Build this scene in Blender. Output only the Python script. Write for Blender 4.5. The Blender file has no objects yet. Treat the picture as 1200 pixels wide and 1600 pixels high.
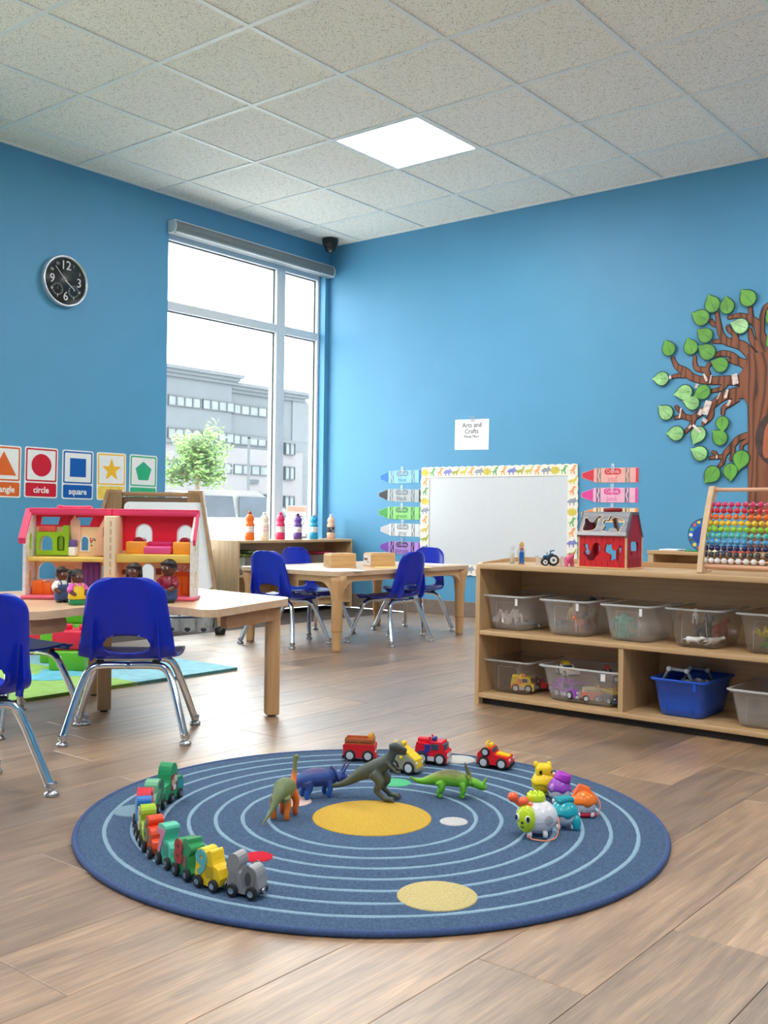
import bpy, bmesh, math, random
from math import sin, cos, pi, radians, atan2, hypot, sqrt
from mathutils import Vector, Matrix
from mathutils.geometry import tessellate_polygon

random.seed(11)
SC = bpy.context.scene
COL = SC.collection

# ------------------------------------------------------------------ camera
# room axes: right wall x=0, window wall y=0, floor z=0 (metres)
FPX, PITCH, ROLL, YAW = 1594.69, 0.0034, 0.0136, 0.6751
CAM = Vector((-5.998, -5.3846, 0.7072))
CEIL = 2.8167
FW = Vector((cos(YAW)*cos(PITCH), sin(YAW)*cos(PITCH), sin(PITCH)))
_r = Vector((sin(YAW), -cos(YAW), 0)); _u = _r.cross(FW)
RT = _r*cos(ROLL) + _u*sin(ROLL); UP = -_r*sin(ROLL) + _u*cos(ROLL)
cam = bpy.data.cameras.new('camera'); cam.sensor_fit = 'AUTO'; cam.sensor_width = 36
cam.lens = FPX/1600*36; cam.clip_start = .05; cam.clip_end = 500
camo = bpy.data.objects.new('camera', cam); COL.objects.link(camo)
camo.matrix_world = Matrix(((RT.x, UP.x, -FW.x, CAM.x), (RT.y, UP.y, -FW.y, CAM.y), (RT.z, UP.z, -FW.z, CAM.z), (0, 0, 0, 1)))
SC.camera = camo
# survey helpers: where a sight line of the photograph meets a plane of the room
def ray(px, py): return FW + RT*((px-600)/FPX) - UP*((py-800)/FPX)
def onZ(px, py, z=0): d = ray(px, py); return CAM + d*((z-CAM.z)/d.z)
def onX(px, py, x=0): d = ray(px, py); return CAM + d*((x-CAM.x)/d.x)
def onY(px, py, y=0): d = ray(px, py); return CAM + d*((y-CAM.y)/d.y)

# ------------------------------------------------------------------ light
SKY_STRENGTH = 5.2
PANEL_STRENGTH = 20.0
w = bpy.data.worlds.new('overcast_sky'); SC.world = w; w.use_nodes = True
bg = w.node_tree.nodes['Background']; bg.inputs[0].default_value = (.98, 1, .99, 1); bg.inputs[1].default_value = SKY_STRENGTH
SC.view_settings.view_transform = 'Standard'; SC.view_settings.look = 'None'
SC.view_settings.gamma = 1; SC.view_settings.use_curve_mapping = False
SC.view_settings.exposure = 0.76
SC.cycles.diffuse_bounces = 8; SC.cycles.max_bounces = 16; SC.cycles.transparent_max_bounces = 32

# ------------------------------------------------------------------ materials
def lin(c):
    def f(v):
        v = v/255.0
        return v/12.92 if v <= .04045 else ((v+.055)/1.055)**2.4
    return (f(c[0]), f(c[1]), f(c[2]), 1)
def scl(c, k): return tuple(max(0, min(255, v*k)) for v in c)
_m = {}
def nodes(name):
    m = bpy.data.materials.new(name); m.use_nodes = True
    nt = m.node_tree; return m, nt, nt.nodes, nt.links, nt.nodes['Principled BSDF']
def mat(name, col=(200, 200, 200), rough=.45, metal=0, var=.05, ns=25, bump=0, bs=200, coat=0, emit=0, spec=.5, stretch=None, c2=None, detail=3):
    if name in _m: return _m[name]
    m, nt, N, L, P = nodes(name)
    tc = N.new('ShaderNodeTexCoord'); nz = N.new('ShaderNodeTexNoise'); nz.inputs['Scale'].default_value = ns; nz.inputs['Detail'].default_value = detail
    src = tc.outputs['Object']
    if stretch:
        mp = N.new('ShaderNodeMapping'); mp.inputs['Scale'].default_value = stretch; L.new(src, mp.inputs[0]); src = mp.outputs[0]
    L.new(src, nz.inputs['Vector'])
    rp = N.new('ShaderNodeValToRGB'); rp.color_ramp.elements[0].position = .3; rp.color_ramp.elements[1].position = .7
    rp.color_ramp.elements[0].color = lin(scl(col, 1-var)); rp.color_ramp.elements[1].color = lin(c2 if c2 else scl(col, 1+var))
    L.new(nz.outputs[0], rp.inputs[0]); L.new(rp.outputs[0], P.inputs['Base Color'])
    P.inputs['Roughness'].default_value = rough; P.inputs['Metallic'].default_value = metal
    P.inputs['Specular IOR Level'].default_value = spec
    P.inputs['Coat Weight'].default_value = coat
    if emit:
        P.inputs['Emission Strength'].default_value = emit; L.new(rp.outputs[0], P.inputs['Emission Color'])
    if bump:
        n2 = N.new('ShaderNodeTexNoise'); n2.inputs['Scale'].default_value = bs; L.new(src, n2.inputs['Vector'])
        b = N.new('ShaderNodeBump'); b.inputs['Strength'].default_value = bump; b.inputs['Distance'].default_value = .002
        L.new(n2.outputs[0], b.inputs['Height']); L.new(b.outputs[0], P.inputs['Normal'])
    _m[name] = m; return m
def wood(name, c1, c2, axis=0, rough=.4, ns=14, sq=.06, bump=.08):
    st = [1, 1, 1]; st[axis] = sq
    return mat(name, c1, rough, var=0, ns=ns*4, c2=c2, stretch=st, bump=bump, bs=90, detail=6)
def plastic(name, col, rough=.3, coat=0, var=.03): return mat(name, col, rough, var=var, ns=8, coat=coat)
def clear(name, tint=(240, 244, 246), haze=.12, gloss=1.0):
    """thin transparent plastic or glass: see-through with a little haze and a Fresnel sheen"""
    if name in _m: return _m[name]
    m, nt, N, L, P = nodes(name)
    N.remove(P); out = N['Material Output']
    t = N.new('ShaderNodeBsdfTransparent'); t.inputs[0].default_value = lin(tint)
    d = N.new('ShaderNodeBsdfDiffuse'); nz = N.new('ShaderNodeTexNoise'); nz.inputs['Scale'].default_value = 12
    rp = N.new('ShaderNodeValToRGB'); rp.color_ramp.elements[0].color = (.86, .87, .88, 1); rp.color_ramp.elements[1].color = (.97, .97, .97, 1)
    L.new(nz.outputs[0], rp.inputs[0]); L.new(rp.outputs[0], d.inputs[0])
    tl = N.new('ShaderNodeBsdfTranslucent'); L.new(rp.outputs[0], tl.inputs[0])
    ad = N.new('ShaderNodeMixShader'); ad.inputs[0].default_value = .4; L.new(d.outputs[0], ad.inputs[1]); L.new(tl.outputs[0], ad.inputs[2])
    m1 = N.new('ShaderNodeMixShader'); m1.inputs[0].default_value = haze; L.new(t.outputs[0], m1.inputs[1]); L.new(ad.outputs[0], m1.inputs[2])
    g = N.new('ShaderNodeBsdfGlossy'); g.inputs['Roughness'].default_value = .12
    fr = N.new('ShaderNodeLayerWeight'); pw = N.new('ShaderNodeMath'); pw.operation = 'POWER'; pw.inputs[1].default_value = 4.5; L.new(fr.outputs['Facing'], pw.inputs[0])
    mu = N.new('ShaderNodeMath'); mu.operation = 'MULTIPLY_ADD'; mu.inputs[1].default_value = .7*gloss; mu.inputs[2].default_value = .04*gloss; L.new(pw.outputs[0], mu.inputs[0])
    m2 = N.new('ShaderNodeMixShader'); L.new(mu.outputs[0], m2.inputs[0]); L.new(m1.outputs[0], m2.inputs[1]); L.new(g.outputs[0], m2.inputs[2])
    L.new(m2.outputs[0], out.inputs[0]); _m[name] = m; return m
def axis_ramp(name, stops, axis=2, lo=0, hi=1, rough=.5, ns=30, wob=.1, lean=0):
    """paint that changes along an object axis (moulded toys with a darker back etc.)"""
    if name in _m: return _m[name]
    m, nt, N, L, P = nodes(name)
    tc = N.new('ShaderNodeTexCoord'); sp = N.new('ShaderNodeSeparateXYZ'); L.new(tc.outputs['Object'], sp.inputs[0])
    mr = N.new('ShaderNodeMapRange'); mr.inputs['From Min'].default_value = lo; mr.inputs['From Max'].default_value = hi; ln = N.new('ShaderNodeMath'); ln.operation = 'MULTIPLY_ADD'; ln.inputs[1].default_value = lean; L.new(sp.outputs[0], ln.inputs[0]); L.new(sp.outputs[axis], ln.inputs[2]); L.new(ln.outputs[0], mr.inputs[0])
    nz = N.new('ShaderNodeTexNoise'); nz.inputs['Scale'].default_value = ns; L.new(tc.outputs['Object'], nz.inputs['Vector'])
    ma = N.new('ShaderNodeMath'); ma.operation = 'MULTIPLY_ADD'; ma.inputs[1].default_value = wob; L.new(nz.outputs[0], ma.inputs[0]); L.new(mr.outputs[0], ma.inputs[2])
    rp = N.new('ShaderNodeValToRGB'); el = rp.color_ramp.elements
    el[0].position = stops[0][0]; el[0].color = lin(stops[0][1]); el[1].position = stops[-1][0]; el[1].color = lin(stops[-1][1])
    for p, c in stops[1:-1]:
        e = el.new(p); e.color = lin(c)
    L.new(ma.outputs[0], rp.inputs[0]); L.new(rp.outputs[0], P.inputs['Base Color']); P.inputs['Roughness'].default_value = rough
    b = N.new('ShaderNodeBump'); b.inputs['Strength'].default_value = .3; b.inputs['Distance'].default_value = .001
    n2 = N.new('ShaderNodeTexNoise'); n2.inputs['Scale'].default_value = 400; L.new(tc.outputs['Object'], n2.inputs['Vector']); L.new(n2.outputs[0], b.inputs['Height']); L.new(b.outputs[0], P.inputs['Normal'])
    _m[name] = m; return m

# ------------------------------------------------------------------ mesh builder
class MB:
    def __init__(s): s.bm = bmesh.new(); s.mi = 0; s.M = Matrix()
    def at(s, loc=(0, 0, 0), rz=0, rx=0, ry=0):
        s.M = Matrix.Translation(loc) @ Matrix.Rotation(rz, 4, 'Z') @ Matrix.Rotation(ry, 4, 'Y') @ Matrix.Rotation(rx, 4, 'X'); return s
    def add(s, vs, fs, smooth=False):
        bv = [s.bm.verts.new(s.M @ Vector(v)) for v in vs]
        for f in fs:
            try:
                q = s.bm.faces.new([bv[i] for i in f]); q.material_index = s.mi; q.smooth = smooth
            except ValueError: pass
        return s
    def box(s, x0, x1, y0, y1, z0, z1, bev=0, seg=2):
        if not bev:
            return s.add([(x0, y0, z0), (x1, y0, z0), (x1, y1, z0), (x0, y1, z0), (x0, y0, z1), (x1, y0, z1), (x1, y1, z1), (x0, y1, z1)],
                         [(3, 2, 1, 0), (4, 5, 6, 7), (0, 1, 5, 4), (1, 2, 6, 5), (2, 3, 7, 6), (3, 0, 4, 7)])
        t = bmesh.new(); bmesh.ops.create_cube(t, size=1)
        for v in t.verts: v.co = Vector(((x0+x1)/2+v.co.x*(x1-x0), (y0+y1)/2+v.co.y*(y1-y0), (z0+z1)/2+v.co.z*(z1-z0)))
        bmesh.ops.bevel(t, geom=list(t.edges), offset=bev, segments=seg, profile=.5, affect='EDGES')
        t.verts.index_update()
        s.add([v.co.copy() for v in t.verts], [[v.index for v in f.verts] for f in t.faces], seg > 1); t.free(); return s
    def rings(s, rs, cap=True, closed=False, smooth=True):
        n = len(rs[0]); vs = [p for r in rs for p in r]; fs = []; m = len(rs)
        for i in range(m if closed else m-1):
            a = i*n; b = ((i+1) % m)*n
            for j in range(n): fs.append((a+j, a+(j+1) % n, b+(j+1) % n, b+j))
        if cap and not closed: fs.append(tuple(range(n-1, -1, -1))); fs.append(tuple(range((m-1)*n, m*n)))
        return s.add(vs, fs, smooth)
    def tube(s, pts, r, n=10, cap=True, closed=False, up=None):
        pts = [Vector(p) for p in pts]; m = len(pts)
        rr = r if isinstance(r, (list, tuple)) else [r]*m
        rs = []; prev = None
        for i, p in enumerate(pts):
            if closed: t = pts[(i+1) % m]-pts[i-1]
            else: t = pts[min(i+1, m-1)]-pts[max(i-1, 0)]
            t.normalize()
            if prev is None:
                a = Vector((0, 0, 1)) if abs(t.z) < .9 else Vector((1, 0, 0)); prev = (a-t*a.dot(t)).normalized()
            else: prev = (prev-t*prev.dot(t)).normalized()
            b = t.cross(prev)
            q = rr[i]; qa, qb = (q if isinstance(q, tuple) else (q, q))
            rs.append([p+prev*(cos(2*pi*k/n)*qa)+b*(sin(2*pi*k/n)*qb) for k in range(n)])
        return s.rings(rs, cap, closed)
    def cyl(s, p0, p1, r0, r1=None, n=16, bev=0):
        p0 = Vector(p0); p1 = Vector(p1); r1 = r0 if r1 is None else r1
        if not bev:
            t = (p1-p0).normalized(); a = Vector((0, 0, 1)) if abs(t.z) < .9 else Vector((1, 0, 0)); a = (a-t*a.dot(t)).normalized(); b = t.cross(a)
            R = lambda p, r: [p+a*(cos(2*pi*k/n)*r)+b*(sin(2*pi*k/n)*r) for k in range(n)]
            A, B = R(p0, r0), R(p1, r1)
            s.add(A+B, [(j, (j+1) % n, n+(j+1) % n, n+j) for j in range(n)], True)
            return s.add(A, [tuple(range(n-1, -1, -1))]).add(B, [tuple(range(n))])
        d = (p1-p0).normalized()*bev
        return s.tube([p0, p0+d*.3, p0+d, p1-d, p1-d*.3, p1], [r0-bev, r0-bev*.3, r0, r1, r1-bev*.3, r1-bev], n)
    def lathe(s, prof, n=20, c=(0, 0, 0), sx=1, sy=1):
        c = Vector(c)
        return s.rings([[c+Vector((r*cos(2*pi*k/n)*sx, r*sin(2*pi*k/n)*sy, z)) for k in range(n)] for r, z in prof])
    def ball(s, c, r, n=14, m=9):
        rx, ry, rz = r if isinstance(r, (tuple, list)) else (r, r, r)
        c = Vector(c); rs = []
        for i in range(m+1):
            a = -pi/2+pi*i/m; q = max(cos(a), .02)
            rs.append([c+Vector((rx*q*cos(2*pi*k/n), ry*q*sin(2*pi*k/n), rz*sin(a))) for k in range(n)])
        return s.rings(rs)
    def plate(s, poly, y0, y1, holes=(), smooth=False):
        """polygon in the XZ plane, with holes, given depth from y0 (front) to y1"""
        loops = [list(poly)]+[list(h) for h in holes]
        flat = [p for l in loops for p in l]
        tri = tessellate_polygon([[Vector((p[0], p[1], 0)) for p in l] for l in loops])
        n = len(flat)
        vs = [(p[0], y0, p[1]) for p in flat]+[(p[0], y1, p[1]) for p in flat]
        s.add(vs, [tuple(t) for t in tri]+[(t[2]+n, t[1]+n, t[0]+n) for t in tri])
        o = 0
        for l in loops:
            k = len(l)
            s.add([(p[0], y0, p[1]) for p in l]+[(p[0], y1, p[1]) for p in l], [(j, (j+1) % k, k+(j+1) % k, k+j) for j in range(k)], smooth)
        return s
    def build(s, name, mats, parent=None, loc=None, rz=0, weld=False):
        if weld: bmesh.ops.remove_doubles(s.bm, verts=s.bm.verts, dist=1e-5)
        bmesh.ops.recalc_face_normals(s.bm, faces=s.bm.faces)
        me = bpy.data.meshes.new(name); s.bm.to_mesh(me); s.bm.free()
        for m in (mats if isinstance(mats, (list, tuple)) else [mats]): me.materials.append(m)
        o = bpy.data.objects.new(name, me); COL.objects.link(o)
        if parent: o.parent = parent
        if loc is not None: o.location = loc
        if rz: o.rotation_euler = (0, 0, rz)
        return o
def tag(o, label, cat, group=None, kind=None):
    if label: o['label'] = label
    if cat: o['category'] = cat
    if group: o['group'] = group
    if kind: o['kind'] = kind
    return o
def thing(name, label, cat, loc=(0, 0, 0), rz=0, group=None):
    o = bpy.data.objects.new(name, None); COL.objects.link(o); o.empty_display_size = .05
    o.location = loc; o.rotation_euler = (0, 0, rz)
    return tag(o, label, cat, group)
def struct(o): o['kind'] = 'structure'; return o
def root(name):
    o = bpy.data.objects.new(name, None); COL.objects.link(o); return struct(o)
def dup(r, loc, rz=0, label=None):
    """copy a thing with its parts and sub-parts"""
    c = r.copy(); COL.objects.link(c); c.location = loc; c.rotation_euler = (0, 0, rz)
    if label: c['label'] = label
    for ch in KIDS(r):
        k = ch.copy(); COL.objects.link(k); k.parent = c
        for g in KIDS(ch):
            q = g.copy(); COL.objects.link(q); q.parent = k
    return c
def KIDS(o): return [c for c in bpy.data.objects if c.parent == o]
def smoothline(pts, k=6):
    """Catmull-Rom through points of any dimension"""
    out = []; n = len(pts)
    for i in range(n-1):
        p0, p1, p2, p3 = pts[max(i-1, 0)], pts[i], pts[i+1], pts[min(i+2, n-1)]
        for j in range(k):
            t = j/k
            out.append(tuple(.5*((2*b)+(-a+c)*t+(2*a-5*b+4*c-d)*t*t+(-a+3*b-3*c+d)*t**3) for a, b, c, d in zip(p0, p1, p2, p3)))
    out.append(tuple(pts[-1])); return out
def smoothloop(pts, k=5):
    out = []; n = len(pts)
    for i in range(n):
        p0, p1, p2, p3 = pts[i-1], pts[i], pts[(i+1) % n], pts[(i+2) % n]
        for j in range(k):
            t = j/k
            out.append(tuple(.5*((2*b)+(-a+c)*t+(2*a-5*b+4*c-d)*t*t+(-a+3*b-3*c+d)*t**3) for a, b, c, d in zip(p0, p1, p2, p3)))
    return out
def rrect(x0, x1, z0, z1, r, k=4):
    o = []
    for cx, cz, a in ((x1-r, z1-r, 0), (x0+r, z1-r, pi/2), (x0+r, z0+r, pi), (x1-r, z0+r, 3*pi/2)):
        for j in range(k+1): o.append((cx+r*cos(a+pi/2*j/k), cz+r*sin(a+pi/2*j/k)))
    return o
def circ(cx, cz, r, n=20, rz=None): return [(cx+r*cos(2*pi*k/n), cz+(rz or r)*sin(2*pi*k/n)) for k in range(n)]
def arch(x0, x1, z0, z1, n=10):
    r = (x1-x0)/2; return [(x0, z0), (x1, z0)]+[((x0+x1)/2+r*cos(pi*k/n), z1-r+r*sin(pi*k/n)) for k in range(n+1)]
def text(name, body, size, m, parent, x, z, y=-.004, depth=.0004, bold=0, align='CENTER', shear=0, sx=1):
    """lettering standing in the local XZ plane, read from -Y"""
    c = bpy.data.curves.new(name, 'FONT'); c.body = body; c.size = size; c.align_x = align; c.align_y = 'CENTER'
    c.extrude = depth; c.offset = bold; c.shear = shear; c.resolution_u = 2; c.materials.append(m)
    o = bpy.data.objects.new(name, c); COL.objects.link(o); o.parent = parent
    o.location = (x, y, z); o.rotation_euler = (pi/2, 0, 0); o.scale = (sx, 1, 1); return o
def soften(o, voxel, sm=4):
    """melt a figure's overlapping volumes into one continuous skin"""
    r = o.modifiers.new('remesh', 'REMESH'); r.mode = 'VOXEL'; r.voxel_size = voxel; r.use_smooth_shade = True
    q = o.modifiers.new('smooth', 'SMOOTH'); q.iterations = sm; q.factor = .5; return o

birch_x = wood('birch_plywood_x', (206, 172, 128), (186, 150, 108), 0)
birch_y = wood('birch_plywood_y', (206, 172, 128), (186, 150, 108), 1)
birch_z = wood('birch_plywood_z', (206, 172, 128), (186, 150, 108), 2)
ply_edge = wood('plywood_edge_bands', (206, 178, 138), (150, 116, 82), 1, ns=20, sq=.03)
maple = wood('maple_table_top', (222, 192, 160), (206, 172, 138), 0, rough=.32)
maple_leg = wood('maple_leg', (214, 172, 124), (196, 150, 102), 2)
chrome = mat('chrome', (225, 228, 232), .09, 1, var=.02)
steel = mat('brushed_steel', (190, 192, 196), .3, 1)
blue_plastic = plastic('cobalt_blue_plastic', (10, 38, 178), .32, var=.04)
white = plastic('white_plastic', (236, 236, 234), .4)
black = plastic('black_plastic', (22, 22, 24), .4)
rubber = plastic('black_rubber', (28, 28, 30), .7)
paper = mat('white_paper', (238, 238, 240), .7, var=.015)
ink = mat('black_ink', (30, 30, 34), .7)
red_paint = plastic('red_toy_paint', (214, 30, 36)); yellow_paint = plastic('yellow_toy_paint', (244, 204, 30))
green_paint = plastic('green_toy_paint', (34, 142, 84)); blue_paint = plastic('blue_toy_paint', (36, 108, 190))
orange_paint = plastic('orange_toy_paint', (244, 112, 30)); teal_paint = plastic('teal_toy_paint', (70, 180, 160))
purple_paint = plastic('purple_toy_paint', (150, 70, 180)); pink_paint = plastic('pink_toy_paint', (232, 110, 150))
lime_paint = plastic('lime_toy_paint', (164, 204, 40)); grey_paint = plastic('grey_toy_paint', (140, 142, 144))
silver = plastic('silver_plastic', (196, 198, 204), .3)
clear_hazy = clear('hazy_clear_plastic', (252, 253, 254), .19)
frosty = clear('frosted_rim_plastic', (244, 246, 248), .62)
clear_pure = clear('clear_plastic', (250, 250, 250), .06)
# ================================================================== SETTING
XW, YW = -9.2, -8.6           # far ends of the room, behind the camera
wall_blue = mat('sky_blue_wall_paint', (86, 155, 196), .55, var=.012, ns=3, bump=.06, bs=260)
# ---- floor: vinyl planks laid along x
def plank_material():
    m, nt, N, L, P = nodes('oak_vinyl_plank')
    tc = N.new('ShaderNodeTexCoord'); oi = N.new('ShaderNodeObjectInfo')
    off = N.new('ShaderNodeVectorMath'); off.operation = 'MULTIPLY_ADD'
    cb = N.new('ShaderNodeCombineXYZ')
    for k in range(3): L.new(oi.outputs['Random'], cb.inputs[k])
    L.new(cb.outputs[0], off.inputs[0]); off.inputs[1].default_value = (37, 19, 11); L.new(tc.outputs['Object'], off.inputs[2])
    def noise(sc, s, det=5, rough=.6):
        mp = N.new('ShaderNodeMapping'); mp.inputs['Scale'].default_value = sc; L.new(off.outputs[0], mp.inputs[0])
        n = N.new('ShaderNodeTexNoise'); n.inputs['Scale'].default_value = s; n.inputs['Detail'].default_value = det; n.inputs['Roughness'].default_value = rough
        L.new(mp.outputs[0], n.inputs['Vector']); return n.outputs[0]
    grain = noise((1, 14, 1), 3.4, 9, .7); blot = noise((1, 3.0, 1), 2.2, 4)
    fine = noise((4, 170, 1), 2.0, 4)
    r0 = N.new('ShaderNodeValToRGB'); e = r0.color_ramp.elements
    e[0].position = 0; e[0].color = lin((136, 112, 92)); e[1].position = 1; e[1].color = lin((210, 176, 140))
    for p, c in ((.25, (190, 159, 128)), (.5, (206, 170, 134)), (.75, (166, 141, 117))):
        q = e.new(p); q.color = lin(c)
    L.new(oi.outputs['Random'], r0.inputs[0])
    r1 = N.new('ShaderNodeValToRGB'); e = r1.color_ramp.elements; e[0].position = .3; e[0].color = (.42, .39, .37, 1); e[1].position = .62; e[1].color = (1.05, 1.03, 1.0, 1)
    L.new(grain, r1.inputs[0])
    r2 = N.new('ShaderNodeValToRGB'); e = r2.color_ramp.elements; e[0].position = .34; e[0].color = (.66, .65, .66, 1); e[1].position = .66; e[1].color = (1.04, 1.02, 1, 1)
    L.new(blot, r2.inputs[0])
    def mul(a, b, f=1):
        x = N.new('ShaderNodeMix'); x.data_type = 'RGBA'; x.blend_type = 'MULTIPLY'; x.inputs[0].default_value = f; L.new(a, x.inputs[6]); L.new(b, x.inputs[7]); return x.outputs[2]
    c = mul(mul(r0.outputs[0], r1.outputs[0], .8), r2.outputs[0], .9)
    cn = noise((.55, 5.5, 1), 1.5, 3, .45)
    cm = N.new('ShaderNodeMath'); cm.operation = 'MULTIPLY'; cm.inputs[1].default_value = 75; L.new(cn, cm.inputs[0])
    cs = N.new('ShaderNodeMath'); cs.operation = 'SINE'; L.new(cm.outputs[0], cs.inputs[0])
    r4 = N.new('ShaderNodeValToRGB'); e = r4.color_ramp.elements; e[0].position = .0; e[0].color = (.74, .71, .69, 1); e[1].position = .55; e[1].color = (1, 1, 1, 1)
    L.new(cs.outputs[0], r4.inputs[0]); c = mul(c, r4.outputs[0], .55)
    r3 = N.new('ShaderNodeValToRGB'); e = r3.color_ramp.elements; e[0].position = .40; e[0].color = (.72, .70, .69, 1); e[1].position = .56; e[1].color = (1, 1, 1, 1)
    L.new(fine, r3.inputs[0]); c = mul(c, r3.outputs[0], .8)
    L.new(c, P.inputs['Base Color'])
    P.inputs['Roughness'].default_value = .33; P.inputs['Specular IOR Level'].default_value = 1.0; P.inputs['Coat Weight'].default_value = .7; P.inputs['Coat Roughness'].default_value = .48; P.inputs['Coat IOR'].default_value = 1.7
    b = N.new('ShaderNodeBump'); b.inputs['Strength'].default_value = .5; b.inputs['Distance'].default_value = .0012; L.new(fine, b.inputs['Height']); L.new(b.outputs[0], P.inputs['Normal'])
    return m
plank_mat = plank_material()
floor = root('floor')
MB().box(XW, 0, YW, 0, -.12, -.006).build('subfloor', mat('dark_subfloor', (70, 58, 50), .9), floor)
PW, PL = .1935, 1.22
pk = MB().box(0, PL-.0012, 0, PW-.0012, -.006, 0, .0009, 1).build('plank', plank_mat, floor)
first = True
row0 = -3.905
known = {-1: -5.115, -4: -4.62, -5: -4.305, -2: -3.39, -3: -3.10, 0: -4.55, -6: -4.9}   # where end joints show in the photograph (row counted from y=-3.905)
k0 = int(math.floor((YW-row0)/PW))
for k in range(k0, 16):
    y = row0+k*PW
    y1 = min(y+PW, 0); y0 = max(y, YW)
    if y1-y0 < .01: continue
    j = known.get(k, None)
    x = (j if j is not None else random.uniform(0, PL)) % PL + XW - PL
    if j is not None: x = j - PL*math.ceil((j-XW)/PL)
    while x < 0:
        a, b = max(x, XW), min(x+PL, 0)
        if b-a > .02:
            if first: o = pk; first = False
            else: o = pk.copy(); COL.objects.link(o)
            o.location = (a, y0, 0); o.scale = ((b-a)/PL, (y1-y0)/PW, 1)
        x += PL
# ---- ceiling: lay-in tiles in a tee grid, recessed panel lights
T = .61; GX, GY = -2.9355, -2.7557
ceiling = root('ceiling')
def tile_material():
    m, nt, N, L, P = nodes('mineral_fibre_tile')
    tc = N.new('ShaderNodeTexCoord'); nz = N.new('ShaderNodeTexNoise'); nz.inputs['Scale'].default_value = 150; nz.inputs['Detail'].default_value = 2; nz.inputs['Roughness'].default_value = .5
    L.new(tc.outputs['Object'], nz.inputs['Vector'])
    rp = N.new('ShaderNodeValToRGB'); e = rp.color_ramp.elements; e[0].position = .34; e[0].color = lin((190, 186, 180)); e[1].position = .42; e[1].color = lin((255, 251, 242))
    L.new(nz.outputs[0], rp.inputs[0]); L.new(rp.outputs[0], P.inputs['Base Color']); P.inputs['Roughness'].default_value = .9
    b = N.new('ShaderNodeBump'); b.inputs['Strength'].default_value = .5; b.inputs['Distance'].default_value = .002; L.new(nz.outputs[0], b.inputs['Height']); L.new(b.outputs[0], P.inputs['Normal'])
    return m
tile_mat = tile_material()
tee_mat = mat('white_tee_grid', (242, 244, 242), .4, var=.01)
MB().box(XW, 0, YW, 0, CEIL+.03, CEIL+.1).build('slab', mat('plenum_slab', (190, 190, 188), .9), ceiling)
tile0 = MB().box(.006, T-.006, .006, T-.006, CEIL+.006, CEIL+.02, .003, 1).build('tile', tile_mat, ceiling)
LIGHTS = {(2, 1)}
for bi in (2, -3, -7):
    for aj in (1, -3, -7): LIGHTS.add((bi, aj))
first = True
for bi in range(-11, 5):
    for aj in range(-10, 5):
        xa, xb = max(GX+bi*T, XW), min(GX+(bi+1)*T, 0); ya, yb = max(GY+aj*T, YW), min(GY+(aj+1)*T, 0)
        if xb-xa < .02 or yb-ya < .02 or (bi, aj) in LIGHTS: continue
        if first: o = tile0; first = False
        else: o = tile0.copy(); COL.objects.link(o)
        o.location = (xa, ya, 0); o.scale = ((xb-xa)/T, (yb-ya)/T, 1)
for bi in range(-10, 5):
    x = GX+bi*T
    if XW < x < 0: MB().box(x-.012, x+.012, YW, 0, CEIL, CEIL+.008).build('tee', tee_mat, ceiling)
for aj in range(-9, 5):
    y = GY+aj*T
    if YW < y < 0: MB().box(XW, 0, y-.012, y+.012, CEIL+.0004, CEIL+.008).build('tee', tee_mat, ceiling)
MB().box(XW, 0, -.02, 0, CEIL-.0015, CEIL+.008).build('wall_angle', tee_mat, ceiling)
MB().box(-.02, 0, YW, 0, CEIL-.0015, CEIL+.008).build('wall_angle', tee_mat, ceiling)
glow = mat('led_panel_glow', (255, 253, 248), .5, var=0, emit=PANEL_STRENGTH)
for i, (bi, aj) in enumerate(sorted(LIGHTS, key=lambda q: q != (2, 1))):
    xa, ya = GX+bi*T, GY+aj*T
    if xa < XW or ya < YW or xa+T > .01 or ya+T > .01: continue
    lab = 'square white LED panel glowing in the tiled ceiling' if (bi, aj) == (2, 1) else 'square LED ceiling panel behind the viewer, out of the picture'
    t = thing('ceiling_light', lab, 'ceiling light', (xa, ya, CEIL), 0, None if (bi, aj) == (2, 1) else 'ceiling panels out of the picture')
    if i == 0:
        MB().plate(rrect(.008, T-.008, .008, T-.008, .004, 1), 0, .012, [rrect(.024, T-.024, .024, T-.024, .004, 1)]).build('frame', tee_mat, t).matrix_local = Matrix(((1, 0, 0, 0), (0, 0, 1, 0), (0, 1, 0, 0), (0, 0, 0, 1)))
        MB().box(.024, T-.024, .024, T-.024, .006, .012).build('diffuser', glow, t)
        L0 = t
    else:
        for ch in KIDS(L0):
            c = ch.copy(); COL.objects.link(c); c.parent = t
# ---- walls
WX0, WX1, WZ0, WZ1 = -1.607, -.046, .40, 2.60
HOLES = [(WX0, WX1), (-6.2, -4.6)]      # the window in view, and an unseen one added to brighten the ceiling
m = MB()
hx = [XW-.2]+[v for h in sorted(HOLES) for v in h]+[.2]
for i in range(0, len(hx), 2): m.box(hx[i], hx[i+1], 0, .16, 0, CEIL+.1)
for a_, b_ in HOLES: m.box(a_, b_, 0, .16, WZ1, CEIL+.1).box(a_, b_, 0, .16, 0, WZ0)
struct(m.build('wall_left', wall_blue))
struct(MB().box(0, .2, YW-.2, 0, 0, CEIL+.1).build('wall_right', wall_blue))
struct(MB().box(XW-.2, XW, YW-.2, 0, 0, CEIL+.1).build('wall_back', wall_blue))
struct(MB().box(XW, 0, YW-.2, YW, 0, CEIL+.1).build('wall_front', wall_blue))
base_mat = mat('taupe_vinyl_base', (126, 112, 102), .5)
struct(MB().box(-.008, 0, YW, 0, 0, .105, .002, 1).build('baseboard_right', base_mat))
struct(MB().box(XW, -.008, -.008, 0, 0, .105, .002, 1).build('baseboard_left', base_mat))
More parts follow.
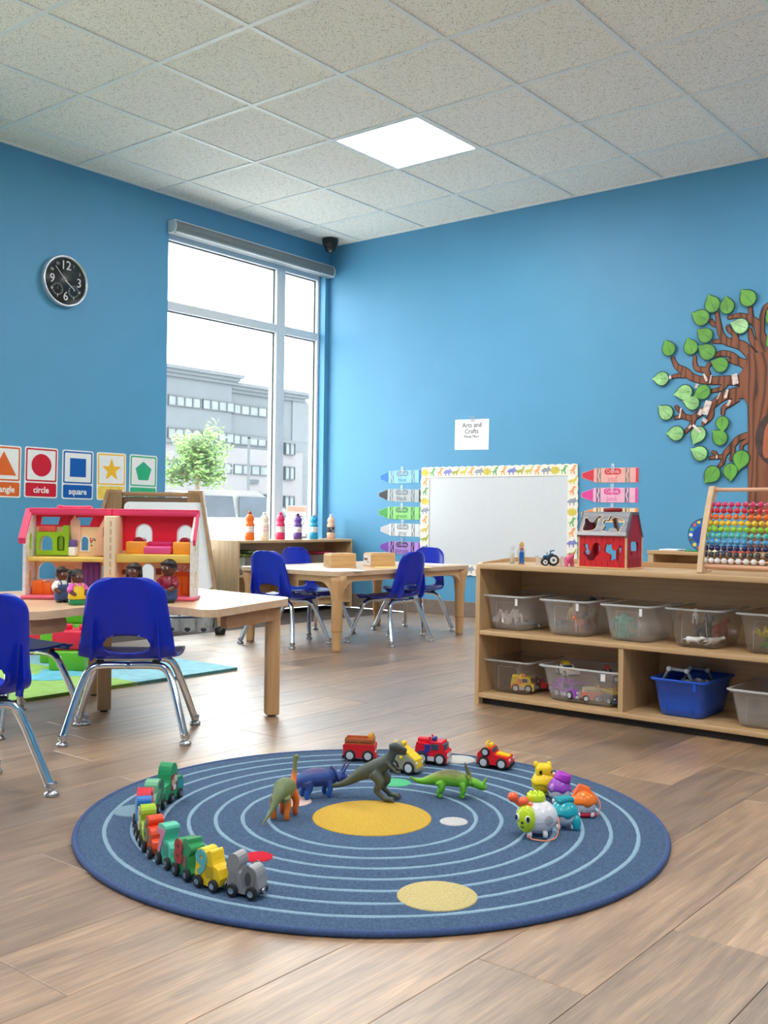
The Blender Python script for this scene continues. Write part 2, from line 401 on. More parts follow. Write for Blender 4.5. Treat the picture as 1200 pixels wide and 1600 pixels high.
# ---- windows
alu = mat('white_aluminium_frame', (226, 230, 234), .35, var=.01)
gasket = plastic('dark_gasket', (70, 76, 80), .6)
gl = clear('window_glass', (250, 252, 252), .006, .6)
GYY = .10
_xm0 = onY(431, 600, .06).x; _xm1 = onY(444.5, 600, .06).x
ztr = (onY(262, 481, .06).z+onY(262, 472, .06).z)/2
def bars(mb, x0, x1, z0, z1, y0=.06, y1=.14): mb.box(x0, x1, y0, y1, z0, z1, .003, 1); return mb
def make_window(n, x0, x1):
    win = root('window_%d' % n); xm0, xm1 = x0+(_xm0-WX0), x0+(_xm1-WX0)
    for a, b, c, d in ((x0, x0+.04, WZ0, WZ1), (x1-.022, x1, WZ0, WZ1), (x0+.04, x1-.022, WZ1-.05, WZ1), (x0+.04, x1-.022, WZ0, WZ0+.05)): bars(MB(), a, b, c, d).build('window_frame', alu, win)
    bars(MB(), xm0, xm1, WZ0+.05, WZ1-.05).build('mullion', alu, win)
    for xa, xb in ((x0+.04, xm0), (xm1, x1-.022)):
        bars(MB(), xa, xb, ztr-.03, ztr+.03).build('transom', alu, win)
        for za, zb in ((WZ0+.05, ztr-.03), (ztr+.03, WZ1-.05)):
            p = MB().box(xa, xb, GYY-.003, GYY+.003, za, zb).build('pane', gl, win)
            MB().plate([(xa, za), (xb, za), (xb, zb), (xa, zb)], GYY-.012, GYY-.004, [[(xa+.008, za+.008), (xb-.008, za+.008), (xb-.008, zb-.008), (xa+.008, zb-.008)]]).build('gasket', gasket, p)
for i, h in enumerate(HOLES): make_window(i+1, *h)
# roller blind cassette
t = thing('roller_blind', 'grey roller blind cassette above the window, blind rolled up', 'blind', (0, 0, 0))
ra, rb = -1.618, -.03; z0, z1 = 2.567, 2.648
prof = [(-.002, z0), (-.06, z0), (-.078, z0+.012), (-.085, z0+.035), (-.08, z0+.06), (-.062, z1), (-.002, z1)]
MB().rings([[(ra+.006, y, z) for y, z in prof], [(rb-.006, y, z) for y, z in prof]], smooth=False).build('cassette', mat('grey_blind_fabric', (122, 130, 134), .6, var=.06, ns=60), t)
prof2 = [(y*1.03-.001, (z-2.607)*1.04+2.607) for y, z in prof]
for xa in (ra, rb-.006): MB().rings([[(xa, y-.001, z) for y, z in prof2], [(xa+.006, y-.001, z) for y, z in prof2]], smooth=False).build('end_cap', alu, t)
MB().box(ra+.006, rb-.006, -.084, -.074, z0-.006, z0+.002, .002, 1).build('bottom_rail', alu, t)
MB().box(ra+.006, rb-.006, -.064, -.056, z1-.002, z1+.004, .001, 1).build('top_rail', alu, t)
# poster seen from behind on the pane
pc = [onY(447, 790, .094), onY(478, 790, .094), onY(478, 838, .094), onY(447, 838, .094)]
t = thing('window_poster', 'pale poster with orange band taped to lower right window pane', 'poster', (pc[0].x, .09, pc[3].z))
pw, ph = pc[1].x-pc[0].x, pc[0].z-pc[3].z
thin = clear('thin_backlit_paper', (235, 225, 222), .55, .2)
MB().box(0, pw, -.001, .0, 0, ph).build('sheet', thin, t)
MB().box(.004, pw-.004, -.002, -.0012, ph*.8, ph-.004).build('header_band', clear('thin_orange_print', (250, 190, 140), .6, .1), t)
MB().plate(circ(pw*.72, ph*.5, ph*.17, 24), -.002, -.0012, [circ(pw*.72, ph*.5, ph*.145, 24)]).build('ring_emblem', ink, t)
MB().plate(circ(pw*.72, ph*.5, ph*.1, 24), -.002, -.0012, [circ(pw*.72, ph*.5, ph*.085, 24)]).build('ring_emblem', ink, t)
mm = MB()
for i in range(5):
    for j in range(5): mm.box(.02+j*.032, .02+j*.032+random.uniform(.012, .026), -.002, -.0012, ph*(.66-.1*i), ph*(.66-.1*i)+.01)
mm.build('print_lines', clear('thin_pink_print', (236, 150, 150), .5, .1), t)
# dome camera under the ceiling
c = onZ(516, 374, CEIL)
t = thing('dome_camera', 'small black dome security camera under the ceiling corner', 'camera', (c.x, c.y, CEIL))
MB().lathe([(.0, -.0), (.062, -.0), (.064, -.008), (.058, -.04), (.05, -.058), (.0, -.06)], 24).build('housing', black, t)
MB().ball((0, 0, -.06), (.043, .043, .045)).build('dome', plastic('smoked_dome', (52, 44, 44), .12), t)
MB().cyl((-.02, -.02, -.085), (-.027, -.027, -.1), .012, n=14).build('lens', plastic('camera_lens', (120, 110, 112), .1), t)
# ================================================================== FURNITURE
# ---- stacking chairs
def chair_shell():
    prof = [(.150, .238, .125), (.149, .250, .140), (.135, .256, .152), (.10, .2565, .158), (.05, .252, .160), (.0, .248, .158), (-.05, .248, .154), (-.09, .253, .150), (-.115, .268, .147),
            (-.130, .290, .144), (-.140, .320, .140), (-.150, .360, .133), (-.159, .40, .127), (-.168, .44, .121), (-.175, .475, .116), (-.180, .498, .112), (-.182, .510, .110)]
    P = smoothline(prof, 4); nv = len(P); nu = 30
    vs, fs = [], []
    top, bot = .510, .250
    for i, (x, z, hw) in enumerate(P):
        back = max(0, min(1, (z-.262)/.06)) if x < -.07 else 0
        if back > .5 and z > .455:                      # rounded top corners
            q = (z-.455)/(.510-.455); hw = hw-.062*(1-sqrt(max(0, 1-min(q, .999)**2)))
        if x > .10: hw = hw-.05*(1-sqrt(max(0, 1-min((x-.10)/.051, .999)**2)))
        for j in range(nu+1):
            s = -1+2*j/nu
            y = s*hw; e = abs(s)**4
            xx = x + back*(.020*e); zz = z + (1-back)*.010*e*(1 if x < .1 else .2)
            vs.append([xx, y, zz])
    HC, HA, HB = .300, .076, .031
    bad = set()
    for k, v in enumerate(vs):
        if v[0] < -.1 and v[2] > .262:
            ey, ez = v[1]/HA, (v[2]-HC)/HB; e = (abs(ey)**2.4+abs(ez)**2.4)**(1/2.4)
            if e < .70: bad.add(k)
            elif e < 1.06:
                v[1] *= 1/e; dz = (v[2]-HC)*(1/e-1); v[2] += dz; v[0] -= dz*.25
    n = nu+1
    for i in range(nv-1):
        for j in range(nu):
            f = (i*n+j, i*n+j+1, (i+1)*n+j+1, (i+1)*n+j)
            if not any(k in bad for k in f): fs.append(f)
    m = MB(); m.add(vs, fs, True); return m
def make_chair(label):
    t = thing('stacking_chair', label, 'chair', (0, 0, 0), 0, 'blue stacking chairs at the two tables')
    o = chair_shell().build('shell', blue_plastic, t)
    sd = o.modifiers.new('solidify', 'SOLIDIFY'); sd.thickness = .006; sd.offset = -1
    for s in (-1, 1):                                   # stiffening ribs moulded on the back
        m = MB()
        m.rings([[(-.128, s*.098, .255), (-.150, s*.098, .255), (-.150, s*.106, .255), (-.128, s*.106, .255)],
                 [(-.140, s*.097, .30), (-.170, s*.097, .30), (-.170, s*.103, .30), (-.140, s*.103, .30)],
                 [(-.158, s*.094, .385), (-.166, s*.094, .385), (-.166, s*.097, .385), (-.158, s*.097, .385)]], smooth=False).build('rib', blue_plastic, t)
    for fx, ft, hw in ((-.155, -.085, .183), (.150, .085, .190)):
        for s in (-1, 1):
            pts = smoothline([(ft, 0, .232), (ft, s*.075, .232), (ft+(fx-ft)*.06, s*.112, .222), (ft+(fx-ft)*.25, s*.137, .178), (fx*.97, s*(hw-.004), .03), (fx, s*hw, .016)], 5)
            l = MB().tube(pts, .0118, 12).build('leg', chrome, t)
            g = MB().cyl((fx*.985, s*(hw-.002), .022), (fx, s*hw, .034), .0145, n=14)
            g.lathe([(.004, .022), (.005, .014), (.0165, .010), (.0185, .004), (.0165, 0), (.001, 0)], 16, (fx, s*hw, 0))
            g.build('glide', steel, l)
    for s in (-1, 1):
        for a, b in ((-.095, -.075), (.075, .095)): MB().box(a, b, s*.085-.012, s*.085+.012, .228, .25, .003, 1).build('mount', black, t)
    return t
C1 = make_chair('blue chair seen from behind, tucked under the table with the dollhouse')
C1.location = (-3.96, -2.735, 0); C1.rotation_euler.z = radians(45)
dup(C1, (-4.700, -2.995, 0), radians(86), 'large blue chair cut off by the left edge, nearest the viewer')
dup(C1, (-4.118, -2.312, 0), radians(0), 'blue chair behind the left edge chair, only seat and front legs showing')
dup(C1, (-1.97, -1.475, 0), radians(4), 'blue chair at the left end of the craft table, facing right')
dup(C1, (-1.535, -1.285, 0), radians(-91), 'blue chair on the window side of the craft table')
dup(C1, (-1.505, -1.84, 0), radians(91), 'blue chair on the near side of the craft table, seen from behind')
dup(C1, (-.962, -1.595, 0), radians(180), 'blue chair at the whiteboard end of the craft table')
# ---- table with scalloped edge that carries the dollhouse
TH = .412
t = thing('activity_table', 'pale wooden table with scalloped edge carrying the dollhouse', 'table', (-3.8, -2.45, 0))
outline = [(-3.395, -2.872), (-3.45, -2.905), (-3.65, -2.965), (-3.83, -3.022), (-3.885, -3.030), (-3.91, -2.995), (-3.905, -2.90), (-3.945, -2.81), (-4.02, -2.745), (-4.11, -2.705), (-4.21, -2.725), (-4.29, -2.735),
           (-4.335, -2.70), (-4.325, -2.62), (-4.245, -2.52), (-4.205, -2.40), (-4.205, -2.24), (-4.22, -2.10), (-4.17, -2.02), (-4.05, -1.98), (-3.85, -2.0), (-3.65, -1.96), (-3.45, -1.94), (-3.34, -1.98), (-3.315, -2.1), (-3.325, -2.36), (-3.355, -2.62), (-3.37, -2.82)]
pl = [(x+3.8, y+2.45) for x, y in smoothloop(outline, 4)]
XY = Matrix(((1, 0, 0, 0), (0, 0, 1, 0), (0, 1, 0, 0), (0, 0, 0, 1)))   # turns an XZ plate into a horizontal slab
def slab(poly, z0, z1, holes=()):
    m = MB(); m.M = XY; m.plate(poly, z0, z1, holes); return m
o = slab(pl, TH-.024, TH).build('tabletop', [maple], t)
bv = o.modifiers.new('bevel', 'BEVEL'); bv.width = .004; bv.segments = 2; bv.limit_method = 'ANGLE'; bv.angle_limit = 1
cx_, cy_ = 0, 0
ins = [(x*(1-.075/max(.2, hypot(x, y))), y*(1-.075/max(.2, hypot(x, y)))) for x, y in pl]
ins2 = [(x*.955, y*.955) for x, y in ins]
def beam(m, p, q, z0, z1, th, r=.02):
    L = hypot(q[0]-p[0], q[1]-p[1]); a = atan2(q[1]-p[1], q[0]-p[0]); m.at((p[0], p[1], 0), a); m.plate(rrect(0, L, z0, z1, r, 4), -th/2, th/2); m.M = Matrix()
walnut_edge = wood('oak_apron', (196, 152, 112), (176, 132, 94), 0)
for p, q in (((-3.455, -2.862), (-3.775, -2.955)), ((-4.16, -2.66), (-4.30, -2.685)), ((-3.43, -2.84), (-3.40, -2.5))):
    m = MB(); beam(m, (p[0]+3.8, p[1]+2.45), (q[0]+3.8, q[1]+2.45), TH-.074, TH-.026, .022); m.build('apron', walnut_edge, t)
for lx, ly in ((-3.445, -2.848), (-3.785, -2.352), (-3.62, -2.06)):
    a = radians(-35)
    m = MB().at((lx+3.8, ly+2.45, 0), a); m.box(-.024, .024, -.024, .024, .006, TH-.024, .005); l = m.build('leg', maple_leg, t)
    MB().cyl((lx+3.8, ly+2.45, 0), (lx+3.8, ly+2.45, .008), .014, n=14).build('glide', black, l)
# ---- craft table
t = thing('craft_table', 'rectangular wooden craft table with round legs and boxes on top', 'table', (-1.475, -1.59, 0))
HX, HY, TZ = .615, .365, .415
o = slab(rrect(-HX, HX, -HY, HY, .05, 6), TZ-.022, TZ).build('tabletop', maple, t)
apr = wood('maple_apron', (224, 184, 138), (208, 164, 116), 0); apr_y = wood('maple_apron_y', (224, 184, 138), (208, 164, 116), 1)
gx, gy = .558, .318
def skirt(L):       # straight top, arched underside running into the leg brackets
    pts = [(-L, TZ-.022), (L, TZ-.022), (L, TZ-.14), (L-.022, TZ-.14)]
    k = 8
    for i in range(k+1): a = pi/2*i/k; pts.append((L-.022-.085*(1-cos(a)), TZ-.14+.085*sin(a)))
    for i in range(k+1): a = pi/2*(1-i/k); pts.append((-(L-.022-.085*(1-cos(a))), TZ-.14+.085*sin(a)))
    pts += [(-(L-.022), TZ-.14), (-L, TZ-.14)]
    return pts
for s in (-1, 1):
    m = MB(); m.plate(skirt(gx), s*(gy+.012)-.011, s*(gy+.012)+.011); m.build('apron', apr, t)
    m = MB().at((s*(gx+.012), 0, 0), pi/2); m.plate(skirt(gy), -.011, .011); m.build('apron', apr_y, t)
for sx in (-1, 1):
    for sy in (-1, 1):
        m = MB(); m.lathe([(.012, 0), (.022, .002), (.023, .015), (.026, .10), (.0285, .105), (.029, .26), (.033, .275), (.035, TZ-.1), (.044, TZ-.06), (.05, TZ-.022)], 20, (sx*gx, sy*gy, 0))
        l = m.build('leg', maple_leg, t)
        MB().cyl((sx*gx, sy*gy, .1035), (sx*gx, sy*gy, .107), .0292, n=20).build('ferrule', wood('dark_ring', (170, 124, 76), (150, 104, 60), 2), l)
# puzzle boxes and sheets on the craft table
oak_box = wood('pine_box', (226, 186, 128), (200, 152, 96), 0)
for nm, lab, a, b, w_, d_ in (('puzzle_box', 'wooden slide-lid box on the craft table, left of the pair', (517, 889), (558, 887), .150, .115), ('puzzle_box', 'wooden slide-lid box with printed white end label, right of the pair', (580, 887), (620, 884), .150, .115)):
    p = onZ(a[0], a[1], TZ); q = onZ(b[0], b[1], TZ)
    p.x = -1.80 if a[0] == 517 else -1.545; p.y = CAM.y+(p.y-CAM.y)*(p.x-CAM.x)/(onZ(a[0], a[1], TZ).x-CAM.x)
    rz = radians(-27 if a[0] == 517 else -27)
    t = thing(nm, lab, 'box', (p.x, p.y, TZ), rz, 'puzzle boxes on the craft table')
    m = MB().box(0, w_, 0, d_, .006, .072, .002, 1); m.box(-.003, w_+.003, -.003, d_+.003, 0, .006, .001, 1); m.build('body', oak_box, t)
    MB().box(.006, w_+.002, .006, d_-.006, .072, .079, .001, 1).build('lid', oak_box, t)
    if a[0] != 517:
        k = MB().box(-.0012, 0, .008, d_-.008, .01, .066).build('end_label', paper, t)
        m = MB(); m.box(-.0018, -.0012, .05, .10, .035, .05); m.box(-.0018, -.0012, .03, .06, .025, .03); m.build('label_print', wood('label_brown', (150, 110, 80), (90, 70, 60), 1), k)
for lab, cx, cy, w_, d_, rz, col in (('loose white paper sheet on near corner of the craft table', -1.93, -1.82, .21, .28, -.5, (236, 236, 236)), ('yellow paper sheet in front of the printed box on the craft table', -1.42, -1.86, .32, .10, -.75, (246, 232, 150)),
                              ('white paper sheet at the far right of the craft table', -1.02, -1.72, .2, .28, .3, (240, 240, 240)), ('white paper sheet behind the left box on the craft table', -1.86, -1.52, .28, .2, .2, (238, 238, 240))):
    o = MB().box(-w_/2, w_/2, -d_/2, d_/2, 0, .0012).build('paper_sheet', mat('paper_%d' % col[2], col, .7, var=.02), None, (cx, cy, TZ+.0005), rz); tag(o, lab, 'paper', 'paper sheets on the craft table')
# ---- low shelf under the window
sx0, sx1, sy, SZ = -1.225, -.03, -.305, .524
t = thing('low_shelf', 'low birch shelf under the window with paint bottles on top', 'shelf', (sx0, 0, 0))
W_ = sx1-sx0; D_ = -sy
MB().box(0, .018, sy, -.015, .0, SZ-.0, .003, 1).build('side_panel', birch_z, t)
MB().box(W_-.018, W_, sy, -.015, 0, SZ, .003, 1).build('side_panel', birch_z, t)
MB().box(.018, W_-.018, sy, -.015, SZ-.020, SZ-.002, .002, 1).build('top_board', birch_x, t)
MB().box(.018, W_-.018, sy+.005, -.03, .27, .286, .002, 1).build('shelf_board', birch_x, t)
MB().box(.018, W_-.018, sy+.005, -.03, .04, .056, .002, 1).build('shelf_board', birch_x, t)
MB().box(.018, W_-.018, -.03, -.016, .04, SZ-.02).build('back_panel', birch_x, t)
MB().box(.59, .606, sy+.01, -.03, .056, .27).build('divider', birch_z, t)
m = MB()
for z in (.06, .25, .46):
    for y in (sy+.03, -.05): m.cyl((-.002, y, z), (.002, y, z), .005, n=10)
m.build('screw_caps', steel, t)
# ---- low cabinet against the right wall, behind the main shelf
cc = onX(1012, 860, -.36); CY, CZ = cc.y, cc.z
t = thing('low_cabinet', 'low birch cabinet by the wall behind the abacus', 'cabinet', (-.36, CY, 0), -pi/2)
m = MB().box(0, .035, 0, .34, 0, CZ-.02, .003, 1).build('side_panel', birch_z, t); MB().box(1.0, 1.035, 0, .34, 0, CZ-.02, .003, 1).build('side_panel', birch_z, t)
MB().box(-.004, 1.04, -.004, .345, CZ-.02, CZ, .003, 1).build('top_board', birch_x, t); MB().box(.035, 1.0, .01, .33, CZ-.24, CZ-.225).build('shelf_board', birch_x, t)
MB().box(.035, 1.0, .325, .34, .02, CZ-.02).build('back_panel', birch_x, t); MB().box(.035, 1.0, .01, .33, .03, .045).build('shelf_board', birch_x, t)
tr = [('white', (236, 236, 236), .05, 'white tray on the low cabinet behind the barn'), ('green', (60, 150, 110), .20, 'green pad on the low cabinet behind the shelf'), ('cream', (236, 230, 200), .30, 'cream box lid on the low cabinet behind the shelf'), ('red', (200, 70, 60), .46, 'red flat box on the low cabinet beside the abacus'), ('navy', (50, 70, 120), .40, 'navy folder on the low cabinet left of the abacus')]
for nm, col, dx, lab in tr:
    o = MB().box(0, .11, -.06, .10, 0, .009 if nm != 'cream' else .014, .003, 1).build('craft_tray', plastic('tray_'+nm, col, .5), None, onX(1012, 860, -.36)+Vector((.09, -dx, .0005)), -pi/2+.1); tag(o, lab, 'tray', 'craft trays on the low cabinet')
# round picture plate standing on the cabinet
gc = onX(1101, 836, -.30)
t = thing('round_puzzle', 'round blue map puzzle standing behind the abacus frame', 'puzzle', (gc.x, gc.y, CZ+.0), -pi/2)
R_ = gc.z-CZ
MB().at((0, 0, R_), 0).plate(circ(0, 0, R_, 36), -.007, .007).build('disc', plastic('puzzle_rim', (60, 78, 96), .4), t)
MB().at((0, 0, R_), 0).plate(circ(0, 0, R_*.93, 36), -.009, -.007).build('face', plastic('puzzle_sea', (30, 120, 200), .3), t)
for i in range(16):
    a = 2*pi*i/16; c = [(244, 210, 60), (226, 90, 70), (120, 190, 90), (236, 236, 230), (90, 90, 100)][i % 5]
    MB().at((0, 0, R_)).plate(smoothloop([(R_*.8*cos(a)+R_*.13*cos(b)*random.uniform(.6, 1.1), R_*.8*sin(a)+R_*.13*sin(b)*random.uniform(.6, 1.1)) for b in [k*2*pi/6 for k in range(6)]], 3), -.0105, -.009).build('piece', plastic('piece_%d' % (i % 5), c), t)
MB().at((0, 0, R_)).plate(smoothloop([(-R_*.7, 0), (-R_*.3, R_*.5), (R_*.1, R_*.3), (-.0, -R_*.2), (-R_*.4, -R_*.5)], 4), -.0105, -.009).build('piece', plastic('piece_land', (30, 70, 160)), t)
# ---- main toy shelf
SX, SYL, SYR, SH = -2.76, -3.243, -4.425, .531
t = thing('toy_shelf', 'birch toy shelf in front, holding clear bins and the red barn', 'shelf', (SX, SYL, 0), -pi/2)   # local x runs along the shelf, y into its depth
LN, DP = SYL-SYR, .315
for a in (0, LN-.018):
    m = MB(); m.at((a, 0, 0), pi/2)
    m.plate(smoothline([(0, 0), (DP, 0)], 1)+[(DP, SH+.018), (DP-.04, SH+.018), (.02, SH+.004), (.004, SH-.004), (0, SH-.02)], -.018, 0); m.build('side_panel', birch_z, t)
MB().box(.018, LN-.018, -.006, DP-.012, SH-.02, SH, .003).build('top_board', ply_edge if False else birch_x, t)
MB().box(.018, LN-.018, 0, DP-.012, .262, .280, .003).build('shelf_board', birch_x, t)
MB().box(.018, LN-.018, 0, DP-.012, .026, .044, .003).build('bottom_board', birch_x, t)
MB().box(.018, LN-.018, DP-.012, DP, .026, SH+.018).build('back_panel', birch_x, t)
MB().box(.585, .603, .004, DP-.012, .044, .262).build('divider', birch_z, t)
MB().box(.018, LN-.018, .03, .045, 0, .026).build('shadow_gap_strip', plastic('gap_shade_dark', (40, 32, 28), .7), t)  # dark strip standing for the shade in the gap under the bottom board
SHELF_T = t
def on_shelf(px, py, back=0.07):   # point on the toy shelf's top, a given distance behind its front edge
    p = onX(px, py, SX+back); return Vector((p.x, p.y, SH))
# ================================================================== ON THE WALLS
# ---- clock
c = onY(103.5, 439, -.04)
t = thing('wall_clock', 'round black wall clock with silver rim on the blue wall', 'clock', (c.x, 0, c.z))
R = (onY(103, 399, -.04).z-onY(103, 479.5, -.04).z)/2
YX = Matrix.Rotation(pi/2, 4, 'X')
m = MB(); m.M = YX; m.lathe([(.0, .0), (R*.96, .0), (R, .008), (R, .036), (R*.985, .043), (R*.94, .044), (R*.905, .038), (R*.9, .034), (0.001, .034)], 40); m.build('rim', mat('silver_rim', (206, 212, 220), .25, .6), t)
m = MB(); m.M = YX; m.lathe([(.001, .034), (R*.9, .034), (R*.9, .0355), (.001, .0355)], 40); m.build('dial', plastic('black_dial', (32, 36, 40), .35), t)
num = mat('silver_numerals', (214, 216, 214), .4)
for h in range(1, 13):
    a = pi/2-h*pi/6; big = h % 3 == 0
    text('numeral', str(h), R*(.50 if big else .16), num, t, R*(.60 if big else .72)*cos(a), R*(.60 if big else .72)*sin(a), -.0365, .0008, sx=.95)
for px_, pz_ in ((-.36, -.36), (.36, -.36)):
    m = MB()
    for k in range(12):
        a = k*pi/6; m.plate(circ(px_*R+R*.19*cos(a), pz_*R+R*.19*sin(a), R*.018, 6), -.0372, -.0355)
    m.plate(circ(px_*R, pz_*R, R*.235, 24), -.0366, -.0355, [circ(px_*R, pz_*R, R*.222, 24)])
    m.plate([(px_*R-.002, pz_*R), (px_*R+.001, pz_*R+R*.14), (px_*R+.002, pz_*R)], -.0372, -.0355); m.build('sub_dial', mat('grey_print', (150, 156, 158), .5), t)
def hand(ang, L, w_):
    m = MB(); m.at((0, -.0385, 0)); d = (sin(ang), cos(ang)); n_ = (d[1], -d[0])
    m.plate([(-d[0]*.012+n_[0]*w_, -d[1]*.012+n_[1]*w_), (d[0]*L+n_[0]*w_*.6, d[1]*L+n_[1]*w_*.6), (d[0]*L-n_[0]*w_*.6, d[1]*L-n_[1]*w_*.6), (-d[0]*.012-n_[0]*w_, -d[1]*.012-n_[1]*w_)], -.0008, .0008); m.build('hand', num, t)
hand(radians(-42), R*.70, .0022); hand(radians(127), R*.52, .003)
m = MB(); m.M = YX; m.lathe([(.001, .037), (.006, .037), (.006, .041), (.001, .041)], 14); m.build('hub', num, t)
# ---- shape cards
star = [(sin(k*pi/5)*(1 if k % 2 == 0 else .42), cos(k*pi/5)*(1 if k % 2 == 0 else .42)) for k in range(10)]
CW, CH = .222, .30
cards = [(-2.893, 1.083, 'triangle', (226, 104, 34), 'shape card with orange triangle, cut off at the left edge'), (-2.648, 1.085, 'circle', (208, 22, 48), 'shape card with red circle on the blue wall'), (-2.396, 1.081, 'square', (14, 92, 178), 'shape card with blue square on the blue wall'),
         (-2.150, 1.079, '', (248, 190, 40), 'shape card with yellow star on the blue wall'), (-1.899, 1.080, 'pentagon', (46, 178, 128), 'shape card with green pentagon nearest the window')]
card_white = mat('glossy_white_card', (240, 240, 238), .25, var=.01)
for i, (x, z, word, col, lab) in enumerate(cards):
    t = thing('shape_card', lab, 'card', (x, 0, z), 0, 'shape cards on the window wall')
    t.rotation_euler = (0, radians((.5, .6, .3, -.4, .6)[i]), 0)
    pm = mat('card_ink_%d' % i, col, .3, var=.02)
    MB().plate(rrect(0, CW, -CH, 0, .014), -.003, -.0005).build('card', card_white, t)
    MB().plate(rrect(.008, CW-.008, -.203, -.008, .010), -.0036, -.003, [rrect(.017, CW-.017, -.194, -.017, .006)]).build('border', pm, t)
    MB().plate(rrect(.008, CW-.008, -CH+.008, -.212, .010), -.0036, -.003).build('strip', pm if word else mat('card_glare_yellow', (250, 210, 90), .25, var=.06), t)  # the wordless star strip has its glare put in as a paler yellow
    cx, cz, r = CW/2, -.106, .062
    pts = {'triangle': [(cx-.08, cz-.066), (cx+.08, cz-.066), (cx, cz+.072)], 'circle': circ(cx, cz, r*1.08, 32), 'square': [(cx-r*.92, cz-r*.92), (cx+r*.92, cz-r*.92), (cx+r*.92, cz+r*.92), (cx-r*.92, cz+r*.92)],
           '': [(cx+r*1.2*a, cz-.004+r*1.2*b) for a, b in star], 'pentagon': [(cx+r*1.08*sin(k*2*pi/5), cz-.003+r*1.08*cos(k*2*pi/5)) for k in range(5)]}[word]
    MB().plate(pts, -.0036, -.003).build('shape', pm, t)
    if word: text('lettering', word, .052, card_white, t, CW/2, -.254, -.0042, .0003, bold=.0012, sx=.92)
# ---- sign on the right wall
ps = [onX(711.5, 656, 0), onX(764.5, 657, 0), onX(763.5, 705, 0), onX(710.5, 703, 0)]
t = thing('wall_sign', 'white paper sign reading Arts and Crafts above the whiteboard', 'sign', (0, ps[3].y, ps[3].z), -pi/2)
sw = -(ps[1].y-ps[0].y); shh = ps[0].z-ps[3].z
MB().plate([(0, 0), (sw, -.006), (sw+.002, shh-.006), (.002, shh)], -.002, -.0006).build('sheet', paper, t)
text('lettering', 'Arts and', .047, ink, t, sw*.51, shh*.79, -.0026); text('lettering', 'Crafts', .047, ink, t, sw*.50, shh*.59, -.0026); text('lettering', 'Messy Place', .027, ink, t, sw*.50, shh*.42, -.0026)
MB().box(sw*.48, sw*.60, -.0026, -.002, shh-.02, shh+.02).build('tape', clear('clear_tape', (240, 244, 246), .25), t)
# ---- whiteboard with a scalloped dinosaur border
BY0, BY1, BZ1, BZ0 = -.936, -2.205, 1.058, .297
t = thing('whiteboard', 'large whiteboard with scalloped dinosaur print border on blue wall', 'whiteboard', (0, BY0, BZ0), -pi/2)
BW, BH = BY0-BY1, BZ1-BZ0
MB().box(.02, BW-.02, -.006, -.0005, .02, BH-.02, .002, 1).build('board', mat('whiteboard_enamel', (214, 218, 222), .22, var=.006), t)
bord = mat('cream_border_card', (240, 234, 220), .6, var=.02)
BD = .072
def scallop(L):        # outer edge wavy, inner edge straight
    n = int(L/.055); o = []
    for i in range(n):
        for j in range(5): o.append((L*(i+j/5)/n, BD+.006*abs(sin(pi*j/5))))
    o.append((L, BD)); return [(L, 0)]+[(L-.0, 0)][:0]+list(reversed(o))+[(0, 0)]
neck = smoothloop([(-.032, -.01), (-.018, .004), (.004, .008), (.016, .014), (.022, .026), (.032, .026), (.026, .018), (.022, .002), (.014, -.006), (.013, -.018), (.007, -.018), (.005, -.008), (-.007, -.008), (-.008, -.018), (-.014, -.018), (-.015, -.006)], 2)
stego = [(.034*cos(a)*(1.0 if k % 2 == 0 else .72), .024*sin(a)*(1.0 if k % 2 == 0 else .7)) for k, a in enumerate([i*2*pi/18 for i in range(18)])]
rex = smoothloop([(-.03, -.004), (-.012, .002), (.0, .014), (.004, .026), (.02, .026), (.02, .018), (.01, .014), (.014, .006), (.008, .004), (.008, -.006), (.012, -.02), (.004, -.02), (.0, -.008), (-.008, -.006), (-.008, -.02), (-.014, -.02), (-.014, -.004)], 2)
tri = smoothloop([(-.032, -.004), (-.012, .014), (.008, .014), (.016, .026), (.022, .012), (.034, .004), (.022, -.004), (.014, -.006), (.014, -.02), (.007, -.02), (.005, -.008), (-.01, -.008), (-.01, -.02), (-.017, -.02), (-.018, -.008)], 2)
dpal = [mat('print_olive', (170, 172, 70), .6), mat('print_green', (110, 176, 110), .6), mat('print_orange', (240, 164, 104), .6), mat('print_violet', (128, 130, 196), .6), mat('print_yellow', (214, 196, 84), .6), mat('print_slate', (150, 158, 172), .6)]
order = [(stego, 4), (rex, 1), (rex, 2), (tri, 3), (neck, 0), (neck, 4), (rex, 2), (tri, 5)]
def strip(M4, L, ph):
    m = MB(); m.M = M4; m.plate(scallop(L), -.0095, -.0065); s = m.build('border_strip', bord, t)
    d = MB(); d.M = M4; n = int(L/.066)
    up = M4.to_3x3() @ Vector((0, 0, 1)); turn = atan2(up.x, up.z)          # pictures stay upright on the side strips
    for i in range(n):
        shp, d.mi = order[(i+ph) % len(order)]
        ca, sa = cos(turn), sin(turn); cx, cz = L*(i+.5)/n, BD*.5
        d.plate([(cx+1.22*(ca*x-sa*z), cz+1.22*(sa*x+ca*z)) for x, z in shp], -.0102, -.0095)
    d.build('printed_dinosaurs', dpal, s)
RY = lambda a: Matrix.Rotation(a, 4, 'Y')
strip(Matrix.Translation((0, 0, BH-BD)), BW, 0)
strip(Matrix.Translation((BW, 0, BD)) @ RY(pi), BW, 3)
strip(Matrix.Translation((BD, -.0012, BD)) @ RY(-pi/2), BH-2*BD, 2)
strip(Matrix.Translation((BW-BD, -.0012, BH-BD)) @ RY(pi/2), BH-2*BD, 5)
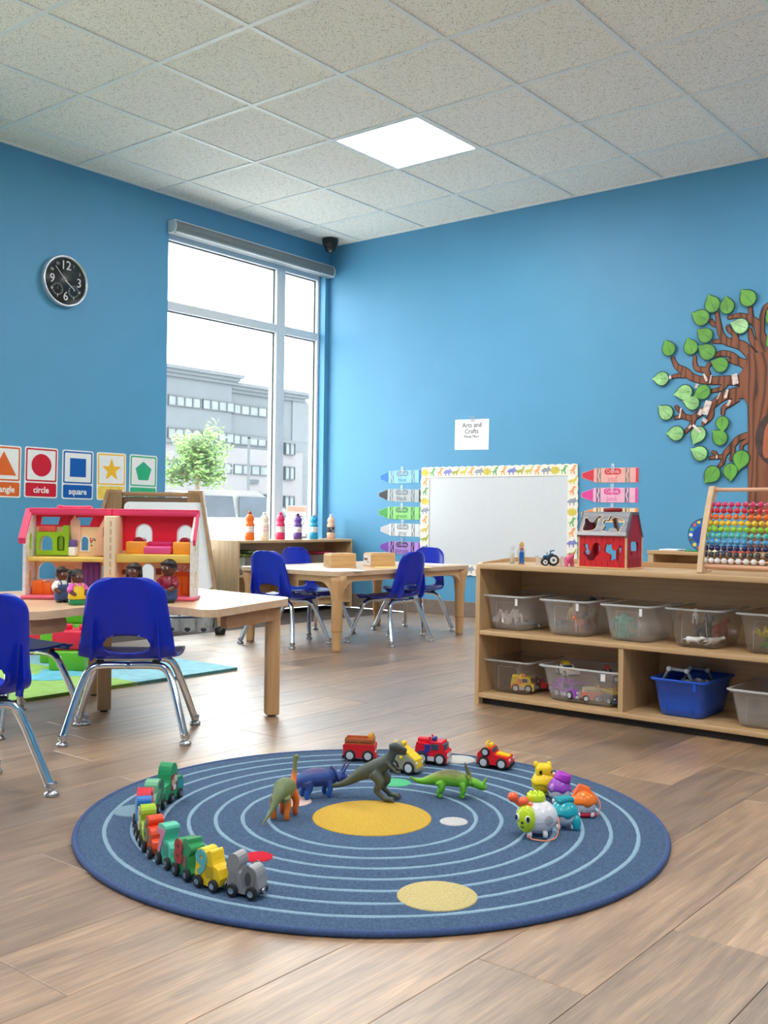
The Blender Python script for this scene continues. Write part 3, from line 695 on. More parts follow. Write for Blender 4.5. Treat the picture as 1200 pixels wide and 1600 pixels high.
# ---- crayon cut-outs
tape_m = clear('clear_tape', (240, 244, 246), .25)
def crayon(px0, px1, py, word, tip, body, letters, lab, wave=(120, 130, 136)):
    a, b = onX(px0, py, 0), onX(px1, py, 0); L = a.y-b.y; H = .094
    t = thing('crayon_cutout', lab, 'wall decoration', (0, a.y, a.z), -pi/2, 'paper crayons beside the whiteboard')
    t.rotation_euler = (0, radians({'black': 1.4, 'purple': .8, 'blue': -.6}.get(word, .3)), -pi/2)
    pm = mat('crayon_paper_'+word, body, .5, var=.03); tm = mat('crayon_tip_'+word, tip, .5, var=.03); wm = mat('crayon_wave_%d%d%d' % wave, wave, .5); lm = mat('crayon_ink_'+word, letters, .5)
    s = L/.385
    MB().plate([(.0, -H*.16), (.0, H*.16), (.085*s, H*.44), (.095*s, H*.5), (L, H*.5), (L, -H*.5), (.095*s, -H*.5), (.085*s, -H*.44)], -.0025, -.0006).build('cutout', pm, t)
    MB().plate([(.003, -H*.14), (.003, H*.14), (.083*s, H*.42), (.083*s, -H*.42)], -.003, -.0025).build('tip', tm, t)
    MB().plate([(L-.018, -H*.48), (L-.018, H*.48), (L-.001, H*.48), (L-.001, -H*.48)], -.003, -.0025).build('base_band', tm, t)
    for x0 in (.104*s, .298*s):
        MB().plate([(x0, -H*.49), (x0, H*.49), (x0+.030*s, H*.49), (x0+.030*s, -H*.49)], -.003, -.0025).build('dark_band', wm, t)
        n = 14; c_ = [(x0+.015*s+.005*sin(2*pi*i/n*1.5), -H*.48+H*.96*i/n) for i in range(n+1)]
        MB().plate([(x-.0045, z) for x, z in c_]+[(x+.0045, z) for x, z in reversed(c_)], -.0036, -.003).build('wave', pm, t)
    cx = .213*s
    o = MB().plate(rrect(cx-.056*s, cx+.056*s, .004, H*.46, .019), -.003, -.0025).build('oval', wm if word not in ('red', 'pink', 'orange') else tm, t)
    text('lettering', 'Crayola', .034, pm, t, cx, H*.255, -.0035, .0002, bold=.0006, sx=.85)
    text('lettering', word, .048, lm, t, cx, -H*.24, -.0032, .0002, sx=.95)
    MB().plate([(cx-.012, H*.3), (cx+.012, H*.3), (cx+.012, H*.5+.028), (cx-.012, H*.5+.028)], -.0045, -.0038).build('tape', tape_m, t)
grey = (112, 122, 130)
crayon(594, 658, 746, 'blue', (10, 110, 200), (140, 200, 232), (40, 110, 170), 'blue paper crayon at the top of the left column', (120, 140, 156))
crayon(592, 658, 773, 'black', (20, 30, 40), (176, 184, 188), (60, 66, 72), 'black paper crayon in the left column')
crayon(592, 658, 801, 'green', (58, 150, 66), (142, 212, 122), (50, 120, 60), 'green paper crayon in the left column', (70, 120, 84))
crayon(595, 658, 827, 'gray', (196, 196, 202), (216, 220, 222), (110, 116, 120), 'gray paper crayon in the left column', (140, 144, 150))
crayon(594, 657, 854, 'purple', (120, 76, 176), (178, 136, 210), (84, 50, 120), 'purple paper crayon at the bottom of the left column', (50, 34, 76))
crayon(909.5, 998, 743, 'red', (216, 50, 66), (240, 176, 170), (220, 120, 120), 'red paper crayon right of the whiteboard, uppermost', (150, 140, 130))
crayon(908.5, 997, 773.5, 'pink', (224, 66, 150), (240, 180, 206), (220, 110, 160), 'pink paper crayon right of the whiteboard', (110, 110, 130))
crayon(908.5, 997, 804, 'orange', (240, 140, 80), (246, 214, 176), (230, 150, 90), 'orange paper crayon half hidden behind the barn roof', (150, 130, 110))
# ---- paper tree
t = thing('paper_tree', 'paper tree with brown branches and green leaves on blue wall', 'wall decoration', (0, -3.48, 0), -pi/2)
def W(px, py): p = onX(px, py, 0); return (-3.48-p.y, p.z)
def barkmat():
    m, nt, N, L, P = nodes('printed_bark')
    tc = N.new('ShaderNodeTexCoord'); mp = N.new('ShaderNodeMapping'); mp.inputs['Scale'].default_value = (1, 1, .25); L.new(tc.outputs['Object'], mp.inputs[0])
    wv = N.new('ShaderNodeTexWave'); wv.inputs['Scale'].default_value = 7; wv.inputs['Distortion'].default_value = 14; wv.inputs['Detail'].default_value = 2; L.new(mp.outputs[0], wv.inputs['Vector'])
    rp = N.new('ShaderNodeValToRGB'); e = rp.color_ramp.elements; e[0].position = .0; e[0].color = lin((70, 40, 28)); e[1].position = .13; e[1].color = lin((122, 70, 46))
    q = e.new(.9); q.color = lin((142, 84, 56)); L.new(wv.outputs['Fac'], rp.inputs[0]); L.new(rp.outputs[0], P.inputs['Base Color']); P.inputs['Roughness'].default_value = .5; return m
bark = barkmat(); bark_line = mat('bark_outline', (56, 32, 26), .6)
A = lambda x, y: (1020+x/6.667, 440+y/6.667); B = lambda x, y: (1020+x/6.667, 580+y/6.667)
br = [(A, [(1010, 1050, 120), (860, 1030, 96), (700, 1030, 84), (540, 1030, 72), (420, 1000, 72), (340, 940, 82), (250, 880, 50), (205, 790, 34)]), (A, [(340, 985, 40), (270, 980, 40), (195, 995, 28)]), (A, [(590, 1020, 50), (560, 930, 52), (470, 910, 50), (440, 860, 40), (440, 780, 28)]), (A, [(560, 935, 40), (580, 875, 36), (625, 845, 24)]),
      (A, [(1090, 980, 150), (1000, 880, 108), (900, 830, 72), (820, 765, 54), (720, 748, 52), (645, 775, 34)]), (A, [(890, 850, 50), (790, 815, 34)]), (A, [(1150, 950, 170), (1060, 810, 110), (960, 690, 96), (880, 650, 88), (770, 622, 74), (715, 550, 58), (690, 450, 48), (670, 325, 34)]),
      (A, [(690, 455, 44), (630, 440, 44), (602, 395, 28)]), (A, [(780, 620, 54), (630, 625, 32)]), (A, [(870, 640, 64), (850, 545, 50), (800, 505, 42), (778, 462, 28)]), (A, [(1210, 900, 160), (1170, 750, 90), (1080, 660, 74), (1030, 590, 56), (1015, 490, 22)]),
      (A, [(1210, 760, 140), (1130, 570, 92), (1080, 440, 78), (1000, 385, 68), (900, 355, 46), (785, 380, 28)]), (A, [(1030, 400, 46), (1018, 265, 36)]), (A, [(1130, 520, 66), (1140, 380, 48), (1170, 280, 44), (1215, 235, 34)]),
      (B, [(960, 220, 130), (800, 240, 96), (700, 290, 80), (600, 370, 74), (500, 430, 64), (420, 485, 58), (330, 470, 46), (290, 420, 38), (240, 365, 24)]), (B, [(430, 480, 52), (400, 570, 44), (340, 635, 34)]), (B, [(610, 390, 60), (600, 480, 50), (520, 555, 30)]), (B, [(890, 280, 66), (800, 345, 50), (740, 385, 44), (732, 455, 32)]), (B, [(310, 470, 42), (230, 487, 28)]),
      (B, [(760, 130, 60), (710, 185, 46), (610, 208, 28)]), (B, [(1020, 660, 58), (900, 700, 54), (820, 790, 58), (750, 870, 48), (730, 950, 38), (680, 1005, 24)]), (B, [(740, 890, 36), (660, 895, 34), (590, 905, 24)]), (B, [(670, 890, 30), (650, 850, 27), (615, 842, 20)]), (B, [(838, 800, 42), (830, 890, 34), (808, 930, 24)]), (B, [(1010, 710, 46), (935, 760, 38), (925, 820, 24)])]
u0 = W(1100, 600); u1 = W(1110, 600); PXM = hypot(u1[0]-u0[0], u1[1]-u0[1])/10
for bi, (f, pts) in enumerate(br):
    P2 = smoothline([W(*f(x, y))+(w_/6.667*PXM/2*.92,) for x, y, w_ in pts], 5)
    def ribbon(extra):
        l, r = [], []
        for i, (x, z, h) in enumerate(P2):
            a, b = P2[max(i-1, 0)], P2[min(i+1, len(P2)-1)]; d = hypot(b[0]-a[0], b[1]-a[1]) or 1; nx, nz = -(b[1]-a[1])/d, (b[0]-a[0])/d
            l.append((x+nx*(h+extra), z+nz*(h+extra))); r.append((x-nx*(h+extra), z-nz*(h+extra)))
        x, z, h = P2[-1]; a = P2[-2]; d = hypot(x-a[0], z-a[1]); tip = (x+(x-a[0])/d*h, z+(z-a[1])/d*h)
        return l, tip, r
    m = MB(); dy = -.0003*bi
    for mi, ex, y0 in ((1, .005, -.003), (0, 0, -.0055)):
        l, tip, r = ribbon(ex); m.mi = mi; n = len(l)
        vs = [(p[0], y0+dy*.2, p[1]) for p in l+r]+[(tip[0], y0+dy*.2, tip[1])]
        vb = [(p[0], -.0008, p[1]) for p in l+r]+[(tip[0], -.0008, tip[1])]
        fs = [(i, i+1, n+i+1, n+i) for i in range(n-1)]+[(n-1, 2*n, 2*n-1)]
        k = 2*n+1; sd = [(i, i+1, k+i+1, k+i) for i in range(n-1)]+[(n+i, n+i+1, k+n+i+1, k+n+i) for i in range(n-1)]+[(n-1, 2*n, k+2*n, k+n-1), (2*n-1, 2*n, k+2*n, k+2*n-1)]
        m.add(vs+vb, fs+sd)
    m.build('branch', [bark, bark_line], t)
tl = [W(*B(*p)) for p in ((1000, -180), (985, -60), (900, 40), (915, 165), (920, 265), (970, 295), (1000, 350), (1003, 640), (1002, 1290))]
tl.append((tl[-1][0]+.004, .03))
for ex, y0, mm_ in ((.005, -.006, bark_line), (0, -.0135, bark)):
    o = [(x-ex, z) for x, z in tl]; o = o+[(-x, z) for x, z in reversed(o)]
    MB().plate(o, y0, -.0008).build('trunk' if ex == 0 else 'trunk_outline', mm_, t)
k = W(1197, 686)
MB().plate(circ(0, k[1], .125, 28, .16), -.016, -.0135).build('knot_hollow', mat('dark_hollow', (72, 52, 48), .6, var=.2), t)
MB().plate(smoothloop([(-.075, k[1]+.02), (-.05, k[1]+.09), (0, k[1]+.06), (.05, k[1]+.09), (.075, k[1]+.02), (.03, k[1]-.06), (-.07, k[1]-.11)], 4), -.018, -.016).build('hollow_face', mat('rust_face', (178, 100, 66), .6), t)
MB().plate(circ(-.025, k[1]+.02, .022, 16, .04), -.019, -.018).build('hollow_eye', mat('dark_hollow', (72, 52, 48), .6), t)
leafm = mat('leaf_green_print', (104, 168, 66), .3, var=.1, ns=14); leafl = mat('pale_sheen_leaf', (150, 200, 130), .18, var=.14, ns=18); leafe = mat('leaf_dark_rim', (22, 84, 74), .5)  # shiny leaves get their sheen as a paler, patchier green
lv = [(A, 632, 245, 587, 135, 0), (A, 785, 265, 772, 150, 0), (A, 1005, 180, 928, 85, 0), (A, 520, 380, 412, 332, 0), (A, 560, 565, 470, 503, 0), (A, 178, 705, 137, 608, 0), (A, 408, 690, 372, 585, 0), (A, 582, 738, 483, 672, 0), (A, 718, 870, 612, 830, 0), (A, 925, 468, 812, 430, 1),
      (A, 108, 1015, 3, 1018, 1), (B, 345, 225, 225, 250, 1), (B, 535, 218, 430, 272, 0), (B, 425, 335, 320, 312, 1), (B, 150, 435, 70, 358, 1), (B, 258, 650, 145, 652, 1), (B, 485, 655, 432, 770, 1), (B, 735, 540, 740, 645, 0), (B, 712, 698, 632, 615, 0), (B, 505, 860, 403, 808, 1), (B, 632, 1070, 548, 1170, 0), (B, 818, 1038, 825, 1155, 0), (B, 932, 910, 905, 1040, 0), (A, 1262, 390, 1200, 300, 0), (A, 1255, 640, 1200, 560, 0)]
for i, (f, cx, cy, tx, ty, sh) in enumerate(lv):
    c_, q = W(*f(cx, cy)), W(*f(tx, ty)); d = Vector((q[0]-c_[0], q[1]-c_[1])); L = d.length; d /= L; n_ = Vector((-d.y, d.x)); r = L*.64
    def leaf(g):
        o = []
        for k in range(24):
            a = 2*pi*k/24; rr = r*(1+.03*(k % 2))*g
            if k == 0: o.append((c_[0]+d.x*L*(.94+.06*g), c_[1]+d.y*L*(.94+.06*g))); continue
            ex = max(0, cos(a))**5*.28*r
            o.append((c_[0]+d.x*(rr*cos(a)+ex)+n_.x*rr*sin(a), c_[1]+d.y*(rr*cos(a)+ex)+n_.y*rr*sin(a)))
        return o
    y = -.016-.0006*(i % 4)
    m = MB(); m.mi = 1; m.plate(leaf(1.07), y, -.010); m.mi = 0; m.plate(leaf(.94), y-.002, y)
    m.mi = 1; v0 = (c_[0]-d.x*r*.7, c_[1]-d.y*r*.7)
    m.plate([(v0[0]+n_.x*.0015, v0[1]+n_.y*.0015), (c_[0]+d.x*L*.7, c_[1]+d.y*L*.7), (v0[0]-n_.x*.0015, v0[1]-n_.y*.0015)], y-.0024, y-.002)
    m.build('leaf', [leafl if sh else leafm, leafe], t)
tapew = mat('glossy_tape', (222, 206, 200), .15, var=.12, ns=40)
for f, x, y, w_, h_, a in ((A, 870, 1020, 60, 110, -.15), (B, 575, 385, 70, 150, .35), (A, 560, 1000, 26, 90, -.4), (A, 615, 1020, 16, 90, .2), (B, 510, 430, 40, 70, .5), (B, 400, 580, 40, 30, -.6), (B, 555, 515, 40, 60, -.9), (B, 805, 335, 30, 70, .5), (B, 780, 240, 30, 90, .3), (B, 700, 260, 14, 80, .5), (A, 195, 1000, 26, 40, 0), (B, 470, 600, 30, 120, -.8), (B, 680, 893, 18, 40, 0), (A, 470, 1090, 30, 50, .4), (B, 300, 440, 18, 110, .2)):
    c_ = W(*f(x, y)); k = PXM/6.667
    MB().at((c_[0], 0, c_[1]), 0, 0, a).plate([(-w_*k/2, -h_*k/2), (w_*k/2, -h_*k/2+.004), (w_*k/2-.003, h_*k/2), (-w_*k/2, h_*k/2-.003)], -.0205, -.0195).build('tape', tapew, t)
# ================================================================== TABLE AND WINDOW CORNER
VRZ = atan2(RT.y, RT.x)          # heading of things that face the viewer squarely
# ---- dollhouse
D0 = 3.50
hp = CAM+ray(178, 934)*D0
t = thing('dollhouse', 'open plastic dollhouse with pink roof and yellow rooms on the table', 'dollhouse', (hp.x, hp.y, TH+.0006), VRZ)
K = D0/FPX; X = lambda px: (px-178)*K; Zz = lambda y: (934-y)*K
cream = plastic('cream_dollhouse_wall', (246, 214, 160), .45); stone = mat('white_stone_moulding', (236, 232, 226), .5, var=.05, ns=60, bump=.8, bs=70)
pinkroof = plastic('pink_roof', (238, 62, 108), .4); redroof = plastic('red_roof_inside', (236, 24, 52), .4); pinkbase = plastic('pink_base', (226, 92, 120), .4); yellowf = plastic('yellow_floor', (238, 200, 96), .4)
post = plastic('cream_post', (238, 214, 176), .45)
# back walls, with their openings
MB().plate([(X(56), 0), (X(174), 0), (X(174), Zz(824)), (X(56), Zz(824))], -.004, .004, [arch(X(60), X(88), Zz(906), Zz(879)), arch(X(64), X(86), Zz(862), Zz(838)), arch(X(126), X(138), Zz(861), Zz(839)), arch(X(159), X(168), Zz(910), Zz(882))]).build('left_back_wall', cream, t)
MB().plate([(X(56), Zz(824)), (X(174), Zz(824)), (X(174), Zz(800)), (X(56), Zz(800))], -.004, .004, [[(X(62), Zz(821)), (X(90), Zz(821)), (X(93), Zz(809)), (X(64), Zz(809))], [(X(121), Zz(822)), (X(139), Zz(822)), (X(144), Zz(809)), (X(120), Zz(809))]]).build('left_roof_inside', redroof, t)
MB().plate([(X(188), 0), (X(307), 0), (X(307), Zz(860)), (X(188), Zz(860))], -.004, .004, [arch(X(221), X(241), Zz(912), Zz(880))]).build('right_back_wall', cream, t)
MB().plate([(X(188), Zz(860)), (X(307), Zz(860)), (X(307), Zz(800)), (X(188), Zz(800))], -.004, .004, [arch(X(212.5), X(236), Zz(846), Zz(819)), arch(X(277), X(300.5), Zz(846), Zz(820))]).build('right_roof_inside', redroof, t)
for nm, wins in (('left_back_wall', ((60, 88, 906, 879), (126, 138, 861, 839))), ('right', ((221, 241, 912, 880), (212.5, 236, 846, 819), (277, 300.5, 846, 820)))):
    for a, b, c_, d in wins:
        MB().plate(arch(X(a)-.003, X(b)+.003, Zz(c_)-.003, Zz(d)+.003), -.007, -.003, [arch(X(a)+.001, X(b)-.001, Zz(c_)+.001, Zz(d)-.001)]).build('window_trim', white, t)
# side walls, gable shaped
for sx, nm in ((X(53), -1), (X(307), 1)):
    m = MB(); m.at((sx, 0, 0), pi/2)
    m.plate([(-.10, 0), (.004, 0), (.004, Zz(800)), (-.03, Zz(800)), (-.10, Zz(842))], -.005, .005, [arch(-.066, -.036, Zz(916), Zz(890)), arch(-.066, -.036, Zz(859), Zz(834))]); w_ = m.build('side_wall', stone, t)
    m = MB(); m.at((sx, 0, 0), pi/2)
    m.plate(arch(-.066, -.036, Zz(859), Zz(834)), -.002, .002); m.build('shutter', lime_paint, w_)
    m = MB(); m.at((sx, 0, 0), pi/2); m.plate(arch(-.066, -.036, Zz(916), Zz(890)), -.002, .002); m.build('shutter', plastic('tan_shutter', (232, 180, 110)), w_)
    m = MB(); m.at((sx+nm*.008, 0, 0), pi/2)
    m.plate([(-.035, Zz(796)), (-.02, Zz(796)), (-.02, Zz(806)), (-.034, Zz(806)), (-.100, Zz(850)), (-.104, Zz(841))], -.012 if nm < 0 else -.004, .012 if nm < 0 else .004); m.build('roof_eave', pinkroof, t)
for a, b in ((50, 178), (178.6, 311)):
    MB().box(X(a), X(b), -.045, .006, Zz(806), Zz(796), .005).build('roof_ridge', pinkroof, t)
    n = 26; m = MB()
    for i in range(n): x = X(a)+(X(b)-X(a))*(i+.5)/n; m.ball((x, -.04, Zz(796.5)), (.0085, .007, .0035), 8, 5)
    m.build('roof_scallops', pinkroof, t)
    MB().box(X(a)-.004, X(b)+.004, -.110, .012, -0, Zz(928), .006).build('base', pinkbase, t)
MB().tube(smoothline([(X(92), -.02, Zz(797)), (X(93), -.02, Zz(793)), (X(98), -.02, Zz(793.5)), (X(110), -.02, Zz(794)), (X(134), -.02, Zz(794)), (X(142), -.02, Zz(793.5)), (X(144), -.02, Zz(797))], 4), .006, 8).build('carry_handle', pinkroof, t)
for a, b in ((56, 172), (191, 305)):
    MB().box(X(a), X(b), -.09, -.004, Zz(877), Zz(870) if a < 100 else Zz(864), .003).build('upper_floor', yellowf, t)
MB().box(X(173), X(191), -.10, .004, 0, Zz(806), .004).build('hinge_post', post, t)
m = MB()
for i in range(9): z = .03+i*.027; m.box(X(183)-.001, X(183)+.004, -.1015, -.0995, z, z+.018, .0006, 1)
m.build('hinge_knuckle', plastic('hinge_tan', (206, 176, 130), .5), t)  # knuckles in a darker tan than the post
# furniture moulded into the rooms
kit = MB()
kx0, kx1 = X(60), X(110)
kit.plate([(kx0, Zz(868)), (kx1, Zz(868)), (kx1, Zz(822)), (X(101), Zz(822)), (X(101), Zz(832)), (kx0, Zz(832))], -.03, -.014, [arch(X(63.5), X(85), Zz(861), Zz(838)), arch(X(92), X(104), Zz(861), Zz(838))])
kit.build('kitchen_unit', plastic('lime_kitchen', (150, 196, 24), .4), t)
MB().box(X(62), X(88), -.02, -.006, Zz(832), Zz(823), .002).build('kitchen_shelf', plastic('coral_shelf', (236, 92, 80), .4), t)
MB().box(X(94), X(101), -.026, -.014, Zz(860), Zz(838), .002).build('kitchen_tap', plastic('olive_tap', (110, 150, 20), .4), t)
MB().box(X(111), X(122), -.04, -.006, Zz(869), Zz(855), .003).build('stove', white, t); MB().box(X(111), X(122), -.036, -.006, Zz(855), Zz(844), .004).build('oven_hood', plastic('slate_violet', (112, 88, 150), .4), t)
m = MB(); m.at((X(114), 0, 0), 0); m.plate([(0, Zz(855)), (.012, Zz(855)), (.026, Zz(842)), (.022, Zz(815)), (.006, Zz(806)), (-.008, Zz(815)), (-.010, Zz(826))], -.012, -.006); m.build('curtain_wall', plastic('peach_wall', (244, 196, 160), .45), t)
m = MB(); m.plate([(X(150), Zz(868)), (X(170), Zz(868)), (X(170), Zz(808)), (X(164), Zz(808)), (X(152), Zz(832))], -.02, -.012, [arch(X(161.5), X(166.5), Zz(839), Zz(824))]); m.build('gable_wall', plastic('peach_wall', (244, 196, 160), .45), t)
pic = MB().box(X(139), X(150), -.0065, -.004, Zz(857), Zz(839)).build('wall_picture', plastic('picture_cream', (240, 220, 170), .5), t)
for i in range(7): MB().ball((X(141)+random.uniform(0, .016), -.007, Zz(855)+random.uniform(0, .034)), (.003, .001, .003), 8, 5).build('picture_spot', red_paint if i % 2 else plastic('picture_brown', (120, 50, 40)), pic)
MB().box(X(60), X(76), -.07, -.02, Zz(930), Zz(907), .005).build('sofa', orange_paint, t); MB().box(X(70), X(88), -.06, -.01, Zz(930), Zz(910), .005).build('armchair', orange_paint, t)
dr = MB().box(X(129), X(157), -.012, -.004, Zz(936), Zz(878), .002).build('purple_door', plastic('violet_door', (122, 70, 150), .4), t)
m = MB()
for q in range(3): m.box(X(132)+q*.019, X(132)+q*.019+.013, -.0145, -.012, Zz(930), Zz(882), .001, 1)
m.build('door_board', plastic('violet_board', (136, 82, 164), .4), dr)
m = MB()
for i in range(9):
    for j in range(3):
        if random.random() < .7: m.box(X(92+i*6.5+(j % 2)*3), X(97+i*6.5+(j % 2)*3), -.0055, -.004, Zz(888+j*5), Zz(884.5+j*5), .0008, 1)
m.build('brick_relief', plastic('cream_brick', (236, 198, 140), .5), t)
for a, b in ((202, 233), (274, 304)):
    bd = MB().box(X(a), X(b), -.06, -.006, Zz(864), Zz(845), .004).build('bed', plastic('orange_bed', (246, 160, 50), .4), t)
    m = MB(); m.plate(arch(X(a+9), X(b-3) if a < 250 else X(b-5), Zz(848), Zz(838)), -.05, -.01); m.build('pillow', plastic('maroon_pillow', (150, 20, 40), .5), bd)
pb = MB().box(X(231), X(272), -.075, -.01, Zz(864), Zz(852), .005).build('pink_bed', plastic('pink_bed', (230, 84, 140), .4), t); MB().box(X(233), X(270), -.03, -.008, Zz(853), Zz(845), .004).build('headboard', plastic('magenta_headboard', (214, 40, 110), .4), pb)
od = MB().box(X(273), X(297), -.010, -.004, Zz(930), Zz(892), .002).build('front_door', plastic('orange_door', (250, 110, 16), .4), t)
for sx_ in (275.5, 286): MB().box(X(sx_), X(sx_+8), -.0125, -.010, Zz(926), Zz(898), .001, 1).build('door_panel', plastic('orange_door_panel', (255, 130, 40), .4), od)
MB().plate([(X(273), Zz(893)), (X(297), Zz(893))]+[(X(285)+.0263*cos(pi*k/12), Zz(893)+.0263*sin(pi*k/12)) for k in range(13)], -.009, -.004).build('fanlight', white, t)
for a in (pi/4, pi/2, 3*pi/4):
    m = MB(); m.at((X(285), 0, Zz(893)), 0, 0, -a); m.box(0, .026, -.011, -.009, -.0015, .0015); m.build('fan_bar', plastic('orange_door', (250, 110, 16), .4), t)
MB().plate(arch(X(269), X(301), Zz(932), Zz(878)), -.006, -.0035, [arch(X(273), X(297), Zz(934), Zz(881.5))]).build('door_arch', plastic('peach_wall', (244, 196, 160), .45), t)
MB().box(X(244), X(252), -.0065, -.004, Zz(897), Zz(887), .001, 1).build('wall_picture', plastic('picture_brown2', (150, 90, 60)), t); MB().box(X(191), X(197), -.0065, -.004, Zz(897), Zz(890), .001, 1).build('wall_picture', plastic('picture_brown2', (150, 90, 60)), t)
MB().box(X(60), X(170), -.0062, -.004, Zz(909), Zz(906), .001, 1).build('dado_rail', white, t)
# ---- dolls
skin = plastic('brown_doll_skin', (96, 54, 38), .4); hairm = mat('black_doll_hair', (26, 20, 20), .45, var=.2, ns=90, bump=1, bs=120)
def doll(label, px, py, D, h, top, bottom, hair, shoes, turn=0, name='toy_person'):
    p = CAM+ray(px, py)*D; s = h/.11
    t = thing(name, label, 'doll', (p.x, p.y, TH), VRZ+turn, 'chunky dolls in front of the dollhouse')
    m = MB(); hz = .086*s
    m.lathe([(.010*s, .004*s), (.019*s, .008*s), (.021*s, .03*s), (.019*s, .05*s), (.013*s, .064*s), (.011*s, .070*s)], 20)
    m.ball((0, 0, hz), (.0185*s, .0185*s, .0215*s), 20, 12); m.ball((0, -.0185*s, hz-.002*s), .003*s, 8, 6)
    for q in (-1, 1): m.ball((q*.0185*s, 0, hz-.001*s), (.003*s, .004*s, .005*s), 8, 6)
    for q in (-1, 1): m.tube(smoothline([(q*.016*s, -.002*s, .058*s), (q*.025*s, -.006*s, .044*s), (q*.020*s, -.017*s, .034*s)], 3), [.0075*s]*3+[.0065*s]*3+[.006*s], 10); m.ball((q*.018*s, -.0195*s, .034*s), .0062*s, 10, 7)
    body = m.build('body', skin, t); soften(body, .0022*s, 3)
    for q in (-1, 1):
        e = MB().ball((q*.0068*s, -.0165*s, hz+.001*s), (.0030*s, .0020*s, .0032*s), 10, 7).build('eye', white, t); MB().ball((q*.0068*s, -.0184*s, hz+.001*s), (.0019*s, .001*s, .0022*s), 8, 6).build('pupil', black, e)
    MB().tube(smoothline([(-.006*s, -.0168*s, hz-.010*s), (0, -.0185*s, hz-.0125*s), (.006*s, -.0168*s, hz-.010*s)], 3), .0009*s, 6).build('mouth', plastic('doll_lips', (140, 60, 56)), t)
    m = MB(); m.lathe([(.0205*s, .026*s), (.0225*s, .032*s), (.0212*s, .05*s), (.0148*s, .0655*s), (.0122*s, .068*s)], 20)
    for q in (-1, 1): m.tube(smoothline([(q*.015*s, -.001*s, .060*s), (q*.0255*s, -.004*s, .049*s), (q*.0255*s, -.010*s, .042*s)], 3), [.0098*s]*7, 10)
    m.build('top', top, t)
    if bottom[0] == 'dress':
        m = MB(); m.lathe([(.0268*s, .018*s), (.0276*s, .021*s), (.0246*s, .038*s), (.0205*s, .055*s), (.0185*s, .058*s)], 22); m.build('dress', bottom[1], t)
        MB().lathe([(.022*s, .0), (.0255*s, .002*s), (.0255*s, .016*s), (.020*s, .02*s)], 22).build('base', bottom[2], t)
        for q in (-1, 1): MB().tube(smoothline([(q*.009*s, -.019*s, .054*s), (q*.011*s, -.013*s, .066*s), (q*.010*s, .012*s, .063*s)], 3), .0022*s, 6).build('strap', bottom[1], t)
    else:
        m = MB(); m.lathe([(.020*s, .007*s), (.0226*s, .010*s), (.0234*s, .03*s), (.0225*s, .036*s)], 22); m.build('trousers', bottom[1], t)
        for q in (-1, 1): MB().ball((q*.011*s, -.006*s, .005*s), (.0105*s, .0165*s, .0062*s), 14, 8).build('shoe', shoes, t)
        if bottom[0] == 'bib':
            m = MB(); m.lathe([(.0232*s, .034*s), (.0218*s, .05*s), (.0195*s, .056*s)], 22); m.build('bib', bottom[1], t)
            for q in (-1, 1): MB().tube(smoothline([(q*.009*s, -.018*s, .053*s), (q*.011*s, -.012*s, .067*s), (q*.010*s, .013*s, .062*s)], 3), .0022*s, 6).build('strap', bottom[1], t)
    m = MB()
    if hair == 'short': m.ball((0, .003*s, hz+.005*s), (.0205*s, .020*s, .0195*s), 18, 10)
    if hair == 'long':
        m.ball((0, .003*s, hz+.005*s), (.0208*s, .020*s, .0198*s), 18, 10); m.tube([(0, .010*s, hz+.010*s), (0, .013*s, hz-.012*s), (0, .013*s, hz-.032*s)], [(.012*s, .019*s), (.012*s, .022*s), (.008*s, .019*s)], 14)
        for q in (-1, 1): m.tube([(q*.0185*s, .0, hz+.006*s), (q*.0195*s, .0, hz-.012*s), (q*.018*s, .002*s, hz-.028*s)], .005*s, 8)
    if hair == 'bunches':
        m.ball((0, .003*s, hz+.005*s), (.0203*s, .0195*s, .0195*s), 18, 10)
        for q in (-1, 1): m.ball((q*.017*s, .010*s, hz+.014*s), .0085*s, 12, 8); m.tube([(q*.018*s, .01*s, hz+.012*s), (q*.021*s, .012*s, hz-.004*s), (q*.019*s, .012*s, hz-.018*s)], .0058*s, 8)
    else:
        for k in range(9): a = -pi*.1-pi*.8*k/8; m.ball((.0175*s*cos(a), .0155*s*sin(a)+.001*s, hz+.0125*s), .0048*s, 8, 6)
    m.build('hair', hairm, t)
    return t
denim = plastic('denim_blue', (52, 80, 130), .5)
doll('doll with short black hair in blue dungarees, leftmost of the dolls', 96.5, 940, 3.305, .116, white, ('bib', denim), 'short', black, .75)
doll('doll with bunches in a yellow dress on a green base', 120, 944, 3.225, .113, plastic('pink_sleeves', (224, 90, 190)), ('dress', yellow_paint, green_paint), 'bunches', black, .8)
doll('doll with long black hair, mostly hidden behind the chair back', 209, 940, 3.335, .130, white, ('trousers', denim), 'long', black, -.1)
doll('tallest doll, in a dark red top and blue trousers, right of the chair', 263, 938.5, 3.345, .143, plastic('wine_red_top', (132, 14, 44)), ('trousers', denim), 'short', black, -.45)
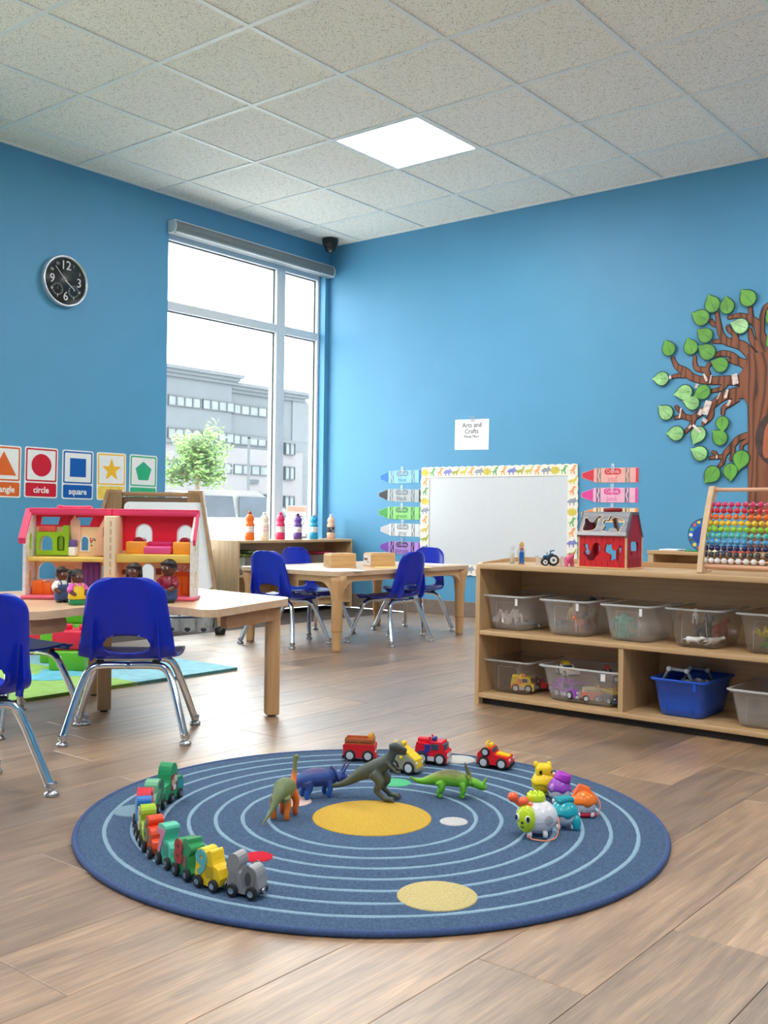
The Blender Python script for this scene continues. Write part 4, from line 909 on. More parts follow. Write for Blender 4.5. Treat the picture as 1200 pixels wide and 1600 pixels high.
# ---- easel with tubs
De = 6.15; eo = CAM+ray(243, 985)*De
t = thing('teaching_easel', 'wooden teaching easel with white panel and hanging clear tubs behind the dollhouse', 'easel', (eo.x, eo.y, 0), VRZ)
ke = De/FPX; ex = lambda px: (px-243)*ke; ez = lambda y: (984-y)*ke
oakd = wood('brown_easel_wood', (176, 138, 98), (150, 112, 76), 2); oakx = wood('brown_easel_rail', (184, 146, 106), (150, 110, 74), 0)
for sx_, tx in ((-1, ex(177)), (1, ex(303))):
    m = MB(); m.at((tx, 0, 0), pi/2)
    m.plate([(-.035, ez(770)), (-.025, ez(766)), (.025, ez(766)), (.035, ez(770)), (.04, ez(800)), (-.04, ez(800))], -.048 if sx_ < 0 else -.044, .048 if sx_ < 0 else .044); m.build('top_block', oakd, t)
    for y0, y1 in ((-.02, -.20), (.02, .20)):
        m = MB(); fx = tx+sx_*(.19 if y0 < 0 else .06)
        m.rings([[(tx+sx_*.038-.010, y0-.02, ez(770)), (tx+sx_*.038+.010, y0-.02, ez(770)), (tx+sx_*.038+.010, y0+.02, ez(770)), (tx+sx_*.038-.010, y0+.02, ez(770))], [(fx-.010, y1-.02, .05), (fx+.010, y1-.02, .05), (fx+.010, y1+.02, .05), (fx-.010, y1+.02, .05)]], smooth=False); l = m.build('leg', oakd, t)
        MB().lathe([(.004, .06), (.006, .045), (.03, .04), (.032, .02), (.028, 0), (.002, 0)], 14, (fx, y1, 0)).build('caster', black, l)
MB().box(ex(190), ex(292), -.03, .03, ez(776), ez(769), .006).build('top_rail', oakx, t)
MB().box(ex(188), ex(294), -.012, .012, ez(800), ez(777), .003).build('rail_board', wood('dark_easel_rail', (136, 104, 76), (110, 80, 56), 0), t)
m = MB(); m.at((0, -.03, ez(785)), 0, -.24); m.plate([(x+(.075 if x > 0 else 0)*(-z/.52), z) for x, z in rrect(ex(194), ex(320), -.52, .0, .03, 5)], -.008, .008); pn = m.build('white_panel', mat('easel_panel', (232, 234, 238), .3, var=.01), t)
m = MB(); m.at((0, -.03, ez(785)), 0, -.24)
for q in (201, 310): m.cyl((ex(q), -.01, -.025), (ex(q), -.006, -.025), .005, n=10)
m.build('screw', steel, pn)
navy = plastic('navy_wire', (26, 40, 78), .4)
for y_ in (-.20, -.06):
    MB().tube([(ex(150), y_, ez(965)), (ex(338), y_, ez(957))], .006, 8).build('tub_rail', navy, t)
for i in range(6):
    x = ex(204+i*24.5); m = MB()
    def tub(mb, w0, w1, d0, d1, z0, z1, th=.003):
        o0 = [(x-w0, -.13-d0, z0), (x+w0, -.13-d0, z0), (x+w0, -.13+d0, z0), (x-w0, -.13+d0, z0)]; o1 = [(x-w1, -.13-d1, z1), (x+w1, -.13-d1, z1), (x+w1, -.13+d1, z1), (x-w1, -.13+d1, z1)]
        mb.add(o0+o1, [(3, 2, 1, 0), (0, 1, 5, 4), (1, 2, 6, 5), (2, 3, 7, 6), (3, 0, 4, 7)])
    tub(m, .034, .041, .05, .062, .012, .105); tb = m.build('clear_tub', clear_hazy, t)
    MB().plate(rrect(x-.043, x+.043, .098, .108, .004), -.196, -.190).build('tub_rim', white, tb)
    MB().plate([(x-.018, .022), (x, .010), (x+.018, .022), (x+.012, .036), (x-.012, .036)], -.188, -.183).build('tub_label', mat('dark_tub_label', (40, 44, 52), .5), tb)
# ---- foam play mat and building blocks
gfoam = mat('green_foam', (162, 206, 110), .8, bump=.3, bs=500); bfoam = mat('pale_blue_foam', (150, 206, 222), .8, bump=.3, bs=500); ted = mat('teal_foam_edge', (70, 120, 120), .8); ged = mat('olive_foam_edge', (110, 140, 60), .8)
t = thing('foam_play_mat', 'green and pale blue foam play mat on the floor under the table', 'mat', (-2.81, -2.0, 0))
def jig(x0, y0, s):
    o = []
    def edge(ax, ay, bx, by, sg):
        n = 9; dx, dy = (bx-ax)/n, (by-ay)/n
        for i in range(n):
            u = .022*sg if i % 2 else 0
            o.append((ax+dx*i-dy/abs(dx+dy)*u, ay+dy*i+dx/abs(dx+dy)*u)); o.append((ax+dx*(i+1)-dy/abs(dx+dy)*u, ay+dy*(i+1)+dx/abs(dx+dy)*u))
    edge(x0, y0, x0+s, y0, 0); edge(x0+s, y0, x0+s, y0+s, 0); edge(x0+s, y0+s, x0, y0+s, 0); edge(x0, y0+s, x0, y0, 0); return o
for i in range(3):
    for j in range(3):
        gcol = (i == 0) == (j == 1) if i < 2 else True
        blue_ = (i == 0 and j != 2)
        x0 = -(i+1)*.56; y0 = j*.56
        slab(jig(x0+.001, y0+.001, .558), 0, .014).build('foam_tile', [bfoam if blue_ else gfoam], t)
        slab([(x0+.002, y0+.0005), (x0+.558, y0+.0005), (x0+.558, y0+.0025), (x0+.002, y0+.0025)], .0005, .0125).build('tile_edge', ted if blue_ else ged, t)
slab(smoothloop([(-.82, .34), (-.74, .26), (-.66, .32), (-.58, .26), (-.57, .5), (-.64, .55), (-.72, .46), (-.80, .50)], 4), .014, .0155).build('pond_print', mat('pond_blue_foam', (110, 196, 220), .8), t)
blk_r = plastic('pink_red_block', (222, 34, 70), .35); blk_g = plastic('grass_green_block', (96, 176, 40), .35)
def block(label, px, py, D, w_, d_, h, m_, studs, z=.014, rz=0):
    p = CAM+ray(px, py)*D
    t = thing('building_block', label, 'block', (p.x, p.y, z), VRZ+rz, 'giant building blocks on the play mat')
    MB().box(-w_/2, w_/2, 0, d_, 0, h, .008).build('body', m_, t)
    for i in range(studs): MB().cyl((-w_/2+w_*(i+.5)/studs, d_/2, h), (-w_/2+w_*(i+.5)/studs, d_/2, h+.022), .027, n=18, bev=.004).build('stud', m_, t)
def bz(px, py, D): return (CAM+ray(px, py)*D).z
block('green block lying front right on the mat under the seat', 103, 1056, 4.42, .155, .15, .085, blk_g, 2)
block('red block stacked on the front green block', 110, 1030, 4.45, .17, .15, .085, blk_r, 2, z=.1)
block('green block left of the stacked red block', 82, 1025, 4.64, .12, .15, .16, blk_g, 1)
block('green block on top at the back of the pile', 113, 985, 4.84, .16, .15, .075, blk_g, 0, z=.175)
block('green block at the bottom back of the pile', 113, 985, 4.82, .16, .15, .16, blk_g, 0)
block('red block seen just right of the left edge chair', 55, 1018, 4.9, .13, .15, .135, blk_r, 1)
# ---- paint bottles
bot = [(390, (236, 106, 24), 'orange', .202), (413, (236, 222, 198), 'cream', .198), (438, (214, 40, 98), 'magenta', .200), (465, (92, 62, 140), 'violet', .192), (490, (24, 150, 196), 'turquoise', .192), (517, (232, 184, 160), 'peach', .188)]
for i, (px, col, nm, h) in enumerate(bot):
    p = onY(px, 842, -.17)
    t = thing('paint_bottle', '%s paint bottle on the window shelf' % nm, 'paint bottle', (p.x, -.17, SZ-.002), 0, 'paint bottles on the window shelf')
    k = h/.2; pm = mat('paint_'+nm, col, .25, var=.10, ns=16)
    MB().lathe([(.030*k, 0), (.034*k, .003*k), (.034*k, .048*k), (.032*k, .052*k), (.032*k, .052*k), (.032*k, .098*k), (.034*k, .102*k), (.034*k, .110*k), (.027*k, .122*k), (.026*k, .130*k), (.031*k, .142*k), (.031*k, .156*k), (.022*k, .172*k), (.012*k, .180*k), (.012*k, .184*k)], 24).build('bottle', pm, t)
    MB().lathe([(.0325*k, .054*k), (.0328*k, .055*k), (.0328*k, .095*k), (.0325*k, .096*k)], 24).build('label', mat('bottle_label_dark', (40, 40, 46), .5) if nm == 'peach' else mat('bottle_label', (234, 224, 222), .5), t)
    m = MB()
    for j in range(4):
        z = (.060+.009*j)*k; a0 = -2.5+random.uniform(-.1, .1); n = 7
        for q in range(n):
            if random.random() < .75:
                a = a0+q*.3; R_ = .0332*k; m.add([(R_*cos(a), R_*sin(a), z), (R_*cos(a+.2), R_*sin(a+.2), z), (R_*cos(a+.2), R_*sin(a+.2), z+.0045*k), (R_*cos(a), R_*sin(a), z+.0045*k)], [(0, 1, 2, 3)])
    m.build('label_print', paper if nm == 'peach' else mat('label_print_'+nm, scl(col, .8) if nm != 'cream' else (190, 60, 70), .6), t)
    MB().lathe([(.0125*k, .182*k), (.0125*k, .196*k), (.009*k, .2*k), (.001, .2*k)], 16).build('cap', {0: plastic('brown_cap', (160, 80, 40)), 3: plastic('plum_cap', (80, 50, 90))}.get(i, white) if i != 2 else pm, t)
# ================================================================== BINS AND THEIR CONTENTS
def bin_mesh(w_, d_, h, taper=.82, n=6, rim=.012):
    """open tub: local x = width along the shelf, y = depth away from the viewer, front at y=0"""
    m = MB()
    def ring(f, z, g=0, r=.022):
        ww, dd = w_*f/2+g, d_*f/2+g
        return [(x, y+d_/2, z) for x, y in rrect(-ww, ww, -dd, dd, r, n)]
    th = .0025
    m.rings([ring(taper, 0, -.012), ring(taper, .004, -.003), ring(taper+.03, .03), ring(.97, h-.012), ring(.97, h-.010, rim*.55), ring(.97, h-.004, rim), ring(.97, h, rim*.9), ring(.97, h, 0), ring(.97, h-.012, -th), ring(taper+.03, .03, -th), ring(taper, .0065, -.004-th)], cap=True); return m
LX = lambda y: SYL-y                       # world y -> distance along the toy shelf
def make_bin(label, y0, y1, depth, h, z, m_, front=.035, rz=0, crease=True, group='storage bins on the toy shelf'):
    w_ = y0-y1
    p = Vector((SX+front, (y0+y1)/2, z))
    t = thing('storage_bin', label, 'bin', p, -pi/2+rz, group)
    o = bin_mesh(w_, depth, h).build('tub', m_, t)
    if m_ is clear_hazy or m_ is clear_pure:
        R_ = lambda g, z: [(x, y+depth/2, z) for x, y in rrect(-w_*.485-g, w_*.485+g, -depth*.485-g, depth*.485+g, .022, 6)]
        MB().rings([R_(.011, h-.005), R_(.0135, h-.004), R_(.0135, h+.001), R_(.002, h+.0015), R_(.002, h+.0005), R_(.011, h+.0005)], cap=False, closed=True).build('rim', frosty if m_ is clear_hazy else clear('clear_rim', (248, 250, 250), .3), t)
    m = MB(); m.box(w_*.30, w_*.36, -.006, -.002, h-.034, h-.008, .001, 1)
    m.build('rim_tab', white if m_ in (clear_hazy,) else m_, t)
    if crease:
        m = MB()
        for sx_ in (-1, 1): m.tube([(sx_*w_*.22, .012, h*.82), (sx_*w_*.25, .022, h*.12)], .0012, 6)
        m.tube([(-w_*.22, .012, h*.82), (w_*.22, .012, h*.82)], .0008, 6)
        m.build('moulded_crease', m_ if m_ not in (clear_hazy, clear_pure) else clear('crease_highlight', (244, 246, 248), .5), t)
    return t
mid, low = .280, .044
make_bin('hazy clear bin with a pale tentacled toy, first on the middle shelf', -3.258, -3.432, .26, .132, mid, clear_hazy)
make_bin('hazy clear bin of mixed toy animals, second on the middle shelf', -3.505, -3.685, .26, .130, mid, clear_hazy)
make_bin('hazy clear bin with a teal toy, third on the middle shelf', -3.748, -3.925, .27, .128, mid, clear_hazy)
make_bin('clear bin of black and white toy animals, fourth on the middle shelf', -3.985, -4.165, .27, .130, mid, clear_pure)
make_bin('clear bin with toy plants at the right edge of the middle shelf', -4.225, -4.40, .27, .130, mid, clear_pure)
make_bin('clear bin with a yellow toy truck, left on the bottom shelf', -3.268, -3.452, .27, .125, low, clear_pure)
make_bin('wide hazy bin of purple and white toys on the bottom shelf', -3.508, -3.812, .20, .128, low, clear_hazy, front=.03)
blue_bin = plastic('royal_blue_bin', (20, 84, 200), .35)
make_bin('royal blue bin full of grey plastic bars on the bottom shelf', -3.935, -4.118, .27, .128, low, blue_bin)
make_bin('empty hazy bin at the right end of the bottom shelf', -4.205, -4.405, .27, .122, low, clear_hazy, front=.02)
def in_bin(y, depth, z): return Vector((SX+depth, y, z))
# toy animals
_proto = {}
def toy_animal(label, loc, rz, col, s=1.0, kind='horse', tilt=0, group='toy animals in the clear bins'):
    t = thing('toy_animal', label, 'toy', loc, rz, group); t.rotation_euler = (tilt, 0, rz)
    mm = plastic('animal_%d_%d_%d' % col, col, .5, var=.12)
    if kind not in _proto:
        m = MB()
        L, H = .07, .034
        m.tube(smoothline([(-.032, 0, .040), (-.018, 0, .041), (.008, 0, .040), (.024, 0, .043)], 3), [.010, .012, .0135, .013, .0125, .012, .0125, .0135, .0125, .011], 10)
        m.tube(smoothline([(.022, 0, .044), (.034, 0, .058), (.042, 0, .064)], 3), [.010, .009, .008, .0075, .0072, .007, .0066], 10)
        m.tube([(.040, 0, .065), (.050, 0, .060), (.058, 0, .056)], [.0072, .0062, .0045], 10)
        for sy in (-1, 1):
            m.tube([(.020, sy*.008, .040), (.021, sy*.0085, .022), (.022, sy*.0085, .002)], [.0062, .0042, .0036], 8); m.tube([(-.024, sy*.008, .040), (-.020, sy*.009, .026), (-.027, sy*.009, .014), (-.026, sy*.009, .002)], [.0072, .005, .0038, .0036], 8); m.tube([(.037, sy*.004, .069), (.036, sy*.006, .077)], [.003, .0012], 6)
        m.tube(smoothline([(-.036, 0, .044), (-.046, 0, .036), (-.048, 0, .024)], 3), [.003]*6+[.0015], 6)
        o = m.build('body', mm, t); soften(o, .0024, 2); _proto[kind] = o
    else:
        o = _proto[kind].copy(); o.data = _proto[kind].data.copy(); o.data.materials[0] = mm; COL.objects.link(o); o.parent = t
    o.scale = (s, s, s); return t
an = [('grey toy animal at the left of the second bin', -3.558, .10, .006, 1.45, (124, 126, 132), .95, 0), ('tan toy animal high in the second bin', -3.592, .10, .046, 1.9, (206, 176, 136), .95, .2), ('orange toy animal at the right of the second bin', -3.632, .095, .006, -1.4, (214, 110, 70), .95, .1),
      ('dark grey toy animal deep in the second bin', -3.597, .16, .006, 1.5, (80, 82, 90), .95, 0), ('brown toy animal behind the orange one', -3.632, .19, .006, 1.6, (130, 76, 50), .95, 0), ('black toy animal peeking over the rim of the second bin', -3.60, .17, .074, .5, (36, 34, 36), .9, .4), ('red-brown toy animal peeking over the back of the second bin', -3.625, .21, .070, 1.2, (150, 66, 44), .85, .3),
      ('white toy animal lying at the left of the fourth bin', -4.062, .085, .010, .30, (232, 230, 226), .72, 1.1), ('white toy animal lying in front in the fourth bin', -4.105, .095, .010, 1.2, (226, 224, 220), .72, 1.1), ('black toy animal standing in the fourth bin', -4.085, .12, .012, 1.5, (32, 30, 34), 1.2, 0), ('black and grey toy animal behind the black one', -4.055, .18, .006, 1.6, (50, 48, 54), 1.2, 0), ('red toy animal at the back of the fourth bin', -4.115, .18, .006, 1.5, (176, 60, 40), 1.2, 0), ('small white toy animal on the black ones', -4.045, .13, .068, 2.0, (230, 226, 222), .7, .1)]
for lab, y, d, z, rz, col, s, tl_ in an: toy_animal(lab, in_bin(y, d, mid+.006+z), rz-pi/2, col, s, tilt=tl_)
# tentacled toy in the first bin
t = thing('toy_octopus', 'pale rubber toy with long wavy arms in the first clear bin', 'toy', in_bin(-3.325, .095, mid+.008), -pi/2)
m = MB(); m.ball((0, 0, .03), (.018, .02, .022), 14, 9)
for k in range(7):
    a = k*2*pi/7+.2; R0 = .056
    pts = smoothline([(cos(a)*.01, sin(a)*.008, .03), (cos(a)*.03, sin(a)*.022, .05+.02*sin(k*2.1)), (cos(a+.3)*R0*.85, sin(a+.3)*.03, .03+.014*cos(k)), (cos(a)*R0, sin(a)*.034, .052+.016*sin(k*1.3)), (cos(a+.15)*R0*1.08, sin(a+.15)*.042, .02)], 5)
    m.tube(pts, [.0042]*len(pts), 8)
soften(m.build('body', plastic('pale_rubber', (236, 222, 216), .5), t), .0026, 1)
t = thing('toy_snake', 'grey rubber snake heap at the right of the first bin', 'toy', in_bin(-3.385, .16, mid+.007), -pi/2)
pts = smoothline([(.0+.04*cos(a*1.3)*(1-a/30), .04*sin(a*1.7)*(1-a/30), .008+a*.0014) for a in range(0, 16)], 4); MB().tube(pts, .006, 8).build('body', plastic('grey_rubber', (150, 148, 146), .5), t)
# teal toy in the third bin
t = thing('toy_dragon', 'teal rubber toy creature standing in the third clear bin', 'toy', in_bin(-3.80, .10, mid+.008), -pi/2+.3)
m = MB(); m.tube(smoothline([(0, 0, .0), (.002, 0, .03), (-.002, 0, .06), (.006, 0, .085)], 4), [.014]*4+[.02]*4+[.014]*3+[.010, .006], 10)
for q in (-1, 1): m.tube(smoothline([(q*.008, 0, .06), (q*.03, .004, .068), (q*.036, .006, .03)], 3), [.008]*3+[.006]*3+[.004], 8); m.tube([(q*.01, 0, .03), (q*.016, -.004, .0)], [.010, .008], 8)
m.tube([(0, .014, .02), (.02, .04, .01), (.04, .05, .006)], [.01, .007, .003], 8); soften(m.build('body', plastic('teal_rubber', (62, 160, 140), .4), t), .0026, 2)
# plants in the fifth bin
for nm, lab, y, d, col, z in (('toy_plant', 'green plastic toy grass in the right edge bin', -4.315, .085, (60, 150, 50), 0), ('toy_plant', 'yellow plastic toy grass on top in the right edge bin', -4.285, .10, (214, 190, 50), .03)):
    t = thing(nm, lab, 'toy', in_bin(y, d, mid+.008+z), -pi/2, 'toy plants in the right edge bin'); m = MB()
    for k in range(26):
        a = random.uniform(0, 2*pi); r_ = random.uniform(.02, .045); h = random.uniform(.02, .05)
        m.tube([(0, 0, .002), (cos(a)*r_*.5, sin(a)*r_*.5, h), (cos(a)*r_, sin(a)*r_, h*.7)], [.002, .0018, .0006], 5)
    m.build('blades', plastic('plant_%d' % col[0], col, .45), t)
# ---- little cars (rug, bins)
def wheel(m, x, y, z, r, w_, hub=False):
    m.cyl((x, y-w_/2, z), (x, y+w_/2, z), r, n=18, bev=r*.15)
def toy_car(name, label, loc, rz, L, W_, H, body, trim, kind, group=None, hubm=None):
    """local x forward; body outline is extruded sideways and rounded"""
    t = thing(name, label, 'toy vehicle', loc, rz, group); r = H*.25; x0, x1 = -L/2, L/2
    P_ = {'car': [(x0, .18), (x0+.02*L, .62), (x0+.14*L, .80), (x0+.30*L, .88), (x0+.44*L, .84), (x0+.52*L, .62), (x0+.60*L, .60), (x1-.06*L, .54), (x1, .40), (x1, .16)],
          'wagon': [(x0+.04*L, .16), (x0, .66), (x0+.02*L, .72), (x1-.02*L, .72), (x1, .64), (x1-.03*L, .16)],
          'truck': [(x0, .2), (x0, .66), (x0+.04*L, .9), (x0+.40*L, .82), (x0+.48*L, .94), (x1-.16*L, .94), (x1-.08*L, .60), (x1, .56), (x1, .12)],
          'loader': [(x0, .2), (x0+.02*L, .7), (x0+.2*L, .95), (x0+.42*L, .98), (x0+.6*L, .75), (x1-.04*L, .55), (x1, .3), (x1, .14)]}[kind]
    poly = smoothloop([(x, z*H) for x, z in P_], 2)
    arc = []
    o = MB().plate([(x, z*H) for x, z in P_], -W_/2, W_/2).build('body', body, t)
    b = o.modifiers.new('bevel', 'BEVEL'); b.width = H*.05; b.segments = 3; b.limit_method = 'ANGLE'; b.angle_limit = .6
    for sx_ in (-.28, .28):
        for sy in (-1, 1):
            m = MB(); m.at((sx_*L, sy*W_*.44, r)); wheel(m, 0, 0, 0, r, W_*.24); wl = m.build('wheel', rubber, t)
            m = MB(); m.at((sx_*L, sy*W_*.44, r)); m.cyl((0, sy*W_*.10, 0), (0, sy*W_*.135, 0), r*.66, r*.6, 16); m.build('hub', hubm or silver, wl)
            m = MB(); m.at((sx_*L, 0, r)); m.plate([(r*1.25*cos(pi*k/10), r*1.25*sin(pi*k/10)) for k in range(11)]+[(r*1.02*cos(pi*k/10), r*1.02*sin(pi*k/10)) for k in range(10, -1, -1)], sy*W_*.5-.0008, sy*W_*.5+.0012); m.build('wheel_arch', body if kind != 'truck' else (trim if sx_ < 0 else body), t)
    MB().box(x1-.02*L, x1+.03*L, -W_*.46, W_*.46, .10*H, .26*H, H*.03).build('front_bumper', rubber if kind in ('car',) else (silver if kind == 'truck' else body), t)
    MB().box(x0-.03*L, x0+.02*L, -W_*.44, W_*.44, .10*H, .24*H, H*.03).build('rear_bumper', rubber, t)
    for sy in (-1, 1):
        MB().ball((x1+.005*L, sy*W_*.32, .42*H), (L*.02, W_*.10, H*.07), 10, 7).build('headlight', white, t)
    glass = plastic('dark_toy_glass', (60, 76, 96), .15)
    if kind == 'car':
        MB().box(x0+.44*L, x0+.50*L, -W_*.36, W_*.36, .64*H, .84*H, H*.02).build('windscreen', glass, t)
        m = MB(); m.rings([[(x0+.56*L, -W_*.28, .61*H), (x0+.56*L, W_*.28, .61*H), (x0+.56*L, W_*.28, .66*H), (x0+.56*L, -W_*.28, .66*H)], [(x1-.05*L, -W_*.22, .52*H), (x1-.05*L, W_*.22, .52*H), (x1-.05*L, W_*.22, .58*H), (x1-.05*L, -W_*.22, .58*H)]], smooth=False); m.build('bonnet_panel', trim, t)
        m = MB().at((x0+.27*L, 0, .70*H)); wheel(m, 0, W_*.50, 0, r*.8, W_*.14); m.build('side_pod', rubber, t); m = MB().at((x0+.27*L, 0, .70*H)); m.cyl((0, W_*.56, 0), (0, W_*.58, 0), r*.5, n=14); m.build('pod_hub', silver, t)
        m = MB().at((x0+.27*L, 0, .70*H)); wheel(m, 0, -W_*.50, 0, r*.8, W_*.14); m.build('side_pod', rubber, t); m = MB().at((x0+.27*L, 0, .70*H)); m.cyl((0, -W_*.58, 0), (0, -W_*.56, 0), r*.5, n=14); m.build('pod_hub', silver, t)
        MB().tube(smoothline([(x0+.30*L, -W_*.3, .84*H), (x0+.26*L, -W_*.26, 1.05*H), (x0+.26*L, W_*.26, 1.05*H), (x0+.30*L, W_*.3, .84*H)], 4), H*.04, 8).build('roll_bar', trim, t)
        MB().box(x0+.30*L, x0+.42*L, -W_*.2, W_*.2, .82*H, 1.04*H, H*.06).build('seat', trim, t)
    if kind == 'wagon':
        for p in ((x0+.05*L, x1-.05*L, -W_*.42, -W_*.36), (x0+.05*L, x1-.05*L, W_*.36, W_*.42), (x0+.05*L, x0+.09*L, -W_*.42, W_*.42), (x1-.09*L, x1-.05*L, -W_*.42, W_*.42)):
            MB().box(p[0], p[1], p[2], p[3], .66*H, .98*H, H*.02).build('bed_side', trim, t)
        for sy in (-1, 1):
            for k in range(2): MB().box(x0+(.10+.42*k)*L, x0+(.46+.42*k)*L, sy*W_*.42-.001, sy*W_*.42+.001, .80*H, .83*H).build('board_line', plastic('brown_line', (90, 50, 26)), t)
        MB().ball((x1-.16*L, 0, .98*H), (L*.11, W_*.26, H*.22), 14, 9).build('load', plastic('ochre_load', (206, 140, 40)), t)
        MB().box(x0-.035*L, x0-.005*L, -W_*.2, W_*.2, .4*H, .66*H, H*.03).build('tail_panel', silver, t)
    if kind == 'truck':
        MB().box(x1-.20*L, x1-.065*L, -W_*.40, W_*.40, .62*H, .86*H, H*.03).build('windscreen', glass, t)
        for sy in (-1, 1):
            MB().box(x0+.50*L, x0+.74*L, sy*W_*.5-.0012, sy*W_*.5+.0012, .62*H, .86*H, .0008, 1).build('side_window', glass, t); MB().box(x0+.30*L, x0+.47*L, sy*W_*.5-.002, sy*W_*.5+.002, .52*H, .84*H, .001, 1).build('shoulder_panel', trim, t); MB().box(x0+.36*L, x0+.62*L, sy*W_*.5-.0016, sy*W_*.5+.0016, .16*H, .34*H, .0008, 1).build('step_tank', silver, t)
            MB().cyl((x0+.44*L, sy*W_*.3, .8*H), (x0+.42*L, sy*W_*.3, 1.12*H), H*.045, n=10).build('exhaust_stack', body, t)
        MB().box(x0+.02*L, x0+.42*L, -W_*.2, W_*.2, .80*H, 1.04*H, H*.05).build('cargo_box', body, t); MB().box(x0+.48*L, x0+.60*L, -W_*.22, W_*.22, .92*H, 1.10*H, H*.05).build('roof_block', trim, t)
        MB().box(x1-.005*L, x1+.015*L, -W_*.3, W_*.3, .28*H, .5*H, H*.02).build('grille', silver, t)
    if kind == 'loader':
        m = MB(); m.rings([[(x0+.44*L, -W_*.34, 1.0*H), (x0+.44*L, W_*.34, 1.0*H), (x0+.44*L, W_*.34, .94*H), (x0+.44*L, -W_*.34, .94*H)], [(x1-.02*L, -W_*.4, .56*H), (x1-.02*L, W_*.4, .56*H), (x1-.02*L, W_*.4, .48*H), (x1-.02*L, -W_*.4, .48*H)], [(x1+.01*L, -W_*.38, .26*H), (x1+.01*L, W_*.38, .26*H), (x1-.02*L, W_*.38, .26*H), (x1-.02*L, -W_*.38, .26*H)]], smooth=False); m.build('front_shield', trim, t)
        for sy in (-1, 1):
            m = MB()
            for q in ((x0+.1*L, .55), (x0+.32*L, .75), (x0+.5*L, .6)): m.ball((q[0], sy*W_*.5, q[1]*H), (H*.07, H*.04, H*.07), 10, 7)
            m.build('bolt', trim, t)
        MB().ball((x0+.3*L, 0, 1.0*H), (L*.18, W_*.36, H*.2), 14, 9).build('turret', body, t); MB().box(x0+.12*L, x0+.5*L, -W_*.2, W_*.2, 1.0*H, 1.16*H, H*.06).build('turret_cap', trim, t)
    return t
toy_car('toy_truck', 'yellow toy truck lying in the clear bottom shelf bin', in_bin(-3.395, .10, low+.007), -1.2, .085, .05, .06, yellow_paint, orange_paint, 'truck')
toy_car('toy_car', 'red toy car behind the yellow truck in the bin', in_bin(-3.43, .19, low+.007), -1.0, .085, .05, .05, red_paint, grey_paint, 'car')
toy_car('toy_truck', 'purple toy truck in the wide hazy bin', in_bin(-3.60, .085, low+.012), -1.9, .12, .06, .062, purple_paint, plastic('mauve_toy', (180, 110, 200)), 'truck')
toy_car('toy_car', 'white toy car on top in the wide hazy bin', in_bin(-3.575, .115, low+.085), -2.2, .10, .05, .045, white, yellow_paint, 'car')
toy_car('toy_car', 'red and grey toy car peeking over the wide hazy bin', in_bin(-3.745, .12, low+.082), -1.3, .085, .05, .05, grey_paint, red_paint, 'car')
toy_car('toy_truck', 'dark blue toy truck low in the wide hazy bin', in_bin(-3.76, .09, low+.010), -2.0, .08, .05, .05, plastic('slate_toy', (66, 84, 110)), yellow_paint, 'wagon')
toy_car('toy_truck', 'salmon pink toy truck in the middle of the wide hazy bin', in_bin(-3.69, .075, low+.010), -1.0, .07, .045, .05, plastic('salmon_toy', (226, 120, 96)), plastic('pale_toy', (236, 220, 170)), 'wagon')
for i, (y, d, z, rz, tl_) in enumerate(((-4.010, .080, .122, .10, 1.35), (-4.045, .135, .105, 1.2, .2), (-4.03, .17, .092, 1.0, .3), (-4.03, .215, .112, .1, 1.3), (-4.01, .16, .062, 1.5, .1))):
    t = thing('plastic_connector', ['grey arched bar standing up over the blue bin rim', 'grey bar lying across the front of the blue bin', 'grey bar behind the arched bar in the blue bin', 'grey arched bar at the back of the blue bin', 'grey bar lowest in the blue bin'][i], 'toy part', in_bin(y, d, low+z), -pi/2+rz, 'grey connector bars in the blue bin')
    t.rotation_euler = (0, 0, -pi/2+rz)
    m = MB(); g2 = plastic('connector_grey', (150, 154, 160), .35)
    if tl_ > 1: pts = [(-.052, 0, -.01), (-.03, 0, .035), (.03, 0, .032), (.05, 0, -.012)]
    else: pts = [(-.05, 0, 0), (-.02, .01, .006), (.02, 0, .01), (.05, -.01, .004)]
    m.tube(pts, [(.007, .007)]*4, 4); m.build('bar', g2, t)
    for p in pts: MB().cyl((p[0], p[1]-.009, p[2]), (p[0], p[1]+.009, p[2]), .0085, n=12, bev=.001).build('joint', silver, t)
# ================================================================== ON THE TOY SHELF
# ---- barn shape sorter
bl, bw, eave, ridge = .186, .125, .118, .198
t = thing('toy_barn', 'red wooden toy barn with grey roof and animal cut-outs', 'toy barn', (SX+.03, -3.655, SH), -pi/2)
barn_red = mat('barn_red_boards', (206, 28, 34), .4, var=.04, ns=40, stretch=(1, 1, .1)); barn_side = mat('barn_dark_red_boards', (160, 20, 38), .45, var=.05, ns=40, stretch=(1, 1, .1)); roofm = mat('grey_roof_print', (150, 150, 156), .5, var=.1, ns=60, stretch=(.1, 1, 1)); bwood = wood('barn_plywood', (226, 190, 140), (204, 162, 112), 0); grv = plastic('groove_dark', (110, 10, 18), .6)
hen = smoothloop([(.022, .052), (.030, .066), (.022, .080), (.030, .087), (.040, .080), (.040, .066), (.052, .064), (.056, .080), (.066, .090), (.082, .086), (.086, .070), (.080, .052), (.066, .040), (.062, .030), (.038, .030), (.034, .040)], 2)
cat = smoothloop([(.104, .060), (.106, .078), (.112, .090), (.118, .084), (.126, .092), (.130, .080), (.134, .068), (.146, .066), (.156, .072), (.158, .082), (.166, .080), (.166, .066), (.160, .052), (.162, .030), (.152, .028), (.146, .034), (.136, .034), (.130, .028), (.124, .032), (.126, .050)], 2)
fw_ = MB().plate([(.004, .006), (bl-.004, .006), (bl-.004, eave), (.004, eave)], 0, .008, [hen, cat]).build('front_wall', [barn_red], t)
